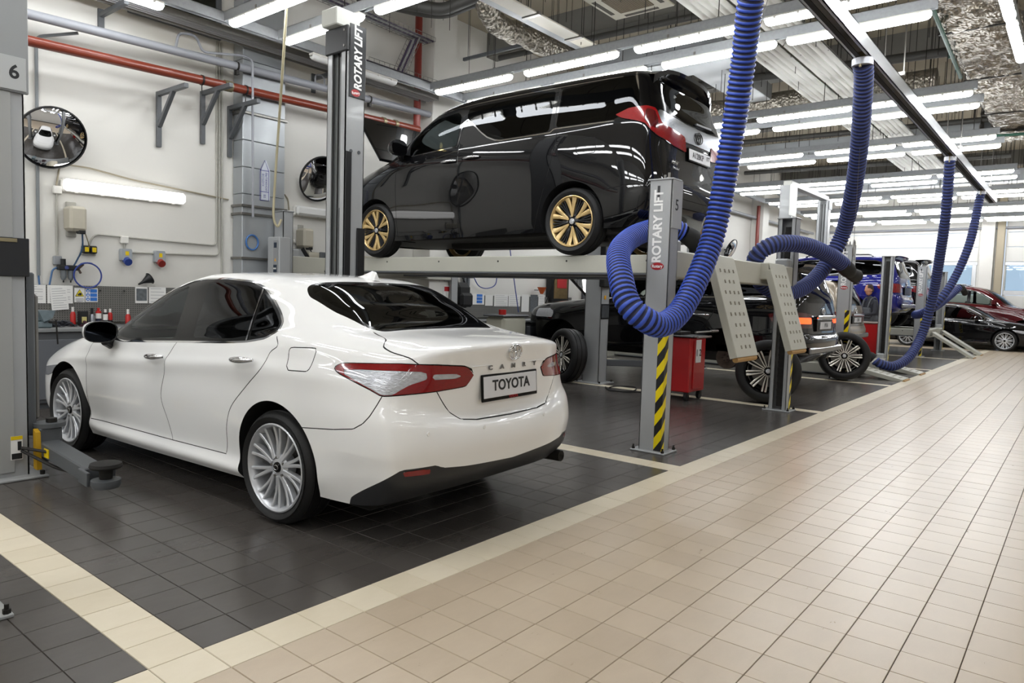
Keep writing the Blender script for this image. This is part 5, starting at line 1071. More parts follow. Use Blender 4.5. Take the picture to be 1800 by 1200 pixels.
# low four-post lift in the third bay and the one beyond
four_post('four_post_lift', 'lowered four-post lift carrying the beige car with its ramps on the floor', 12.4, 15.95, .78, 6.2, 2.42, .22, runs=((13.1, 13.62), (14.72, 15.24)), rampgeo=(.72, .19, -.03, .03), detail=True, number='3')
four_post('four_post_lift', 'distant four-post lift holding the black estate car with ramps angled to the floor', 20.55, 24.2, .88, 6.42, 2.42, .72, runs=((21.2, 21.7), (22.9, 23.4)), rampgeo=(.75, .66, -.25, .03), detail=False)
# neighbouring lift whose foot plate shows at the lower left corner
lp7 = thing('lift_post', 'lift post foot with anchor bolt at the lower left picture edge', 'lift', (-.515, .97, 0))
lift_post(lp7, -.595, -.435, .86, 1.08, 2.42, -1, None, None, True, True)
# ------------------------------------------------------------------ exhaust extraction rail and hoses
RA = MB(); yr, zr_ = -.5, 4.0
RA.box((1.5, yr-.085, zr_), (20.2, yr-.075, zr_+.17)).box((1.5, yr+.075, zr_), (20.2, yr+.085, zr_+.17)).box((1.5, yr-.085, zr_+.16), (20.2, yr+.085, zr_+.17)).box((1.5, yr-.085, zr_), (20.2, yr-.05, zr_+.008)).box((1.5, yr+.05, zr_), (20.2, yr+.085, zr_+.008))
ALB = pm('brushed_aluminium', 'C2C4C6', .3, metal=.85, var=.08, scale=6, stretch=(.2, 4, 4))
rail = thing('exhaust_rail', 'long aluminium exhaust extraction rail with black rubber lips above the aisle', 'rail', (10.8, yr, zr_)); part('rail_profile', RA, ALB, rail)
for s_ in (-1, 1): part('rubber_lip', MB().box((1.5, yr+s_*.002, zr_-.004), (20.2, yr+s_*.05, zr_+.003)), BLKR, rail)
part('end_plate', MB().box((20.2, yr-.09, zr_-.005), (20.215, yr+.09, zr_+.175), .003), ALB, rail)
for xx in (3.5, 8.5, 13.5, 18.5): part('rail_bracket', MB().box((xx-.03, yr-.13, zr_+.17), (xx+.03, yr+.13, zr_+.22), .004).cyl((xx, yr-.11, zr_+.2), (xx, yr-.11, CZ), .008, 6).cyl((xx, yr+.11, zr_+.2), (xx, yr+.11, CZ), .008, 6), STEEL, rail)
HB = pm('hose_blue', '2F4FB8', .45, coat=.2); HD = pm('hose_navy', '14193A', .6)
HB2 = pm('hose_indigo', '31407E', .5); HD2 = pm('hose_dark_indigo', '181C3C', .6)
def hose(label, P, r, nozzle=None, mats=(HB, HD), pitch=.042, trolley=True, group='corrugated exhaust hoses', n=16):
    Q = crv(P, 24); d = np.r_[0, np.cumsum(np.linalg.norm(np.diff(Q, axis=0), axis=1))]; L = d[-1]; m = int(L/pitch)
    s = []; rr = []; prof = ((0, .94), (.22, .94), (.34, 1.03), (.5, 1.07), (.72, 1.07), (.86, 1.0))
    for k in range(m):
        for a, q in prof: s.append((k+a)*pitch); rr.append(r*q)
    s = np.array(s); C_ = np.stack([np.interp(s, d, Q[:, i]) for i in range(3)], -1)
    root = thing('exhaust_hose', label, 'hose', tuple(P[0]), 0, group)
    mb = MB().tube(C_, rr, n); me = mb.mesh('hose_tube', WM[root.name], ang=75); me.materials.append(mats[0]); me.materials.append(mats[1])
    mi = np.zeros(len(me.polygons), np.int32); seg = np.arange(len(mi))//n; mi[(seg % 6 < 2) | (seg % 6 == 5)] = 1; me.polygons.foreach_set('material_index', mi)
    link('hose_tube', me, None, root)
    if trolley:
        p = np.array(P[0]); part('hose_clamp', MB().cyl(p-np.array([0, 0, .03]), p+np.array([0, 0, .04]), r*1.12, 20), pm('clamp_white', 'C9CBD3', .4, metal=.3), root)
        part('trolley', MB().box(p+np.array([-.09, -.06, .05]), p+np.array([.09, .06, .10]), .006).cyl(p+np.array([-.07, -.07, .02]), p+np.array([-.07, .07, .12]), .008, 6).cyl(p+np.array([.07, -.07, .12]), p+np.array([.07, .07, .02]), .008, 6).bar(p+np.array([-.08, 0, .04]), p+np.array([-.08, 0, -.06]), .02, .03).bar(p+np.array([.08, 0, .04]), p+np.array([.08, 0, -.06]), .02, .03), pm('tarnished_brass', '8E8468', .4, metal=.6), root)
    if nozzle is not None:
        part('nozzle', MB().tube(crv(nozzle, 6), np.interp(np.linspace(0, 1, len(crv(nozzle, 6))), [0, .3, .55, 1], [r*1.02, r*1.08, r*.85, r*.95]), 18), BLKR, root)
    return root
H1 = [(4.25, -.42, 3.95), (4.348, -.3, 3.771), (4.619, -.15, 3.336), (4.773, -.02, 2.765), (4.806, .08, 2.13), (4.654, .12, 1.718), (4.306, .14, 1.313), (3.993, .16, 1.171), (3.774, .2, 1.209), (3.70, .32, 1.328), (3.82, .47, 1.537), (4.16, .70, 1.771), (4.62, .84, 1.943), (5.08, .88, 2.06), (5.33, .80, 2.09), (5.475, .70, 2.04)]
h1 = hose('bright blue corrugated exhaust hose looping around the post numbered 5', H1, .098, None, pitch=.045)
part('nozzle', MB().tube(crv([(5.45, .71, 2.05), (5.55, .64, 1.98), (5.62, .62, 1.85), (5.61, .62, 1.66)], 6), np.interp(np.linspace(0, 1, 19), [0, .25, .5, .75, 1], [.085, .10, .085, .105, .10]), 18), BLKR, h1)
part('nozzle_bowl', MB().lathe([(0, 0), (.11, 0), (.115, .03), (.105, .22), (.08, .26), (0, .26)], 20, Matrix.Translation((5.60, .60, 1.60))), BLKR, h1); part('snap_hook', MB().tube(bend([(5.66, .6, 2.02), (5.68, .6, 2.12), (5.74, .6, 2.2), (5.70, .6, 2.24), (5.64, .6, 2.16), (5.65, .6, 2.04)], .03), .008, 6), STEEL, h1); part('orange_strap', MB().bar((5.65, .6, 1.94), (5.69, .6, 2.1), .06, .02), pm('strap_orange', 'B5741A', .6), h1)
part('nozzle_label', MB().box((5.52, .485, 1.68), (5.60, .492, 1.78)), pm('label_olive', '8B7A35', .6), h1); part('hook_wire', MB().cyl((5.72, .6, 2.22), (4.45, -.45, 4.0), .003, 5), STEEL, h1)
H2 = [(7.025, -.5, 3.95), (7.15, -.49, 3.85), (7.46, -.42, 3.522), (7.906, -.3, 3.1), (8.343, -.15, 2.692), (8.654, 0, 2.334), (8.62, .1, 2.05), (8.45, .22, 1.75), (8.05, .32, 1.55), (7.65, .44, 1.50), (7.34, .56, 1.6), (7.12, .58, 1.796), (7.03, .5, 1.95), (7.158, .34, 2.06), (7.6, .16, 2.07), (8.15, .02, 1.98), (8.5, -.06, 1.88)]
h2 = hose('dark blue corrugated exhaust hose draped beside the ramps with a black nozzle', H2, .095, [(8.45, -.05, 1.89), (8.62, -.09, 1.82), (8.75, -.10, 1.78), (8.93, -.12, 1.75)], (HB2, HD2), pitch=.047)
part('snap_hook', MB().tube(bend([(8.45, -.18, 1.98), (8.42, -.18, 2.1), (8.46, -.18, 2.2), (8.52, -.18, 2.17), (8.5, -.18, 2.0)], .03), .009, 6), STEEL, h2); part('hook_wire', MB().cyl((8.46, -.18, 2.2), (7.05, -.52, 4.0), .003, 5), STEEL, h2)
H3 = [(13.259, -.5, 3.95), (13.3, -.49, 3.85), (13.756, -.42, 3.018), (14.28, -.3, 2.33), (14.85, -.15, 1.584), (14.95, 0, .837), (14.45, .12, .38), (14.0, .3, .20), (13.75, .5, .25), (13.72, .62, .34)]
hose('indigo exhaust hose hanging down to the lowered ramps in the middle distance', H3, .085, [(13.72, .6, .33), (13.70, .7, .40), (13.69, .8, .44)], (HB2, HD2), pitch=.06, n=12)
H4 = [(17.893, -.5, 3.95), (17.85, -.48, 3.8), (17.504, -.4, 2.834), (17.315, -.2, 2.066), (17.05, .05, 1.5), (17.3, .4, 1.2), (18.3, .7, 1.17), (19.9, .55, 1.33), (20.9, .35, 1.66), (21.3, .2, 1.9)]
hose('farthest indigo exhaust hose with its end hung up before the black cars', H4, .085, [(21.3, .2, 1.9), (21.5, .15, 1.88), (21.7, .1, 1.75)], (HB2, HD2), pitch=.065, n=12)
# ------------------------------------------------------------------ other cars
LIT = pm('tail_lamp_lit', 'FF2A08', .3, emit=(1., .07, .015), estr=3.2)
def build_suv(name, label, mat, loc, rz, k, z0=0., wheels='suv', plate=None, lit=False, res=.05, rails=True, trim=CHROME, bonnet=False, kindcat='car', hide_wheels=(), glass=None, lampm=None):
    kx, ky, kz = k; ra = 1.2*kx; fa = 4.05*kx; glass = glass or TINT
    c = Car(name, label, kindcat, suv_rings(*k), loc, rz, ra, res=res, smooth=2, z0=z0)
    c.wheel_cut(ra, .42*kz, .46*kz); c.wheel_cut(fa, .42*kz, .46*kz)
    S2 = lambda pts: [(a*kx, b*kz) for a, b in pts]; side = lambda A: (A[:, 1] > .5*ky) & (A[:, 4] > .12); rear = lambda A: A[:, 0] < 1.3*kx
    lampS = c.take('wrap', rpoly([(.50*ky, .93*kz), (.52*ky, 1.13*kz), (.85*ky, 1.16*kz), (1.30*ky, 1.13*kz), (1.25*ky, 1.02*kz), (.95*ky, .93*kz)], .02, 3), rear)
    keep = c.S; c.S = lampS; l1 = c.take('wrap', rpoly([(.54*ky, .99*kz), (.54*ky, 1.08*kz), (1.15*ky, 1.09*kz), (1.1*ky, 1.0*kz)], .01, 2)); lt = c.both('tail_lamp', c.S, REDL if not lit else REDD, off=.006)
    for sd, lo_ in zip((1, -1), lt): c.obj('lamp_core', l1, LIT if lit else REDL, sd, lo_, off=.009)
    c.S = keep
    dlo = rpoly(S2([(3.30,1.275),(2.4,1.325),(1.2,1.36),(.56,1.395),(.50,1.45),(.56,1.69),(.70,1.735),(1.7,1.752),(2.2,1.745),(2.52,1.70),(2.80,1.60),(3.08,1.45)]), .03, 3)
    win = c.take('side', dlo, side); c.both('window_chrome', c.take('side', dlo, side, grow=.014), trim, off=.003); keep = c.S; c.S = win
    for nm, pl in (('front_window', [(3.22,1.29),(2.42,1.34),(2.42,1.73),(2.52,1.685),(2.78,1.585),(3.05,1.43)]), ('rear_window', [(2.32,1.34),(1.45,1.37),(1.45,1.73),(1.7,1.735),(2.2,1.73),(2.32,1.72)]), ('quarter_window', [(1.35,1.37),(.60,1.405),(.545,1.46),(.60,1.68),(.75,1.715),(1.35,1.725)])):
        c.both(nm, c.take('side', rpoly(S2(pl), .03, 3)), CLEAR if nm == 'front_window' else glass)
    c.both('window_pillar', c.S, GLOSSB); c.S = keep
    c.obj('rear_windscreen', c.take('rear', rpoly([(-.2, 1.30*kz), (.60*ky, 1.30*kz), (.72*ky, 1.40*kz), (.62*ky, 1.72*kz), (.5*ky, 1.76*kz), (-.2, 1.765*kz)], .04, 3), lambda A: A[:, 0] < .5*kx), glass)
    c.obj('windscreen', c.take('top', rpoly([(3.72*kx,-.2),(3.72*kx,.3*ky),(3.6*kx,.62*ky),(3.45*kx,.74*ky),(3.12*kx,.69*ky),(2.84*kx,.58*ky),(2.92*kx,.3*ky),(2.94*kx,-.2)], .03, 3), lambda A: (A[:, 2] > 1.2*kz) & (A[:, 0] > 2.6*kx)), CLEAR)
    GW = .009
    bmp = np.array([(-.1, .83*kz), (.5*ky, .835*kz), (.75*ky, .86*kz), (.92*ky, .92*kz), (1.3*ky, .90*kz), (1.5*ky, .82*kz)]); c.gap('wrap', bmp, GW, rear)
    for ln in ([(2.37,1.72),(2.36,1.3),(2.37,.9),(2.35,.5)], [(1.40,1.73),(1.33,1.38),(1.38,1.1),(1.62,.75),(1.70,.5)], [(3.32,1.25),(3.42,1.0),(3.40,.5)], [(3.40,.5),(1.70,.5)]): c.gap('side', crv(S2(ln), 5), GW, side)
    hl = c.take('wrap', rpoly([((4.55)*kx, .90*kz), (5.25*kx, .90*kz), (5.25*kx, 1.05*kz), (4.75*kx, 1.07*kz)], .03, 3), lambda A: A[:, 0] > 4.2*kx); c.both('headlamp', hl, CLRL, off=.004)
    c.obj('rear_bumper', c.take('wrap', np.vstack([bmp, [(1.5*ky, .3), (-.1, .3)]]), rear), mat)
    c.both('interior_lining', c.S, INTR, off=-.02)
    c.finish(mat)
    P = lambda s, y, z: c.pt(s*kx, y*ky, z*kz)
    part('number_plate_panel', MB().box(P(.115, .38, .88), P(.165, -.38, 1.06), .008), GLOSSB, c.root, local=True)
    part('plate_chrome', MB().bar(P(.10, .42, 1.09), P(.10, -.42, 1.09), .04, .055, b=.01), CHROME, c.root, local=True)
    if plate:
        pf = part('number_plate', MB().box(P(.10, .26, .91), P(.115, -.26, 1.02), .003), pw, c.root, local=True); text_part('plate_text', plate, .085, INK, pf, P(.098, 0, .965), (1, 0, 0), (0, 0, 1), .001, world=False, bold=.001)
    emblem(c, c.root, P(.145, 0, 1.17), (1, 0, 0), (0, .05, 1), .15, .105)
    part('roof_spoiler', MB().grid([[P(.50, y_, 1.862-.03*abs(y_)**3), P(.22+.08*abs(y_)**2, y_*1.02, 1.875-.05*abs(y_)**3), P(.24+.08*abs(y_)**2, y_*1.02, 1.84-.05*abs(y_)**3), P(.38, y_, 1.80-.03*abs(y_)**3)] for y_ in np.linspace(-.62, .62, 9)]), mat, c.root, local=True, ang=40)
    if rails:
        for sg in (1, -1): part('roof_rail', MB().tube(bend([P(.75, sg*.66, 1.84), P(.85, sg*.66, 1.90), P(2.2, sg*.655, 1.905), P(2.35, sg*.645, 1.85)], .06), .018, 8), SATIN, c.root, local=True)
    part('lower_chrome', MB().bar(P(.085, .78, .60), P(.085, -.78, .60), .05, .10, b=.02), SATIN if trim is CHROME else BLK, c.root, local=True)
    for s_ in (2.55, 1.55):
        for sg in (1, -1): bar_path(c, 'door_handle', [(s_*kx+t, sg*(.968*ky+.03*math.sin(pi*(t+.13)/.26)**.5), 1.07*kz) for t in np.linspace(-.128, .128, 7)], .015, CHROME if trim is CHROME else mat)
    for sg in (1, -1): part('door_mirror', MB().box(P(3.05, sg*1.0, 1.27), P(3.22, sg*1.2, 1.46), .05), mat, c.root, local=True)
    interior(c, 2.55*kx, .4, dash=(3.0*kx, 3.55*kx), dz=1.2*kz, zb=.6)
    c.box('underbody', (.4*kx, -.78*ky, .36*kz), (4.6*kx, .78*ky, .50*kz), DSTEEL)
    for s_, nm in ((ra, 'r'), (fa, 'f')):
        for sg in (1, -1):
            if (nm, sg) in hide_wheels:
                hub = part('brake_disc', MB().lathe([(0, .0), (.06, .0), (.06, -.03), (.17, -.03), (.175, -.05), (.175, -.075), (0, -.075)], 32, Matrix.Translation(Vector(c.pt(s_, sg*.86*ky, .42*kz)))@Matrix.Rotation(-sg*pi/2, 4, 'Y')), pm('rusty_disc', '5A5048', .55, metal=.6, var=.3, scale=20), c.root, local=True)
                for q in range(5): a = 2*pi*q/5; part('wheel_stud', MB().cyl(c.pt(s_+.045*math.cos(a), sg*.855*ky, .42*kz+.045*math.sin(a)), c.pt(s_+.045*math.cos(a), sg*(.855*ky+.04), .42*kz+.045*math.sin(a)), .007, 6), DSTEEL, hub, local=True)
                part('brake_caliper', MB().box(c.pt(s_-.06, sg*.86*ky-.03, .42*kz+.10), c.pt(s_+.14, sg*.86*ky+.05, .42*kz+.20), .02), DSTEEL, hub, local=True); part('suspension_arm', MB().bar(c.pt(s_, sg*.8*ky, .40*kz), c.pt(s_+.6, sg*.5*ky, .45*kz), .05, .07, b=.01), DSTEEL, c.root, local=True)
            else: put_wheel(c.root, wheels, .40*kz, .26, .29*kz, c.pt(s_, sg*.83*ky, .40*kz), 0 if sg < 0 else pi, detail=False)
    return c
c4 = build_suv('black_off_roader', 'black off-road car with glowing left tail lamp and wheels taken off', BLACKP, (10.27, 1.78), 0., (1.09, 1.08, 1.01), z0=.06, plate='P716', lit=True, res=.035, hide_wheels=(('r', 1), ('f', 1), ('f', -1)))
part('raised_bonnet', MB().bar(c4.pt(4.05, 0, 1.32), c4.pt(4.85, 0, 2.0), 1.5, .05, up=(0, 1, 0), b=.02), BLACKP, c4.root, local=True)
for q in range(4): part('bonnet_rib', MB().bar(c4.pt(4.02, -.5+.33*q, 1.27), c4.pt(4.83, -.5+.33*q, 1.95), .05, .03, up=(0, 1, 0)), SATIN, c4.root, local=True)
part('bonnet_prop', MB().cyl(c4.pt(5.05, .6, 1.15), c4.pt(4.75, .6, 1.88), .009, 6), DSTEEL, c4.root, local=True)
BEIGE = paint('beige_metallic', '9A8F80', rough=.35, metal=.4); BLUEP = paint('deep_blue_paint', '1B1E6E', rough=.3, metal=.3); MAROON = paint('maroon_paint', '4A0B10', rough=.3, metal=.2)
build_suv('beige_crossover', 'beige metallic crossover on the lowered four-post lift', BEIGE, (14.17, 2.15), 0., (1.02, 1.0, .86), z0=.225, plate='C345', rails=False)
build_suv('blue_crossover', 'deep blue crossover lifted high between two grey columns', BLUEP, (18.1, 1.95), 0., (1.0, 1.0, .93), z0=.80, plate=None, hide_wheels=(('r', 1),))
build_suv('black_estate', 'black estate car with roof rails raised behind the blue one', BLACKP, (22.3, 2.1), 0., (1.05, 1.0, 1.05), z0=.72)
build_suv('maroon_crossover', 'dark red crossover parked against the far wall', MAROON, (29.05, 1.9), pi, (1.0, .98, 1.14), z0=0., glass=CLEAR)
# far black sedan facing the aisle
def build_sedan(name, label, mat, loc, rz):
    c = Car(name, label, 'car', camry_rings(), loc, rz, 1.05, res=.05, smooth=2); c.wheel_cut(1.088, .345, .383); c.wheel_cut(3.845, .345, .385)
    side = lambda A: (A[:, 1] > .45) & (A[:, 4] > .15); dlo = rpoly(CAMRY_DLO, .02, 3); win = c.take('side', dlo, side); c.both('window_chrome', c.take('side', dlo, side, grow=.014), CHROME, off=.003)
    keep = c.S; c.S = win; c.both('front_window', c.take('side', [(3.20,.985),(2.94,.975),(2.27,1.015),(2.34,1.20),(2.45,1.372),(2.62,1.33),(2.78,1.262),(2.93,1.185),(3.10,1.10)]), CLEAR); c.both('rear_window', c.take('side', [(2.13,1.03),(1.66,1.052),(1.30,1.09),(1.19,1.138),(1.28,1.22),(1.525,1.345),(1.74,1.385),(2.045,1.402),(2.24,1.393)]), TINT); c.both('window_pillar', c.S, GLOSSB); c.S = keep
    c.obj('rear_windscreen', c.take('top', [(1.185,-.2),(1.185,.2),(1.195,.40),(1.225,.52),(1.145,.61),(.925,.59),(.70,.545),(.62,.50),(.625,.3),(.635,-.2)], lambda A: (A[:, 2] > 1.1) & (A[:, 0] < 1.5)), TINT)
    c.obj('windscreen', c.take('top', [(3.60,-.2),(3.60,.2),(3.54,.44),(3.42,.60),(3.28,.665),(2.98,.585),(2.74,.505),(2.80,.3),(2.825,-.2)], lambda A: (A[:, 2] > 1.0) & (A[:, 0] > 2.5)), CLEAR)
    for ln in ([(2.212,.99),(2.276,.891),(2.363,.61),(2.259,.294)], [(3.40,.965),(3.47,.855),(3.459,.636),(3.45,.27)], [(1.12,1.07),(1.19,.91),(1.511,.647),(1.62,.30)]): c.gap('side', crv(ln, 5), .008, side)
    hl = c.take('wrap', rpoly([(4.55,.70),(4.85,.68),(5.15,.64),(5.12,.57),(4.85,.59),(4.6,.65)], .02, 3), lambda A: A[:, 0] > 4.0); c.both('headlamp', hl, CLRL, off=.003)
    c.finish(mat); interior(c, 2.35, .36, dash=(2.92, 3.5), dz=.90, sr=1.45); c.box('underbody', (.45, -.74, .17), (4.4, .74, .30), LINER)
    for s_ in (2.40, 1.37):
        for sg in (1, -1): bar_path(c, 'door_handle', [(s_+t, sg*(.918+.03*math.sin(pi*(t+.12)/.24)**.5), .89) for t in np.linspace(-.118, .118, 7)], .012, CHROME)
    for sg in (1, -1): part('door_mirror', MB().box(c.pt(3.0, sg*.92, .95), c.pt(3.15, sg*1.12, 1.09), .04), mat, c.root, local=True); part('sill_chrome', MB().bar(c.pt(1.6, sg*.895, .27), c.pt(3.4, sg*.893, .25), .01, .014), CHROME, c.root, local=True)
    for s_ in (1.088, 3.845):
        for sg in (1, -1): put_wheel(c.root, 'sedan', .333, .225, .262, c.pt(s_, sg*.800, .333), 0 if sg < 0 else pi, detail=False)
    return c
build_sedan('black_sedan', 'black sedan parked crosswise at the far end of the aisle', BLACKP, (27.1, 2.25), pi)
# ------------------------------------------------------------------ loose wheels standing on the floor
def loose_wheel(label, x, y, R0, rr, nrm, lean=0., w=.27):
    n = np.array([nrm[0], nrm[1]]); n = n/np.linalg.norm(n); rz = math.atan2(n[1], n[0])
    root = thing('wheel_assembly', label, 'wheel', (x, y, 0), rz, 'loose wheels on the floor')
    o = put_wheel(root, 'suv', R0, w, rr, (0, 0, R0*math.cos(lean)+w*.35*math.sin(abs(lean))), 0); o.rotation_euler = (random.uniform(0, 1), -lean, 0); return root
loose_wheel('wheel leaning beside the grey lift column left of the post numbered 5', 8.02, 3.86, .42, .31, (-.96, .40), .08)
loose_wheel('wheel standing behind the near right post of the raised lift', 8.36, .78, .425, .305, (-.93, -.36), .10)
loose_wheel('wheel standing before the beige crossover with bright machined spokes', 12.32, .80, .43, .31, (-.93, -.30), .12)
# ------------------------------------------------------------------ red tool cart
tc = thing('tool_cart', 'red tool cart with a paper reading 1 2 behind the post numbered 5', 'cart', (7.86, 1.85, 0), 0)
part('body', MB().box((7.55, 1.55, .12), (8.05, 2.2, .86), .012), REDP, tc)
part('front_panel', MB().box((7.66, 1.535, .16), (7.94, 1.551, .82), .006), REDP, tc); part('cart_top', MB().box((7.53, 1.53, .86), (8.07, 2.22, .885), .008), BLK, tc)
for dx, dy in ((7.6, 1.6), (8.0, 1.6), (7.6, 2.15), (8.0, 2.15)):
    cs = part('caster', MB().cyl((dx, dy-.02, .055), (dx, dy+.02, .055), .054, 16), BLKR, tc); part('caster_fork', MB().box((dx-.03, dy-.03, .06), (dx+.03, dy+.03, .125), .006), DSTEEL, cs)
part('handle', MB().cyl((7.60, 1.47, .87), (8.02, 1.47, .87), .016, 10).cyl((7.64, 1.47, .87), (7.64, 1.55, .87), .011, 8).cyl((7.98, 1.47, .87), (7.98, 1.55, .87), .011, 8), STEEL, tc)
ns = part('paper_sign', MB().box((7.70, 1.529, .52), (7.86, 1.534, .83)), PAPER, tc); text_part('sign_text', '1 2', .13, INK, ns, (7.78, 1.527, .65), (1, 0, 0), (0, 0, 1), .001, bold=.002)
ri_ = MB().cyl((7.72, 1.56, .93), (8.25, 1.50, .94), .014, 10).cyl((8.12, 1.515, .94), (8.3, 1.495, .94), .02, 10); solo('torque_wrench', ri_, STEEL, 'steel torque wrench lying across the red tool cart', 'wrench')
solo('tool_tray', MB().box((7.66, 1.75, .886), (7.98, 2.1, .93), .006).box((7.7, 1.8, .93), (7.76, 2.05, .95), .004).box((7.82, 1.85, .93), (7.9, 1.92, .96), .006), BLK, 'black tray of tools on top of the red tool cart', 'tray')
rc = thing('tool_cart', 'plain red tool cart in the distance beside the mechanic', 'cart', (16.35, 1.2, 0), 0)
part('body', MB().box((16.0, .95, .12), (16.75, 1.5, .95), .012), REDP, rc); part('cart_top', MB().box((15.98, .93, .95), (16.77, 1.52, .98), .008), pm('cart_top_grey', '9A8F86', .5), rc)
for dx, dy in ((16.05, 1.0), (16.68, 1.0), (16.05, 1.45), (16.68, 1.45)): part('caster', MB().cyl((dx, dy-.02, .055), (dx, dy+.02, .055), .054, 14), BLKR, rc)
bt = thing('spray_bottle', 'small white and red bottle on the distant red tool cart', 'bottle', (16.6, 1.1, .981)); part('bottle_body', MB().lathe([(0, 0), (.035, 0), (.035, .13), (.015, .16), (0, .16)], 14, Matrix.Translation((16.6, 1.1, .981))), PAPER, bt); part('bottle_cap', MB().cyl((16.6, 1.1, 1.14), (16.6, 1.1, 1.18), .016, 10), REDP, bt)
# black cable on the floor
solo('floor_cable', MB().tube(crv([(7.9, 3.05, .012), (7.6, 2.75, .012), (7.85, 2.55, .012), (8.25, 2.75, .012), (8.1, 3.0, .012), (7.75, 2.9, .012), (7.65, 2.55, .012), (7.95, 2.35, .012)], 10), .009, 6), BLKR, 'black cable coiled on the floor before the lift column', 'cable')
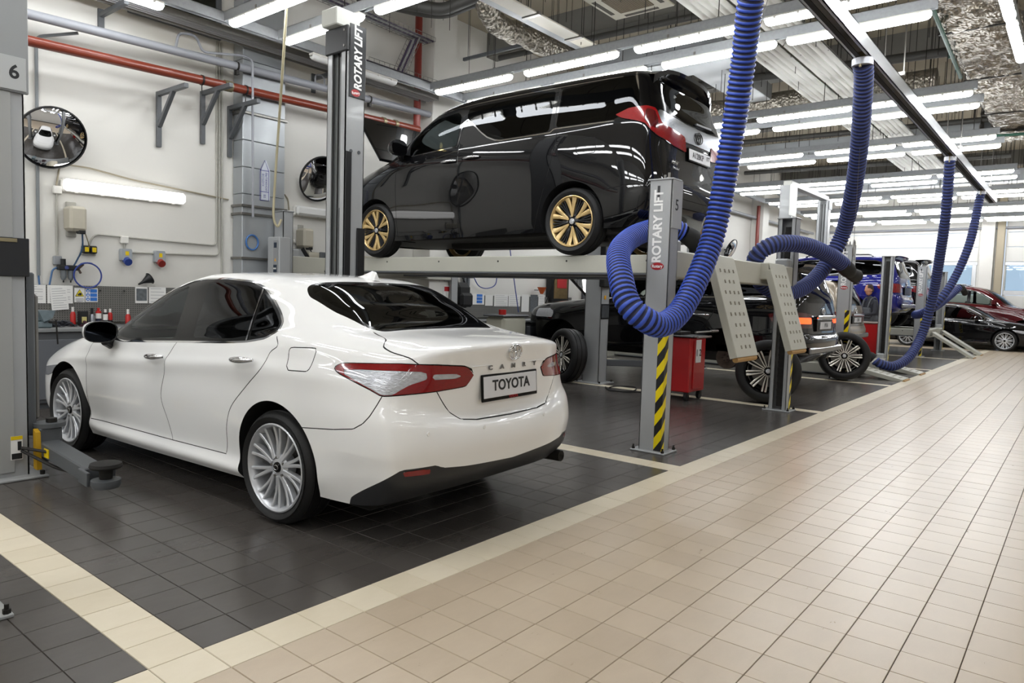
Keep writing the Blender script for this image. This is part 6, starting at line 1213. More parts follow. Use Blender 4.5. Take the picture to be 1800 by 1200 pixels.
# ------------------------------------------------------------------ mechanic
def skin_body(name, root, joints, edges, mat, sub=2):
    me = bpy.data.meshes.new(name); me.from_pydata([j[:3] for j in joints], edges, []); o = link(name, me, mat, root)
    sk = o.modifiers.new('skin', 'SKIN'); sk.use_smooth_shade = True
    for v, j in zip(me.skin_vertices[0].data, joints): v.radius = (j[3], j[4] if len(j) > 4 else j[3]); v.use_root = False
    me.skin_vertices[0].data[0].use_root = True
    ss = o.modifiers.new('sub', 'SUBSURF'); ss.levels = sub; ss.render_levels = sub
    return o
SKIN = pm('skin', 'B98467', .55); HAIR = pm('hair_brown', '3A2A1E', .8); CLOTH = pm('shirt_dark_grey', '2B2C33', .85, var=.1, scale=20); OVER = pm('overall_grey', '55575C', .85, var=.1, scale=15)
def mechanic(label, loc, rz, lean=.15):
    root = thing('person', label, 'person', loc, rz)
    # local +x forward; body = torso + arms + legs in one skin
    J = [(0, 0, .98, .15, .17), (.02, 0, 1.2, .13, .17), (.05, 0, 1.40, .12, .17), (.07, 0, 1.50, .065, .07), (.09, 0, 1.58, .055),
         (.05, .17, 1.42, .065), (.12, .24, 1.16, .048), (.36, .20, 1.13, .036), (.44, .18, 1.14, .03),
         (.05, -.17, 1.42, .065), (.10, -.25, 1.16, .048), (.33, -.22, 1.08, .036), (.41, -.20, 1.08, .03),
         (0, .10, .92, .10), (.02, .11, .50, .07), (-.02, .11, .10, .05), (.12, .12, .05, .045),
         (0, -.10, .92, .10), (.03, -.11, .50, .07), (0, -.11, .10, .05), (.14, -.12, .05, .045)]
    E_ = [(0, 1), (1, 2), (2, 3), (3, 4), (2, 5), (5, 6), (6, 7), (7, 8), (2, 9), (9, 10), (10, 11), (11, 12), (0, 13), (13, 14), (14, 15), (15, 16), (0, 17), (17, 18), (18, 19), (19, 20)]
    body = skin_body('body', root, J, E_, CLOTH)
    # head
    n1, n2 = 16, 20; P = []
    for i in range(n1+1):
        t = i/n1; zz = -.125+.25*t; rr = math.sqrt(max(0, 1-((zz-.015)/.14)**2)); row = []
        for a in np.linspace(0, 2*pi, n2+1):
            fx = .098*rr*math.cos(a); fy = .075*rr*math.sin(a)
            if math.cos(a) > .9 and abs(zz+.01) < .035: fx += .018*(1-abs(zz+.01)/.035)                 # nose
            if zz < -.03: fx *= .94; fy *= .84
            row.append((.12+fx, fy, 1.70+zz))
        P.append(row)
    hd = part('head', MB().grid(P), SKIN, root, local=True, ang=60)
    for sg in (1, -1): part('ear', MB().lathe([(0, 0), (.022, .002), (.026, .008), (.012, .012), (0, .012)], 12, Matrix.Translation((.115, sg*.072, 1.70))@Matrix.Rotation(-sg*pi/2, 4, 'X')), SKIN, hd, local=True); part('eye', MB().lathe([(0, .004), (.010, .002), (.012, 0)], 10, Matrix.Translation((.205, sg*.03, 1.715))@Matrix.Rotation(pi/2, 4, 'Y')), INK, hd, local=True)
    part('mouth', MB().box((.197, -.022, 1.648), (.204, .022, 1.654), .002), pm('lip', '8A4B40', .6), hd, local=True)
    hp = []
    for i in range(9):
        t = i/8; zz = .02+.118*t; rr = math.sqrt(max(.0, 1-((zz-.015)/.145)**2)); hp.append([(.108+.108*rr*math.cos(a)*(1 if math.cos(a) < 0 else .93), .083*rr*math.sin(a), 1.70+zz-(.05*(1-t) if math.cos(a) < .2 else -.03*(1-t))) for a in np.linspace(0, 2*pi, n2+1)])
    part('hair', MB().grid(hp), HAIR, root, local=True, ang=60)
    part('bib', MB().box((.10, -.13, 1.05), (.205, .13, 1.30), .03), OVER, root, local=True)
    for sg in (1, -1): part('strap', MB().tube(crv([(.20, sg*.10, 1.29), (.14, sg*.11, 1.48), (.03, sg*.10, 1.535), (-.09, sg*.05, 1.42), (-.12, sg*.02, 1.1)], 5), .018, 6), OVER, root, local=True)
    part('trousers', MB().lathe([(.155, .0), (.17, .04), (.175, .12), (.16, .2)], 20, Matrix.Translation((0, 0, .92))@Matrix.Diagonal((.95, 1.12, 1, 1)), closed=True), OVER, root, local=True)
    for sg, J0 in ((1, (.02, .11)), (-1, (.03, -.11))):
        part('trouser_leg', MB().tube([(0, sg*.10, .98), (J0[0]*.5, sg*.105, .75), (J0[0]+.01, J0[1], .50), (-.01, J0[1], .28), (-.02, J0[1], .10)], [.115, .105, .09, .08, .075], 14), OVER, root, local=True)
        part('shoe', MB().box((-.10, sg*.115-.05, .0), (.19, sg*.115+.05, .09), .035), BLK, root, local=True)
        hx, hy, hz = (.44, .18, 1.14) if sg > 0 else (.41, -.20, 1.08)
        pm_ = part('hand', MB().box((hx-.01, hy-.02, hz-.04), (hx+.08, hy+.02, hz+.04), .018), SKIN, root, local=True)
        for q, (dz, ln_) in enumerate(((.03, .07), (.010, .08), (-.010, .075), (-.03, .06))): part('finger', MB().tube([(hx+.07, hy, hz+dz), (hx+.07+ln_*.5, hy-sg*.01, hz+dz), (hx+.07+ln_*.8, hy-sg*.035, hz+dz-.005)], [.010, .009, .007], 7), SKIN, pm_, local=True)
        part('thumb', MB().tube([(hx+.01, hy-sg*.015, hz+.03), (hx+.05, hy-sg*.045, hz+.05), (hx+.08, hy-sg*.05, hz+.05)], [.012, .010, .008], 7), SKIN, pm_, local=True)
    return root
mechanic('mechanic in dark shirt and grey overalls working beneath the blue car', (16.95, 1.38, 0), R(140))
# ------------------------------------------------------------------ services on the left wall
PIPER = pm('pipe_red_brown', '74301F', .35, coat=.3); PIPEG = pm('pipe_grey', '8E9096', .45)
rp = thing('red_pipe', 'red-brown pipe running along the left wall on brackets', 'pipe', (2.8, 6.35, 3.9)); part('pipe_run', MB().cyl((-5, 6.35, 3.70), (7.05, 6.35, 4.06), .056, 16), PIPER, rp)
for xx in (3.30, 3.90, 5.4): zz = 3.70+(xx+5)*.0299; part('pipe_clamp', MB().lathe([(.060, -.012), (.064, -.012), (.064, .012), (.060, .012)], 18, Matrix.Translation((xx, 6.35, zz))@Matrix.Rotation(pi/2, 4, 'Y'), closed=True).cyl((xx, 6.35, zz-.06), (xx, 6.35, zz-.17), .006, 6), DSTEEL, rp)
part('pipe_coupling', MB().cyl((3.60, 6.35, 3.957), (3.70, 6.35, 3.96), .07, 16).box((3.62, 6.26, 3.93), (3.68, 6.44, 3.99), .008), pm('tarnished_brass', '8E8468', .4, metal=.6), rp)
for xx in (6.25, 6.5): part('pipe_coupling', MB().cyl((xx, 6.35, 3.70+(xx+5)*.0299), (xx+.06, 6.35, 3.70+(xx+5.06)*.0299), .068, 16), pm('tarnished_brass', '8E8468', .4, metal=.6), rp)
solo('red_pipe', MB().cyl((7.05, 6.40, 2.2), (7.05, 6.40, CZ), .06, 16).cyl((7.05, 6.40, 3.4), (7.05, 6.40, 3.5), .075, 16), pm('pipe_red', '7C261B', .4, coat=.2), 'vertical red pipe beside the white pilaster', 'pipe')
solo('red_pipe', MB().cyl((23.0, 6.42, 0.5), (23.0, 6.42, 4.6), .06, 12), pm('pipe_red', '7C261B', .4, coat=.2), 'vertical red pipe on the wall in the far distance', 'pipe')
gp = thing('grey_pipe', 'long pale grey pipe above the red-brown one on the left wall', 'pipe', (2.8, 6.45, 4.2)); part('pipe_run', MB().cyl((-5, 6.36, 3.96), (7.3, 6.36, 4.36), .052, 16), PIPEG, gp)
for xx in (3.78, 6.0): zz = 3.96+(xx+5)*.0325; part('pipe_clamp', MB().lathe([(.054, -.012), (.060, -.012), (.060, .012), (.054, .012)], 18, Matrix.Translation((xx, 6.36, zz))@Matrix.Rotation(pi/2, 4, 'Y'), closed=True).box((xx-.02, 6.33, zz-.11), (xx+.02, 6.39, zz-.055)), DSTEEL, gp)
for q, xx in enumerate((5.0,)): part('pipe_loop', MB().tube(bend([(xx, 6.36, 4.28), (xx, 6.36, 4.46), (xx+.16, 6.36, 4.46), (xx+.16, 6.36, 4.29)], .08), .012, 8), PIPEG, gp)
solo('grey_pipe', MB().cyl((7.9, 6.5, 4.2), (29.5, 6.5, 4.2), .05, 12), PIPEG, 'pale grey pipe along the wall beyond the first pilaster', 'pipe')
solo('drop_pipe', MB().tube(bend([(3.0, 6.42, 4.26), (3.02, 6.38, 4.46), (3.2, 6.3, 4.46), (3.28, 6.3, 4.28), (3.86, 6.3, 4.39), (3.97, 6.3, 4.36), (3.99, 6.3, 2.30)], .07, 6), .016, 8), PIPEG, 'thin grey pipe bending down in front of the metal air duct', 'pipe')
for q, (xx, zt, lb) in enumerate(((2.91, 3.76, 'first grey steel pipe bracket left of the air duct'), (3.48, 3.90, 'middle grey steel pipe bracket, set highest'), (3.86, 3.79, 'grey steel pipe bracket next to the air duct'))):
    bk = thing('wall_bracket', lb, 'bracket', (xx, WY, zt-.68), 0, 'pipe brackets on the left wall')
    part('upright', MB().box((xx-.028, WY-.05, zt-.68), (xx+.028, WY-.003, zt), .004), GREYD, bk); part('arm', MB().box((xx-.026, WY-.74, zt-.055), (xx+.026, WY-.05, zt), .004), GREYD, bk); part('strut', MB().bar((xx, WY-.05, zt-.42), (xx, WY-.42, zt-.04), .045, .05, up=(1, 0, 0), b=.004), GREYD, bk)
# convex mirrors
MIR = pm('convex_mirror', 'E8E8EA', .015, metal=1.)
def mirror(label, x, y, z, r, yaw=0., tilt=.42):
    root = thing('convex_mirror', label, 'mirror', (x, y, z), 0, 'round convex mirrors on the wall'); MX = Matrix.Translation((x, y, z))@Matrix.Rotation(yaw, 4, 'Z')@Matrix.Rotation(pi/2+tilt, 4, 'X'); Rs = r*2.3
    prof = [(r*math.sin(t*pi/2*.0+0)*0, 0)]; pts = []
    for k in range(10):
        q = r*(1-k/9); pts.append((max(q, 1e-4), math.sqrt(Rs*Rs-q*q)-math.sqrt(Rs*Rs-r*r)))
    part('mirror_face', MB().lathe(pts, 40, MX), MIR, root, ang=70); part('mirror_rim', MB().lathe([(r-.004, -.02), (r+.012, -.02), (r+.014, .008), (r-.002, .014)], 40, MX, closed=True), BLK, root); part('mirror_back', MB().lathe([(0, -.03), (r*.9, -.022), (r, -.01)], 30, MX).cyl((x, y+.04, z), (x, WY, z), .02, 8), BLK, root)
mirror('round convex mirror beside the lift column numbered 6', 1.66, 6.48, 2.94, .335)
mirror('round convex mirror partly hidden by the tall ROTARY LIFT column', 5.20, 6.48, 2.99, .335)
mirror('round convex mirror beyond the raised lift', 20.9, 6.48, 2.98, .335); mirror('farthest round convex mirror above the blue car', 13.5, 6.48, 2.98, .335)
# wall lamps
for q, (x0, zz, lit, lb) in enumerate(((1.80, 2.465, True, 'lit wall lamp between the mirror and the air duct'), (4.86, 2.505, False, 'unlit wall lamp under the second convex mirror'), (9.0, 2.49, False, 'unlit wall lamp behind the raised lift'))):
    wl = thing('wall_lamp', lb, 'light', (x0+.71, WY, zz), 0, 'wall lamps'); part('lamp_housing', MB().box((x0, WY-.06, zz-.075), (x0+1.42, WY-.002, zz+.075), .02), WHITEP, wl)
    part('lamp_diffuser', MB().box((x0+.008, WY-.135, zz-.068), (x0+1.412, WY-.058, zz+.068), .03), LAMPW if lit else LAMPO, wl)
    for xx in np.linspace(x0+.15, x0+1.27, 5): part('lamp_clip', MB().box((xx-.015, WY-.08, zz-.082), (xx+.015, WY-.05, zz-.07)), WHITEP, wl)
# conduits
def conduit(label, P, r=.011, m=CONDUIT, rad=.07, grp='conduits on the left wall'): return solo('conduit', MB().tube(bend(P, rad), r, 8), m, label, 'conduit', group=grp)
yw = WY-.02
conduit('dark grey vertical conduit passing behind the near convex mirror', [(1.92, 6.45, 4.14), (1.58, yw, 4.05), (1.57, yw, 1.42)], .018, pm('conduit_dark', '7B7F82', .5))
conduit('thin conduit from the junction box down to the grey socket', [(1.76, yw, 2.36), (1.76, yw, 1.66)], .012)
conduit('conduit running from the near mirror towards the air duct', [(1.76, yw, 2.45), (1.80, yw, 2.70), (2.1, yw, 2.70), (2.6, yw, 2.63), (3.85, yw, 2.54)], .010, pm('conduit_beige', '9B927E', .6))
for q in range(3): conduit('%s of three vertical conduits left of the air duct' % ('left', 'middle', 'right')[q], [(3.68+.035*q, yw, 4.6), (3.69+.035*q, yw, 1.9 if q < 2 else 1.2)] if q == 2 else [(3.68+.035*q, yw, 4.6), (3.68+.035*q, yw, 1.82-.05*q), (3.0-.5*q, yw, 1.78-.04*q)] if q else [(3.68, yw, 4.6), (3.68, yw, 1.90), (2.15, yw, 1.93), (2.09, yw, 1.78)], .011)
conduit('conduit loop feeding the junction box at the second mirror', [(4.72, yw, 2.72), (4.78, yw, 2.66), (4.80, yw, 2.50)], .010, pm('conduit_beige', '9B927E', .6)); conduit('dark vertical conduit right of the air duct', [(4.60, yw, 4.35), (4.60, yw, 2.4)], .015, pm('conduit_dark', '7B7F82', .5))
conduit('blue air line from the dark conduit to the air regulator', [(1.57, yw, 1.42), (1.58, yw, 1.28), (1.66, yw-.02, 1.26), (1.70, yw-.03, 1.5), (1.78, yw-.04, 1.53)], .010, pm('air_line_blue', '4A6E9A', .5))
for x_, z_, lb in ((1.765, 2.40, 'small white junction box left of the lit wall lamp'), (4.82, 2.45, 'small white junction box left of the unlit wall lamp'), (2.49, 1.89, 'small white junction box above the blue socket')): solo('junction_box', MB().box((x_-.045, WY-.05, z_-.045), (x_+.045, WY-.002, z_+.045), .008).cyl((x_-.02, WY-.052, z_), (x_-.02, WY-.049, z_), .006, 6), WHITEP, lb, 'junction box')
conduit('short conduit from junction box to the blue socket', [(2.49, yw, 1.85), (2.49, yw, 1.77)], .012)
# sockets
def socket(label, x, z, col, name='wall_socket'):
    r_ = thing(name, label, 'socket', (x, WY, z), 0, 'industrial sockets on the left wall'); part('socket_body', MB().prism([(-.06, -.02), (.06, -.02), (.06, .10), (.05, .12), (-.05, .12), (-.06, .10)], 0, .09, mat_from((1, 0, 0), (0, 0, 1), (0, -1, 0), (x, WY-.002, z))), pm('socket_grey', '9EA3A8', .45), r_)
    part('socket_face', MB().cyl((x, WY-.05, z-.01), (x, WY-.13, z-.045), .045, 16), pm(col[0], col[1], .45), r_); part('socket_label', MB().box((x-.02, WY-.094, z+.04), (x+.02, WY-.091, z+.09)), YEL, r_)
socket('grey industrial socket with a blue face', 2.495, 1.66, ('socket_blue', '27408B')); socket('grey industrial socket with a red face', 2.90, 1.66, ('socket_red', '8C2A24'))
ds = thing('wall_socket', 'double black socket with yellow lids', 'socket', (2.09, WY, 1.70), 0, 'industrial sockets on the left wall'); part('socket_plate', MB().box((2.01, WY-.03, 1.68), (2.17, WY-.002, 1.70), .004), CONDUIT, ds)
for q in (0, 1): s_ = part('socket_body', MB().box((2.015+.08*q, WY-.08, 1.70), (2.085+.08*q, WY-.002, 1.79), .01), BLK, ds); part('socket_lid', MB().box((2.028+.08*q, WY-.085, 1.715), (2.072+.08*q, WY-.079, 1.77), .003), YEL, s_)
solo('wall_socket', MB().box((1.715, WY-.05, 1.55), (1.80, WY-.002, 1.65), .008), pm('box_grey', '8D9094', .5), 'plain grey box at the end of the thin conduit', 'socket')
# hose reels
def reel(label, x, z):
    r_ = thing('hose_reel', label, 'hose reel', (x, WY, z), 0, 'enclosed hose reels on the wall'); part('reel_case', MB().box((x-.09, WY-.26, z-.14), (x+.09, WY-.03, z+.14), .03), pm('reel_beige', 'B9B3A3', .5, var=.06), r_); part('reel_mount', MB().box((x-.05, WY-.04, z-.2), (x+.05, WY-.002, z+.2), .005), CONDUIT, r_); part('reel_outlet', MB().box((x+.0, WY-.24, z-.17), (x+.08, WY-.16, z-.12), .01), BLK, r_); return r_
r1 = reel('beige hose reel above the double socket', 1.905, 2.08); part('hose', MB().tube(crv([(1.96, 6.5, 1.92), (1.975, 6.55, 1.75), (1.94, 6.6, 1.62), (1.88, 6.62, 1.48), (1.885, 6.62, 1.40)], 8), .009, 8), pm('hose_teal', '2A4A6A', .5), r1); part('hose_end', MB().tube([(1.99, 6.5, 1.92), (2.04, 6.55, 1.82), (2.06, 6.57, 1.76)], [.006, .006, .010], 6), pm('tarnished_brass', '8E8468', .4, metal=.6), r1)
r2 = reel('beige hose reel right of the power unit', 4.99, 2.10); part('hose', MB().tube([(5.04, 6.5, 1.95), (5.1, 6.5, 1.85), (5.16, 6.5, 1.79)], .009, 6), BLK, r2)
# air regulator with blue coil
fr_ = thing('air_regulator', 'black air filter regulator with two clear bowls', 'regulator', (1.84, WY, 1.38)); part('manifold', MB().box((1.74, WY-.12, 1.49), (1.94, WY-.04, 1.55), .01), BLK, fr_); part('regulator_knob', MB().cyl((1.80, WY-.08, 1.55), (1.80, WY-.08, 1.62), .026, 14), BLK, fr_); part('gauge', MB().cyl((1.815, WY-.12, 1.52), (1.815, WY-.14, 1.52), .022, 16), CHROME, fr_)
for xx in (1.80, 1.875): part('bowl', MB().lathe([(.03, 0), (.03, -.08), (.018, -.11), (0, -.115)], 14, Matrix.Translation((xx, WY-.08, 1.49))), pm('bowl_smoke', '6F7478', .25), fr_); part('bowl_drain', MB().cyl((xx, WY-.08, 1.375), (xx, WY-.08, 1.35), .008, 8), BLK, fr_)
part('gun_fitting', MB().bar((1.93, WY-.1, 1.50), (2.0, WY-.1, 1.57), .02, .03).bar((1.95, WY-.1, 1.51), (1.975, WY-.1, 1.46), .02, .02), pm('fitting_brown', '4A3A32', .5), fr_)
a = np.linspace(-.5, 2*pi+.3, 40); solo('air_hose', MB().tube(np.stack([2.045+.15*np.sin(a), np.full(40, 6.60)-.004*a, 1.44+.145*np.cos(a)], -1), .009, 8), pm('air_hose_blue', '2B3F8A', .45), 'blue air hose hanging in a ring beside the air regulator', 'hose')
# pegboard and notices
def peg_mat():
    m = bpy.data.materials.new('pegboard_grey'); m.use_nodes = True; nt = m.node_tree; b = nt.nodes['Principled BSDF']; L = nt.links.new; g = nt.nodes.new('ShaderNodeNewGeometry'); v = nt.nodes.new('ShaderNodeVectorMath'); v.operation = 'SCALE'; v.inputs['Scale'].default_value = 1/.026; L(g.outputs['Position'], v.inputs[0]); f = nt.nodes.new('ShaderNodeVectorMath'); f.operation = 'FRACTION'; L(v.outputs[0], f.inputs[0]); s = nt.nodes.new('ShaderNodeSeparateXYZ'); L(f.outputs[0], s.inputs[0])
    def near(o):
        x = nt.nodes.new('ShaderNodeMath'); x.operation = 'COMPARE'; x.inputs[1].default_value = .5; x.inputs[2].default_value = .2; L(o, x.inputs[0]); return x.outputs[0]
    mm = nt.nodes.new('ShaderNodeMath'); mm.operation = 'MULTIPLY'; L(near(s.outputs['X']), mm.inputs[0]); L(near(s.outputs['Z']), mm.inputs[1]); mx = nt.nodes.new('ShaderNodeMix'); mx.data_type = 'RGBA'; L(mm.outputs[0], mx.inputs[0]); mx.inputs[6].default_value = (*srgb('6B6A66'), 1); mx.inputs[7].default_value = (*srgb('2C2B29'), 1); L(mx.outputs[2], b.inputs['Base Color']); b.inputs['Roughness'].default_value = .5; return m
PEG = peg_mat()
def sheet(parent, x0, z0, x1, z1, y=6.605, m=None, name='paper', rot=0., lines=0):
    cx, cz = (x0+x1)/2, (z0+z1)/2; Mx = mat_from((math.cos(rot), 0, math.sin(rot)), (-math.sin(rot), 0, math.cos(rot)), (0, -1, 0), (cx, y, cz)); w_, h_ = abs(x1-x0)/2, abs(z1-z0)/2
    p = part(name, MB().box((-w_, -h_, 0), (w_, h_, .002), 0, Mx), m or PAPER, parent)
    if lines:
        mb = MB()
        for k in range(lines): zz = h_*.8-1.6*h_*k/max(1, lines-1); mb.box((-w_*.8, zz-.0022, .002), (w_*(.8 if k % 3 else .45), zz+.0022, .0026), 0, Mx)
        part('printed_lines', mb, GREYI, p, kind='stuff')
    return p
def station(x0, x1, lb, bx0, bx1, lb2):
    pg = thing('pegboard', lb, 'pegboard', ((x0+x1)/2, 6.64, .90)); part('board', MB().box((x0, 6.61, .89), (x1, 6.64, 1.318), .003), PEG, pg); part('board_mount', MB().box((x0+.2, 6.64, .9), (x0+.3, WY-.001, 1.3)).box((x1-.3, 6.64, .9), (x1-.2, WY-.001, 1.3)), GREYD, pg)
    wb = thing('workbench', lb2, 'workbench', ((bx0+bx1)/2, 6.33, 0)); part('bench_top', MB().box((bx0, 6.0, .82), (bx1, 6.66, .862), .006), pm('bench_top_grey', '8A8C8C', .4, metal=.3), wb); n_ = max(2, int((bx1-bx0)/.75)); wd = (bx1-bx0)/n_
    for q in range(n_):
        a_ = bx0+wd*q; cb = part('cabinet', MB().box((a_+.005, 6.04, .06), (a_+wd-.005, 6.64, .815), .005), GREYD, wb)
        dr = part('cabinet_door', MB().box((a_+.04, 6.022, .10), (a_+wd-.04, 6.042, .74), .006), pm('door_grey', '62656A', .45), wb); part('door_lock', MB().cyl((a_+.08, 6.02, .42), (a_+.08, 6.026, .42), .012, 10), STEEL, dr)
    part('plinth', MB().box((bx0+.02, 6.08, 0), (bx1-.02, 6.62, .062)), GREYD, wb); return pg, wb
pg, wb = station(.4, 3.35, 'grey perforated tool board with papers and warning signs', .3, 3.5, 'grey steel workbench against the left wall under the tool board')
sheet(pg, 1.30, 1.11, 1.615, 1.316, lines=7); sheet(pg, 1.628, 1.11, 1.89, 1.316, lines=7); sheet(pg, 1.66, 1.035, 1.835, 1.305, y=6.598, rot=.08, lines=9)
s1 = sheet(pg, 1.905, 1.125, 2.015, 1.292, name='warning_sign'); part('warning_triangle', MB().prism([(-.045, 0), (.045, 0), (0, .08)], 0, .002, mat_from((1, 0, 0), (0, 0, 1), (0, -1, 0), (1.96, 6.602, 1.195))), pm('sign_yellow', 'E5CF1D', .5), s1); part('warning_figure', MB().box((1.94, 6.597, 1.205), (1.98, 6.6, 1.225)).box((1.955, 6.597, 1.222), (1.978, 6.6, 1.235)), INK, s1)
part('warning_outline', MB().tube([(1.915, 6.6, 1.195), (2.005, 6.6, 1.195), (1.96, 6.6, 1.275), (1.915, 6.6, 1.195)], .003, 4), INK, s1); part('printed_lines', MB().box((1.915, 6.599, 1.15), (2.005, 6.6015, 1.155)).box((1.92, 6.599, 1.165), (2.0, 6.6015, 1.17)).box((1.925, 6.599, 1.135), (1.995, 6.6015, 1.14)), GREYI, s1, kind='stuff')
s2 = sheet(pg, 2.022, 1.128, 2.157, 1.292, name='notice_sign')
for k in range(3): part('blue_disc', MB().cyl((2.048, 6.599, 1.26-.049*k), (2.048, 6.6035, 1.26-.049*k), .019, 16), BLUEI, s2); part('blue_panel', MB().box((2.074, 6.599, 1.24-.049*k), (2.148, 6.6035, 1.28-.049*k)), BLUEI, s2); part('disc_figure', MB().cyl((2.048, 6.597, 1.258-.049*k), (2.048, 6.6, 1.258-.049*k), .009, 10), PAPER, s2)
ph = sheet(pg, 2.585, 1.12, 2.735, 1.322, name='photo_print'); part('photo_image', MB().box((2.597, 6.600, 1.15), (2.723, 6.6035, 1.30)), pm('photo_grey', '5F6468', .5, var=.6, scale=30), ph); sheet(pg, 2.75, 1.12, 2.96, 1.322, lines=5)
for xx in (2.18, 2.45): part('peg_hook', MB().tube([(xx, 6.61, 1.27), (xx, 6.58, 1.26), (xx, 6.575, 1.275)], .005, 6), BLK, pg)
pg2, wb2 = station(8.0, 12.15, 'second perforated tool board seen under the raised lift', 8.1, 12.15, 'second grey workbench seen under the raised lift')
s3 = sheet(pg2, 8.78, 1.14, 9.12, 1.35, name='notice_sign')
for k in range(3): part('blue_panel', MB().box((8.9, 6.599, 1.29-.06*k), (9.06, 6.6035, 1.34-.06*k)), BLUEI, s3)
sheet(pg2, 9.15, 1.12, 9.38, 1.33, name='notice_sign'); sheet(pg2, 9.42, 1.11, 9.85, 1.35, lines=6); sheet(pg2, 9.87, 1.11, 10.25, 1.35, lines=6); sheet(pg2, 10.3, 1.0, 10.55, 1.36); sheet(pg2, 10.6, 1.0, 10.85, 1.36, m=pm('photo_grey', '5F6468', .5, var=.6, scale=30)); sheet(pg2, 10.88, 1.0, 11.1, 1.36, lines=7)
# things on the bench
def bottle(name, label, x, y, segs, h, r, capm, grp='bottles and cans on the workbench'):
    b = thing(name, label, 'bottle', (x, y, .8625), 0, grp)
    z = .8625
    for q, (hh, m) in enumerate(segs): part('body' if q == 0 else 'label_band', MB().lathe([(0, 0), (r, 0), (r, hh), (0, hh)] if q < len(segs)-1 else [(0, 0), (r, 0), (r, hh*.8), (r*.55, hh), (0, hh)], 16, Matrix.Translation((x, y, z))), m, b); z += hh
    part('cap', MB().lathe([(0, 0), (r*.5, 0), (r*.5, h-(z-.8625)), (0, h-(z-.8625))], 12, Matrix.Translation((x, y, z-.002))), capm, b); return b
RD = pm('bottle_red', 'B4201C', .35); WH = pm('bottle_white', 'E2E0DC', .35); SL = pm('can_silver', '9A9DA3', .3, metal=.7)
bottle('grease_tube', 'tall red and white tube on the workbench', 1.83, 6.44, [(.16, RD)], .215, .028, WH); bottle('spray_can', 'silver spray can with black cap on the workbench', 2.03, 6.44, [(.13, SL)], .205, .030, BLK); bottle('spray_can', 'dark spray can with white label and red cap', 2.10, 6.44, [(.08, pm('can_navy', '23283A', .35)), (.06, WH), (.03, RD)], .205, .030, RD); bottle('spray_can', 'black and white can between two red topped cans', 2.175, 6.44, [(.06, BLK), (.07, WH), (.02, BLK)], .19, .027, WH); bottle('spray_can', 'red and white can right of the black and white one', 2.235, 6.46, [(.06, BLK), (.09, RD)], .195, .025, WH); bottle('spray_can', 'red can standing nearest to the windscreen', 2.43, 6.44, [(.13, RD)], .19, .03, WH); bottle('spray_can', 'short red can left of the black and white can', 2.14, 6.52, [(.13, RD)], .18, .022, WH)
bx_ = thing('parts_box', 'small black box with a yellow card on the workbench', 'box', (1.93, 6.42, .8625)); part('box_shell', MB().box((1.885, 6.38, .8625), (1.97, 6.46, 1.03), .004), BLK, bx_); part('card', MB().box((1.90, 6.374, .90), (1.95, 6.379, .965)), pm('card_yellow', 'C9BC7A', .6), bx_)
vs = thing('bench_vise', 'worn grey bench vise on the workbench edge', 'vise', (1.42, 6.12, .8625)); VM = pm('vise_grey_blue', '6C7A80', .5, var=.3, scale=20)
part('vise_base', MB().box((1.36, 6.06, .8625), (1.50, 6.24, .93), .015), VM, vs); part('jaw', MB().box((1.36, 6.12, .93), (1.50, 6.20, 1.05), .012), VM, vs); part('moving_jaw', MB().prism([(-.08, .06), (.08, .06), (.05, -.02), (-.03, -.06)], 0, .07, mat_from((1, 0, 0), (0, 0, 1), (0, -1, 0), (1.44, 6.10, .99))), VM, vs); part('screw', MB().cyl((1.46, 6.03, .93), (1.46, 5.90, .93), .014, 10), DSTEEL, vs); part('tommy_bar', MB().cyl((1.485, 5.92, .96), (1.50, 5.92, .70), .008, 8), DSTEEL, vs)
def heap(label, x, y, w, d, h, m, n=26):
    mb = MB(); rg = np.random.default_rng(int(x*100))
    for k in range(n):
        t = rg.uniform(0, 2*pi); c0 = np.array([x+rg.uniform(-w, w), y+rg.uniform(-d, d), .8625+abs(rg.normal(0, h*.5))]); ln = rg.uniform(.03, .07)
        P = [c0+np.array([ln*math.cos(t+q)*(.3+q*.3), ln*math.sin(t+q)*(.3+q*.3), .012*math.sin(q*2.)]) for q in range(4)]; mb.tube(crv(P, 3), rg.uniform(.008, .016), 6)
    V = np.vstack(mb.v); V[:, 2] = np.maximum(V[:, 2], .863); mb.v = [V]
    return solo('rag_heap', mb, m, label, 'rags', kind='stuff')
heap('heap of dark gloves and rags left of the vise', 1.28, 6.35, .14, .14, .07, pm('rag_dark', '1C1D22', .9, var=.5, scale=40), 34); heap('heap of dark gloves and rags right of the vise', 1.66, 6.36, .13, .12, .06, pm('rag_grey', '35363C', .9, var=.5, scale=40), 34); heap('dark red rag on the workbench', 1.95, 6.2, .07, .06, .04, pm('rag_red', '3A1620', .9, var=.4, scale=30), 18)
fnl = thing('funnel', 'black funnel hung on the wall above the tool board', 'funnel', (2.76, 6.62, 1.33)); part('funnel_cone', MB().lathe([(.075, .0), (.07, .01), (.018, -.10), (.01, -.16)], 20, Matrix.Translation((2.76, 6.60, 1.43))@Matrix.Rotation(R(60), 4, 'Y')), BLK, fnl, ang=50)
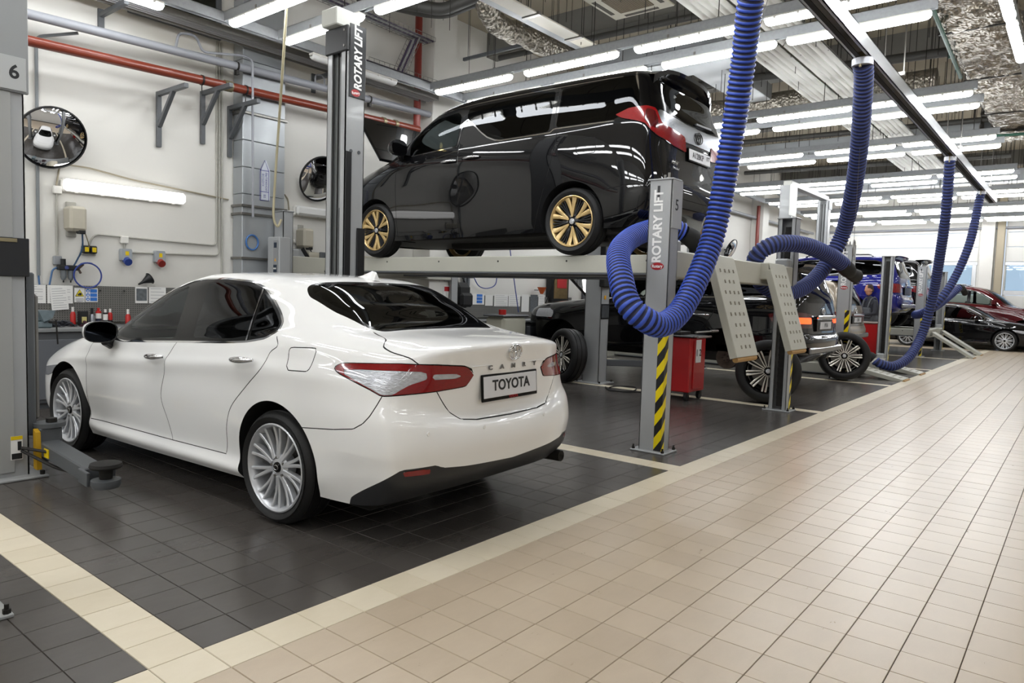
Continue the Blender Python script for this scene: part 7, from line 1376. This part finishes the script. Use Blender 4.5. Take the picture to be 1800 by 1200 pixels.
# ------------------------------------------------------------------ things around the second bench
bp_ = thing('backpack', 'black backpack hanging behind the raised lift', 'bag', (8.38, 6.5, 1.08)); part('bag_body', MB().box((8.12, 6.38, 1.08), (8.55, 6.60, 1.55), .09), BLKR, bp_); part('bag_pocket', MB().box((8.16, 6.30, 1.10), (8.50, 6.40, 1.36), .05), BLKR, bp_); part('bag_strap', MB().tube(crv([(8.2, 6.45, 1.5), (8.22, 6.5, 1.72), (8.34, 6.55, 1.78), (8.46, 6.5, 1.52)], 6), .018, 6), BLKR, bp_)
fr2 = thing('air_regulator', 'air regulator with bowls above the second tool board', 'regulator', (8.62, WY, 1.5)); part('manifold', MB().box((8.5, WY-.12, 1.64), (8.78, WY-.04, 1.72), .01), BLK, fr2)
for xx in (8.56, 8.66): part('bowl', MB().lathe([(.035, 0), (.035, -.14), (.02, -.18), (0, -.18)], 12, Matrix.Translation((xx, WY-.08, 1.64))), pm('bowl_smoke', '6F7478', .25), fr2)
solo('air_hose', MB().tube(crv([(8.78, 6.6, 1.68), (8.95, 6.6, 1.50), (9.2, 6.6, 1.46), (9.45, 6.6, 1.56), (9.47, 6.6, 1.9)], 8), .010, 6), pm('air_hose_blue', '2B3F8A', .45), 'blue air hose sagging above the second tool board', 'hose'); solo('air_hose', MB().tube([(9.68, WY-.012, 2.45), (9.7, 6.5, 2.4), (9.85, 6.45, 1.6), (9.95, 6.4, 1.0)], .010, 6), pm('air_hose_blue', '2B3F8A', .45), 'straight blue air hose hanging to the second workbench', 'hose')
of = thing('funnel', 'orange plastic funnel on the second tool board', 'funnel', (10.85, 6.55, 1.36)); part('funnel_cone', MB().lathe([(.10, .12), (.095, .12), (.04, .02), (.03, -.02), (.10, .125)], 18, Matrix.Translation((10.85, 6.5, 1.40))), pm('plastic_orange', 'D0602A', .45), of, ang=50); part('funnel_hook', MB().cyl((10.85, 6.59, 1.46), (10.85, WY-.002, 1.46), .008, 6), DSTEEL, of)
pc_ = thing('wall_cabinet', 'dark framed box with red and brown picture on the wall', 'cabinet', (11.55, 6.55, 1.25)); part('frame', MB().box((11.25, 6.52, 1.22), (11.9, WY-.002, 1.85), .02), BLK, pc_); part('picture', MB().box((11.32, 6.512, 1.29), (11.83, 6.522, 1.78)), pm('picture_brown', '6A5630', .6, var=.6, scale=12), pc_); part('picture_patch', MB().box((11.42, 6.506, 1.52), (11.78, 6.513, 1.72)), REDI, pc_)
st = thing('car_seat_back', 'upright grey car seat back leaning at the second workbench', 'seat', (11.95, 6.0, .86)); part('seat_back', MB().box((11.72, 5.95, .8635), (12.12, 6.12, 1.75), .07), pm('seat_grey', '4C4D51', .8), st); part('seat_shoulder', MB().box((11.85, 5.93, 1.35), (12.3, 6.10, 1.98), .08), pm('seat_grey', '4C4D51', .8), st)
eq = thing('parts_washer', 'pale parts washer basin in front of the second tool board', 'machine', (8.75, 5.7, 0)); part('washer_body', MB().box((8.4, 5.5, 0), (9.08, 5.95, .95), .05), pm('washer_cream', 'C4C2B2', .5), eq); part('washer_lid', MB().box((8.36, 5.48, .955), (9.12, 5.97, .99), .02), GREYD, eq); part('washer_bottle', MB().cyl((8.6, 5.7, .99), (8.6, 5.7, 1.08), .07, 14), RD, eq)
for q, (xx, lb) in enumerate(((11.2, 'blue faced wall socket under the runway'), (11.75, 'second blue faced wall socket under the runway'))): socket(lb, xx, 1.98, ('socket_blue', '27408B'))
ws3 = thing('white_cabinet', 'white wall cabinet behind the black off-roader', 'cabinet', (12.6, 6.55, 1.2)); part('cabinet_body', MB().box((12.7, 6.45, 1.25), (13.3, WY-.002, 2.1), .02), WHITEP, ws3); part('cabinet_box', MB().box((13.35, 6.48, 1.2), (14.0, WY-.002, 2.0), .01), pm('steel_cab', 'A9ABAE', .4, metal=.4), ws3)
fe = thing('fire_sign', 'small red fire extinguisher sign on the wall', 'sign', (13.8, 6.3, 1.5)); part('sign_plate', MB().box((13.6, 6.47, 1.45), (13.9, 6.478, 1.8)), REDI, fe); part('sign_figure', MB().box((13.71, 6.464, 1.5), (13.79, 6.471, 1.7)), PAPER, fe)
for q, (xx, z_, lb) in enumerate(((7.55, 1.55, 'red framed notice on the pilaster'), (7.65, 1.2, 'small notice with red mark on the pilaster'))): n_ = thing('notice', lb, 'sign', (xx, 6.27, z_), 0); part('notice_sheet', MB().box((xx, 6.27, z_), (xx+.2, 6.278, z_+.28)), PAPER, n_); part('notice_mark', MB().box((xx+.02, 6.266, z_+.18), (xx+.18, 6.271, z_+.26)), REDI, n_)
# ------------------------------------------------------------------ metal air duct
DUCT = pm('duct_zinc', 'A7ABAE', .4, metal=.45, var=.10, scale=3, rvar=.1)
ad = thing('air_duct', 'square galvanised air duct rising up the left wall with an arrow sticker', 'duct', (4.21, 6.5, 1.2))
zs = [1.2, 1.75, 2.35, 2.62, 2.98, 3.34, 3.72, 4.4, 5.2, CZ]
for z0, z1 in zip(zs[:-1], zs[1:]): part('duct_section', MB().box((3.92, 6.45, z0+.003), (4.57, WY-.01, z1-.003), .006), DUCT, ad)
for zz in (1.75, 2.35, 2.46, 3.70): part('duct_flange', MB().box((3.89, 6.42, zz-.016), (4.60, WY-.005, zz+.016), .004), STEEL, ad)
stk = part('arrow_sticker', MB().prism([(-.066, -.28), (.066, -.28), (.066, .13), (0, .27), (-.066, .13)], 0, .002, mat_from((1, 0, 0), (0, 0, 1), (0, -1, 0), (4.27, 6.4490, 2.85))), pm('sticker_pale', 'C8CDD6', .5), ad); BV = pm('ink_violet', '3A3A8A', .5)
part('sticker_outline', MB().tube([(4.184, 6.4460, 2.56), (4.316, 6.4460, 2.56), (4.316, 6.4460, 2.97), (4.25, 6.4460, 3.11), (4.184, 6.4460, 2.97), (4.184, 6.4460, 2.56)], .004, 4).box((4.184, 6.4440, 2.966), (4.316, 6.4470, 2.974)).box((4.184, 6.4440, 2.676), (4.316, 6.4470, 2.684)), BV, stk)
text_part('sticker_text', '\u0412\u042b\u0422\u042f\u0416\u041d\u041e\u0419', .042, BV, stk, (4.275, 6.4455, 2.82), (0, 0, -1), (1, 0, 0), .001); text_part('sticker_text', '\u0412\u041e\u0417\u0414\u0423\u0425', .042, BV, stk, (4.225, 6.4455, 2.84), (0, 0, -1), (1, 0, 0), .001); text_part('sticker_text', '\u04125', .045, BV, stk, (4.25, 6.4455, 2.62), (0, 0, -1), (1, 0, 0), .001)
solo('hose_coil', MB().tube(np.stack([4.06+.09*np.cos(np.linspace(0, 2*pi, 30)), np.full(30, 6.432), 1.97+.10*np.sin(np.linspace(0, 2*pi, 30))], -1), .011, 6), pm('air_hose_lightblue', '3D6FB0', .5), 'light blue hose ring before the air duct', 'hose'); solo('air_hose', MB().tube(crv([(3.37, 4.6, 4.62), (3.71, 5.2, 4.01), (4.05, 5.8, 3.47), (4.22, 6.15, 2.71), (4.24, 6.2, 2.33), (4.30, 6.2, 2.2), (4.36, 6.2, 2.3)], 10), .016, 8), pm('hose_cream', 'B3AA8C', .6), 'cream flexible hose hanging from the lamp rail to the power unit', 'hose')
vt = thing('wall_vent', 'white slatted vent beside the power unit', 'vent', (4.86, WY, 2.05)); part('vent_frame', MB().box((4.76, WY-.03, 2.02), (4.95, WY-.002, 2.30), .006), WHITEP, vt)
for k in range(9): part('vent_slat', MB().box((4.78, WY-.04, 2.04+.027*k), (4.93, WY-.03, 2.055+.027*k)), PAPER, vt)
solo('cream_tube', MB().cyl((4.98, 6.5, 1.83), (7.2, 6.5, 1.83), .075, 16), pm('tube_cream', 'AFA999', .5), 'thick cream tube lying along the wall behind the lift', 'pipe'); gc = thing('lift_cylinder_cover', 'grey guard panel of the raised lift by the power unit', 'cover', (4.8, 6.45, 1.3)); part('guard_panel', MB().prism([(4.55, 1.2), (5.05, 1.2), (5.05, 1.68), (4.86, 1.93), (4.55, 1.93)], 6.44, 6.47, Matrix(((1, 0, 0, 0), (0, 0, 1, 0), (0, 1, 0, 0), (0, 0, 0, 1)))), GREYP, gc); part('guard_edge', MB().bar((5.06, 6.43, 1.68), (4.86, 6.43, 1.94), .02, .05), BLK, gc)
# wall tray, upper window
ct = thing('cable_tray', 'steel cable tray on a cantilever along the top of the left wall', 'cable tray', (2.5, 6.2, 4.5))
for yy in (6.05, 6.35): part('tray_side', MB().box((-5, yy-.006, 4.52), (7.2, yy+.006, 4.60), .002), STEEL, ct)
for q in range(4): part('cable', MB().cyl((-5, 6.10+.06*q, 4.545), (7.2, 6.10+.06*q, 4.545), .016, 6), pm('cable_grey', 'A3A4A5', .6), ct)
for xx in (2.25, 5.2): part('tray_arm', MB().box((xx-.025, 6.0, 4.46), (xx+.025, 6.69, 4.515), .004).box((xx-.035, WY-.03, 4.28), (xx+.035, WY-.002, 4.56), .004), GREYD, ct)
w1 = struct('window_1', MB().box((2.55, WY-.05, 4.68), (2.62, WY, 5.75), .004).box((3.66, WY-.05, 4.68), (3.73, WY, 5.75), .004).box((2.55, WY-.05, 4.62), (3.73, WY, 4.69), .004).box((2.55, WY-.05, 5.74), (3.73, WY, 5.8), .004), GREYD); part('window_pane', MB().box((2.62, WY-.02, 4.69), (3.66, WY-.012, 5.74)), pm('dark_window', '1B1C14', .06), w1)
for q, xx in enumerate((3.0, 3.14)): pdn = thing('pendant_lamp', '%s yellow pendant lamp in front of the dark upper window' % ('left', 'right')[q], 'light', (xx, 6.5, 4.9), 0, 'pendant lamps'); part('shade', MB().lathe([(.02, .10), (.06, .04), (.065, 0), (.06, 0), (.05, .035)], 18, Matrix.Translation((xx, 6.5, 4.93+.03*q))), pm('shade_brass', '7A6A1E', .4, metal=.5), pdn); part('bulb', MB().lathe([(0, .0), (.045, .005), (.045, .012), (0, .02)], 14, Matrix.Translation((xx, 6.5, 4.93+.03*q))), pm('bulb_warm', 'FFE89A', .5, emit=(1, .8, .35), estr=6), pdn); part('cord', MB().cyl((xx, 6.5, 5.0), (xx, 6.5, CZ), .004, 5), BLK, pdn)
# ------------------------------------------------------------------ ceiling services
RIB = pm('radiant_panel_white', 'CFCFC9', .45)
for q, (y0, lb) in enumerate(((.52, 'ribbed white radiant heating panel nearer the aisle'), (1.04, 'ribbed white radiant heating panel nearer the wall'))):
    rp_ = thing('radiant_panel', lb, 'heater', (12, y0+.25, 4.92), 0, 'radiant heating panels')
    for x0 in np.arange(5.6, 19, 3.3):
        n = 29; ys = np.linspace(y0, y0+.48, n); zz = 4.93+.045*np.abs(np.sin(np.linspace(0, 5*pi, n))); P = [[(x0, y, z) for y, z in zip(ys, zz)], [(x0+3.26, y, z) for y, z in zip(ys, zz)]]
        mb = MB().grid(P).grid([[(x0, y, z+.03) for y, z in zip(ys, zz)], [(x0+3.26, y, z+.03) for y, z in zip(ys, zz)]]); part('panel', mb, RIB, rp_, ang=50)
    for xx in np.arange(6.2, 19, 3.3): part('hanger', MB().cyl((xx, y0+.05, 4.96), (xx, y0+.05, CZ-.004), .004, 5).cyl((xx, y0+.43, 4.96), (xx, y0+.43, CZ-.004), .004, 5), DSTEEL, rp_)
def foil():
    m = bpy.data.materials.new('foil_insulation'); m.use_nodes = True; nt = m.node_tree; b = nt.nodes['Principled BSDF']; L = nt.links.new; b.inputs['Metallic'].default_value = .85; b.inputs['Roughness'].default_value = .3
    tc = nt.nodes.new('ShaderNodeTexCoord'); v = nt.nodes.new('ShaderNodeTexVoronoi'); v.inputs['Scale'].default_value = 22; L(tc.outputs['Object'], v.inputs[0]); n = nt.nodes.new('ShaderNodeTexNoise'); n.inputs['Scale'].default_value = 9; n.inputs['Detail'].default_value = 8; L(tc.outputs['Object'], n.inputs[0])
    bp = nt.nodes.new('ShaderNodeBump'); bp.inputs['Strength'].default_value = .8; bp.inputs['Distance'].default_value = .03; ad_ = nt.nodes.new('ShaderNodeMath'); ad_.operation = 'ADD'; L(v.outputs['Distance'], ad_.inputs[0]); L(n.outputs['Fac'], ad_.inputs[1]); L(ad_.outputs[0], bp.inputs['Height']); L(bp.outputs[0], b.inputs['Normal'])
    mx = nt.nodes.new('ShaderNodeMix'); mx.data_type = 'RGBA'; L(n.outputs['Fac'], mx.inputs[0]); mx.inputs[6].default_value = (*srgb('6F675B'), 1); mx.inputs[7].default_value = (*srgb('BDB8AE'), 1); L(mx.outputs[2], b.inputs['Base Color']); return m
FOIL = foil()
fd_ = thing('foil_duct', 'large foil wrapped air duct above the aisle at the right', 'duct', (12, -1.3, 5.2))
def crump(x0, x1, y0, y1, z0, z1, n=60):
    rg = np.random.default_rng(5); n = int((x1-x0)/.06); u = np.linspace(x0, x1, n); r_ = .1; cs = []
    for (a, b), (c_, d_) in zip(((y0, z0+r_), (y0+r_, z0), (y1-r_, z0), (y1, z0+r_), (y1, z1-r_), (y1-r_, z1), (y0+r_, z1), (y0, z1-r_)), ((y0+r_, z0), (y1-r_, z0), (y1, z0+r_), (y1, z1-r_), (y1-r_, z1), (y0+r_, z1), (y0, z1-r_), (y0, z0+r_))):
        k = max(1, int(math.hypot(c_-a, d_-b)/.07)); cs += [(a+(c_-a)*i/k, b+(d_-b)*i/k) for i in range(k)]
    cs = np.array(cs); m = len(cs); G = np.zeros((n, m+1, 3)); G[:, :m, 0] = u[:, None]+rg.normal(0, .008, (n, m)); sag = .02*np.abs(np.sin(u*2.5))[:, None]
    G[:, :m, 1] = cs[:, 0]+rg.normal(0, .014, (n, m)); G[:, :m, 2] = cs[:, 1]+rg.normal(0, .016, (n, m))-sag; G[:, m] = G[:, 0]
    return MB().grid(G)
part('duct_run', crump(6.0, 16.6, -1.55, -.75, 5.05, 5.6), FOIL, fd_, ang=8); part('duct_branch', crump(16.5, 17.6, -3.2, -.55, 5.0, 5.6, 14), FOIL, fd_, ang=8)
for xx in (7.4, 9.9, 12.4, 15): part('duct_strap', MB().box((xx-.02, -1.57, 5.03), (xx+.02, -.73, 5.045)).cyl((xx, -1.58, 5.03), (xx, -1.58, CZ-.004), .005, 5).cyl((xx, -.72, 5.03), (xx, -.72, CZ-.004), .005, 5), DSTEEL, fd_)
ff = thing('foil_duct', 'round crinkled foil duct bending down near the pilaster', 'duct', (7, 4.2, 5.2)); Q = crv([(6.05, 4.05, 5.9), (6.1, 4.12, 5.45), (6.5, 4.25, 5.2), (7.3, 4.25, 5.2), (8.4, 4.2, 5.2)], 10); rg = np.random.default_rng(2); part('duct_run', MB().tube(Q, .15+rg.normal(0, .012, len(Q)), 18), FOIL, ff, ang=8)
fx = thing('foil_duct', 'foil duct crossing high in the middle distance', 'duct', (13.4, 2.4, 5.3)); part('duct_run', MB().tube([(13.3, y, 5.35) for y in np.linspace(5.8, -.2, 30)], .22+np.random.default_rng(3).normal(0, .006, 30), 14), FOIL, fx, ang=70)
# ceiling cassette
ac = thing('air_conditioner', 'square white ceiling air conditioner cassette with brown grille', 'air conditioner', (6.95, 2.37, 5.2)); part('cassette_frame', MB().box((6.5, 1.92, 5.2), (7.4, 2.82, 5.23), .012).box((6.58, 2.0, 5.23), (7.32, 2.74, 5.5)), CREAMP, ac)
part('intake_grille', MB().box((6.70, 2.12, 5.188), (7.20, 2.62, 5.203), .004), pm('grille_brown', '6F6350', .7), ac)
for k in range(16): part('grille_bar', MB().box((6.71, 2.13+.03*k, 5.184), (7.19, 2.136+.03*k, 5.189)), pm('grille_bar', '857A66', .6), ac)
for lo, hi in (((6.7, 1.97, 5.195), (7.2, 2.03, 5.201)), ((6.7, 2.71, 5.195), (7.2, 2.77, 5.201)), ((6.55, 2.12, 5.195), (6.61, 2.62, 5.201)), ((7.29, 2.12, 5.195), (7.35, 2.62, 5.201))): part('air_vane', MB().box(lo, hi, .002), pm('vane_dark', '4A443A', .6), ac)  # air vanes in one even dark brown-grey
for dx, dy in ((6.55, 1.97), (7.35, 1.97), (6.55, 2.77), (7.35, 2.77)): part('hanger', MB().cyl((dx, dy, 5.5), (dx, dy, CZ-.004), .006, 5), DSTEEL, ac)
# skylight-like panel channel
pc2 = thing('panel_channel', 'galvanised channel with pale translucent panels left of the ceiling cassette', 'channel', (6.2, 3.25, 4.9)); part('channel_body', MB().box((4.0, 3.28, 4.9), (7.6, 3.42, 5.05), .004), CH, pc2)
for x0 in (4.1, 5.05, 6.0, 6.95): part('pale_panel', MB().box((x0, 3.05, 4.88), (x0+.85, 3.28, 4.9), .004), pm('panel_pale', 'C9C4B6', .4), pc2); part('panel_comb', MB().box((x0+.87, 3.03, 4.87), (x0+.93, 3.30, 4.91)), STEEL, pc2)
for xx in (4.3, 5.9, 7.4): part('hanger', MB().cyl((xx, 3.35, 5.05), (xx, 3.35, CZ-.004), .005, 5), DSTEEL, pc2)
# pipes and trays
DP = pm('drain_pipe_dark', '3F3E3B', .55)
for P, r, lb in (([(11.75, 5.6, 5.55), (11.75, -.7, 5.35)], .075, 'dark drain pipe crossing below the ceiling past the minivan'), ([(8.9, 6.2, 5.7), (8.9, .8, 5.6)], .05, 'thin dark pipe crossing below the ceiling above the minivan'), ([(5.75, 6.3, 5.75), (5.75, 5.0, 5.35), (5.95, 4.75, 5.3), (6.2, 2.9, 5.6)], .085, 'pair of dark bent ducts below the ceiling, nearer one'), ([(6.0, 6.3, 5.8), (6.0, 5.2, 5.4), (6.2, 4.95, 5.38), (6.5, 3.1, 5.7)], .085, 'pair of dark bent ducts below the ceiling, farther one'), ([(16.6, 6, 5.4), (16.6, -.8, 5.3)], .06, 'dark pipe crossing below the ceiling in the middle distance'), ([(20.5, 6, 5.3), (20.5, -.8, 5.2)], .06, 'dark pipe crossing below the ceiling in the far distance')): solo('drain_pipe', MB().tube(bend(P, .25, 7), r, 12), DP, lb, 'pipe')
GRN = pm('pipe_green', '1E4A3C', .5)
for P, lb in (([(7.6, -.86, 5.0), (12.0, -.74, 5.0)], 'green pipe running beside the large foil duct'), ([(10.9, -.74, 5.0), (10.9, -.74, 5.4), (10.9, -1.0, 5.55), (9.8, -1.0, 5.6)], 'green pipe loop hooking over the foil duct'), ([(15.6, -.7, 4.75), (16.0, -4.0, 4.75)], 'green pipe crossing the aisle behind the lamps')): solo('green_pipe', MB().tube(bend(P, .12), .028, 8), GRN, lb, 'pipe')
def basket(label, P0, P1, w=.3, nl=6, group=None):
    P0, P1 = np.array(P0, float), np.array(P1, float); d = P1-P0; L = np.linalg.norm(d); d /= L; sd = np.cross(d, (0, 0, 1.)); sd /= np.linalg.norm(sd); up = np.cross(sd, d); r_ = thing('cable_tray', label, 'cable tray', tuple((P0+P1)/2), 0, group); mb = MB()
    for k in range(nl): o = sd*(-w/2+w*k/(nl-1)); mb.cyl(P0+o, P1+o, .004, 4)
    for s_ in (-1, 1): mb.cyl(P0+sd*s_*w/2+up*.06, P1+sd*s_*w/2+up*.06, .004, 4)
    for t in np.arange(0, L, .1): mb.tube([P0+d*t-sd*w/2+up*.06, P0+d*t-sd*w/2, P0+d*t+sd*w/2, P0+d*t+sd*w/2+up*.06], .004, 4)
    part('wire_basket', mb, STEEL, r_, kind='stuff')
    for k in range(4): o = sd*(-w/3+w*.66*k/3)+up*.015; part('cable', MB().cyl(P0+o, P1+o, .014, 6), pm('cable_violet', '4A3F58', .6) if k % 2 else pm('cable_grey', 'A3A4A5', .6), r_)
    return r_
basket('wire mesh cable tray high under the ceiling behind the lift column', (4.5, 6.2, 5.5), (7.1, 6.2, 5.45)); basket('steep wire mesh cable tray dropping beside the red pipe', (6.85, 6.25, 5.45), (6.5, 6.25, 4.75)); basket('wire mesh cable tray along the wall past the red pipe', (5.6, 6.05, 4.72), (14, 6.05, 4.72))
for q, x0 in enumerate((7.6, 9.3, 12.2, 15.1)): solo('support_channel', MB().box((x0, 4.4, 5.25), (x0+.04, 5.9, 5.30)).cyl((x0+.02, 4.5, 5.3), (x0+.02, 4.5, CZ-.004), .006, 5).cyl((x0+.02, 5.8, 5.3), (x0+.02, 5.8, CZ-.004), .006, 5), GREYD, '%s empty steel support channel hanging near the wall' % ordn[q], 'channel', group='support channels')
# threaded rods
mb = MB(); rg = np.random.default_rng(11)
for k in range(420):
    x, y = rg.uniform(5, 26), rg.uniform(-.9, 5.9); z = rg.uniform(4.75, 5.6); mb.cyl((x, y, z), (x, y, CZ-.004), .005, 4)
solo('threaded_rods', mb, DSTEEL, 'thin threaded rods hanging loosely from the ceiling', 'rods', kind='stuff', loc=(15, 2.5, CZ))
solo('return_duct', MB().box((9.6, 2.2, 5.25), (10.4, 4.8, 5.7), .01).box((10.4, 2.6, 5.35), (13, 3.2, 5.65), .01), DUCT, 'square galvanised duct under the ceiling past the minivan', 'duct')
for q, (x0, lb) in enumerate(((17.0, 'galvanised grey duct crossing over the far lamps'), (23.5, 'galvanised duct band before the far wall'))): solo('return_duct', MB().box((x0, -4, 5.0), (x0+.5, 6, 5.35), .01), DUCT, lb, 'duct')
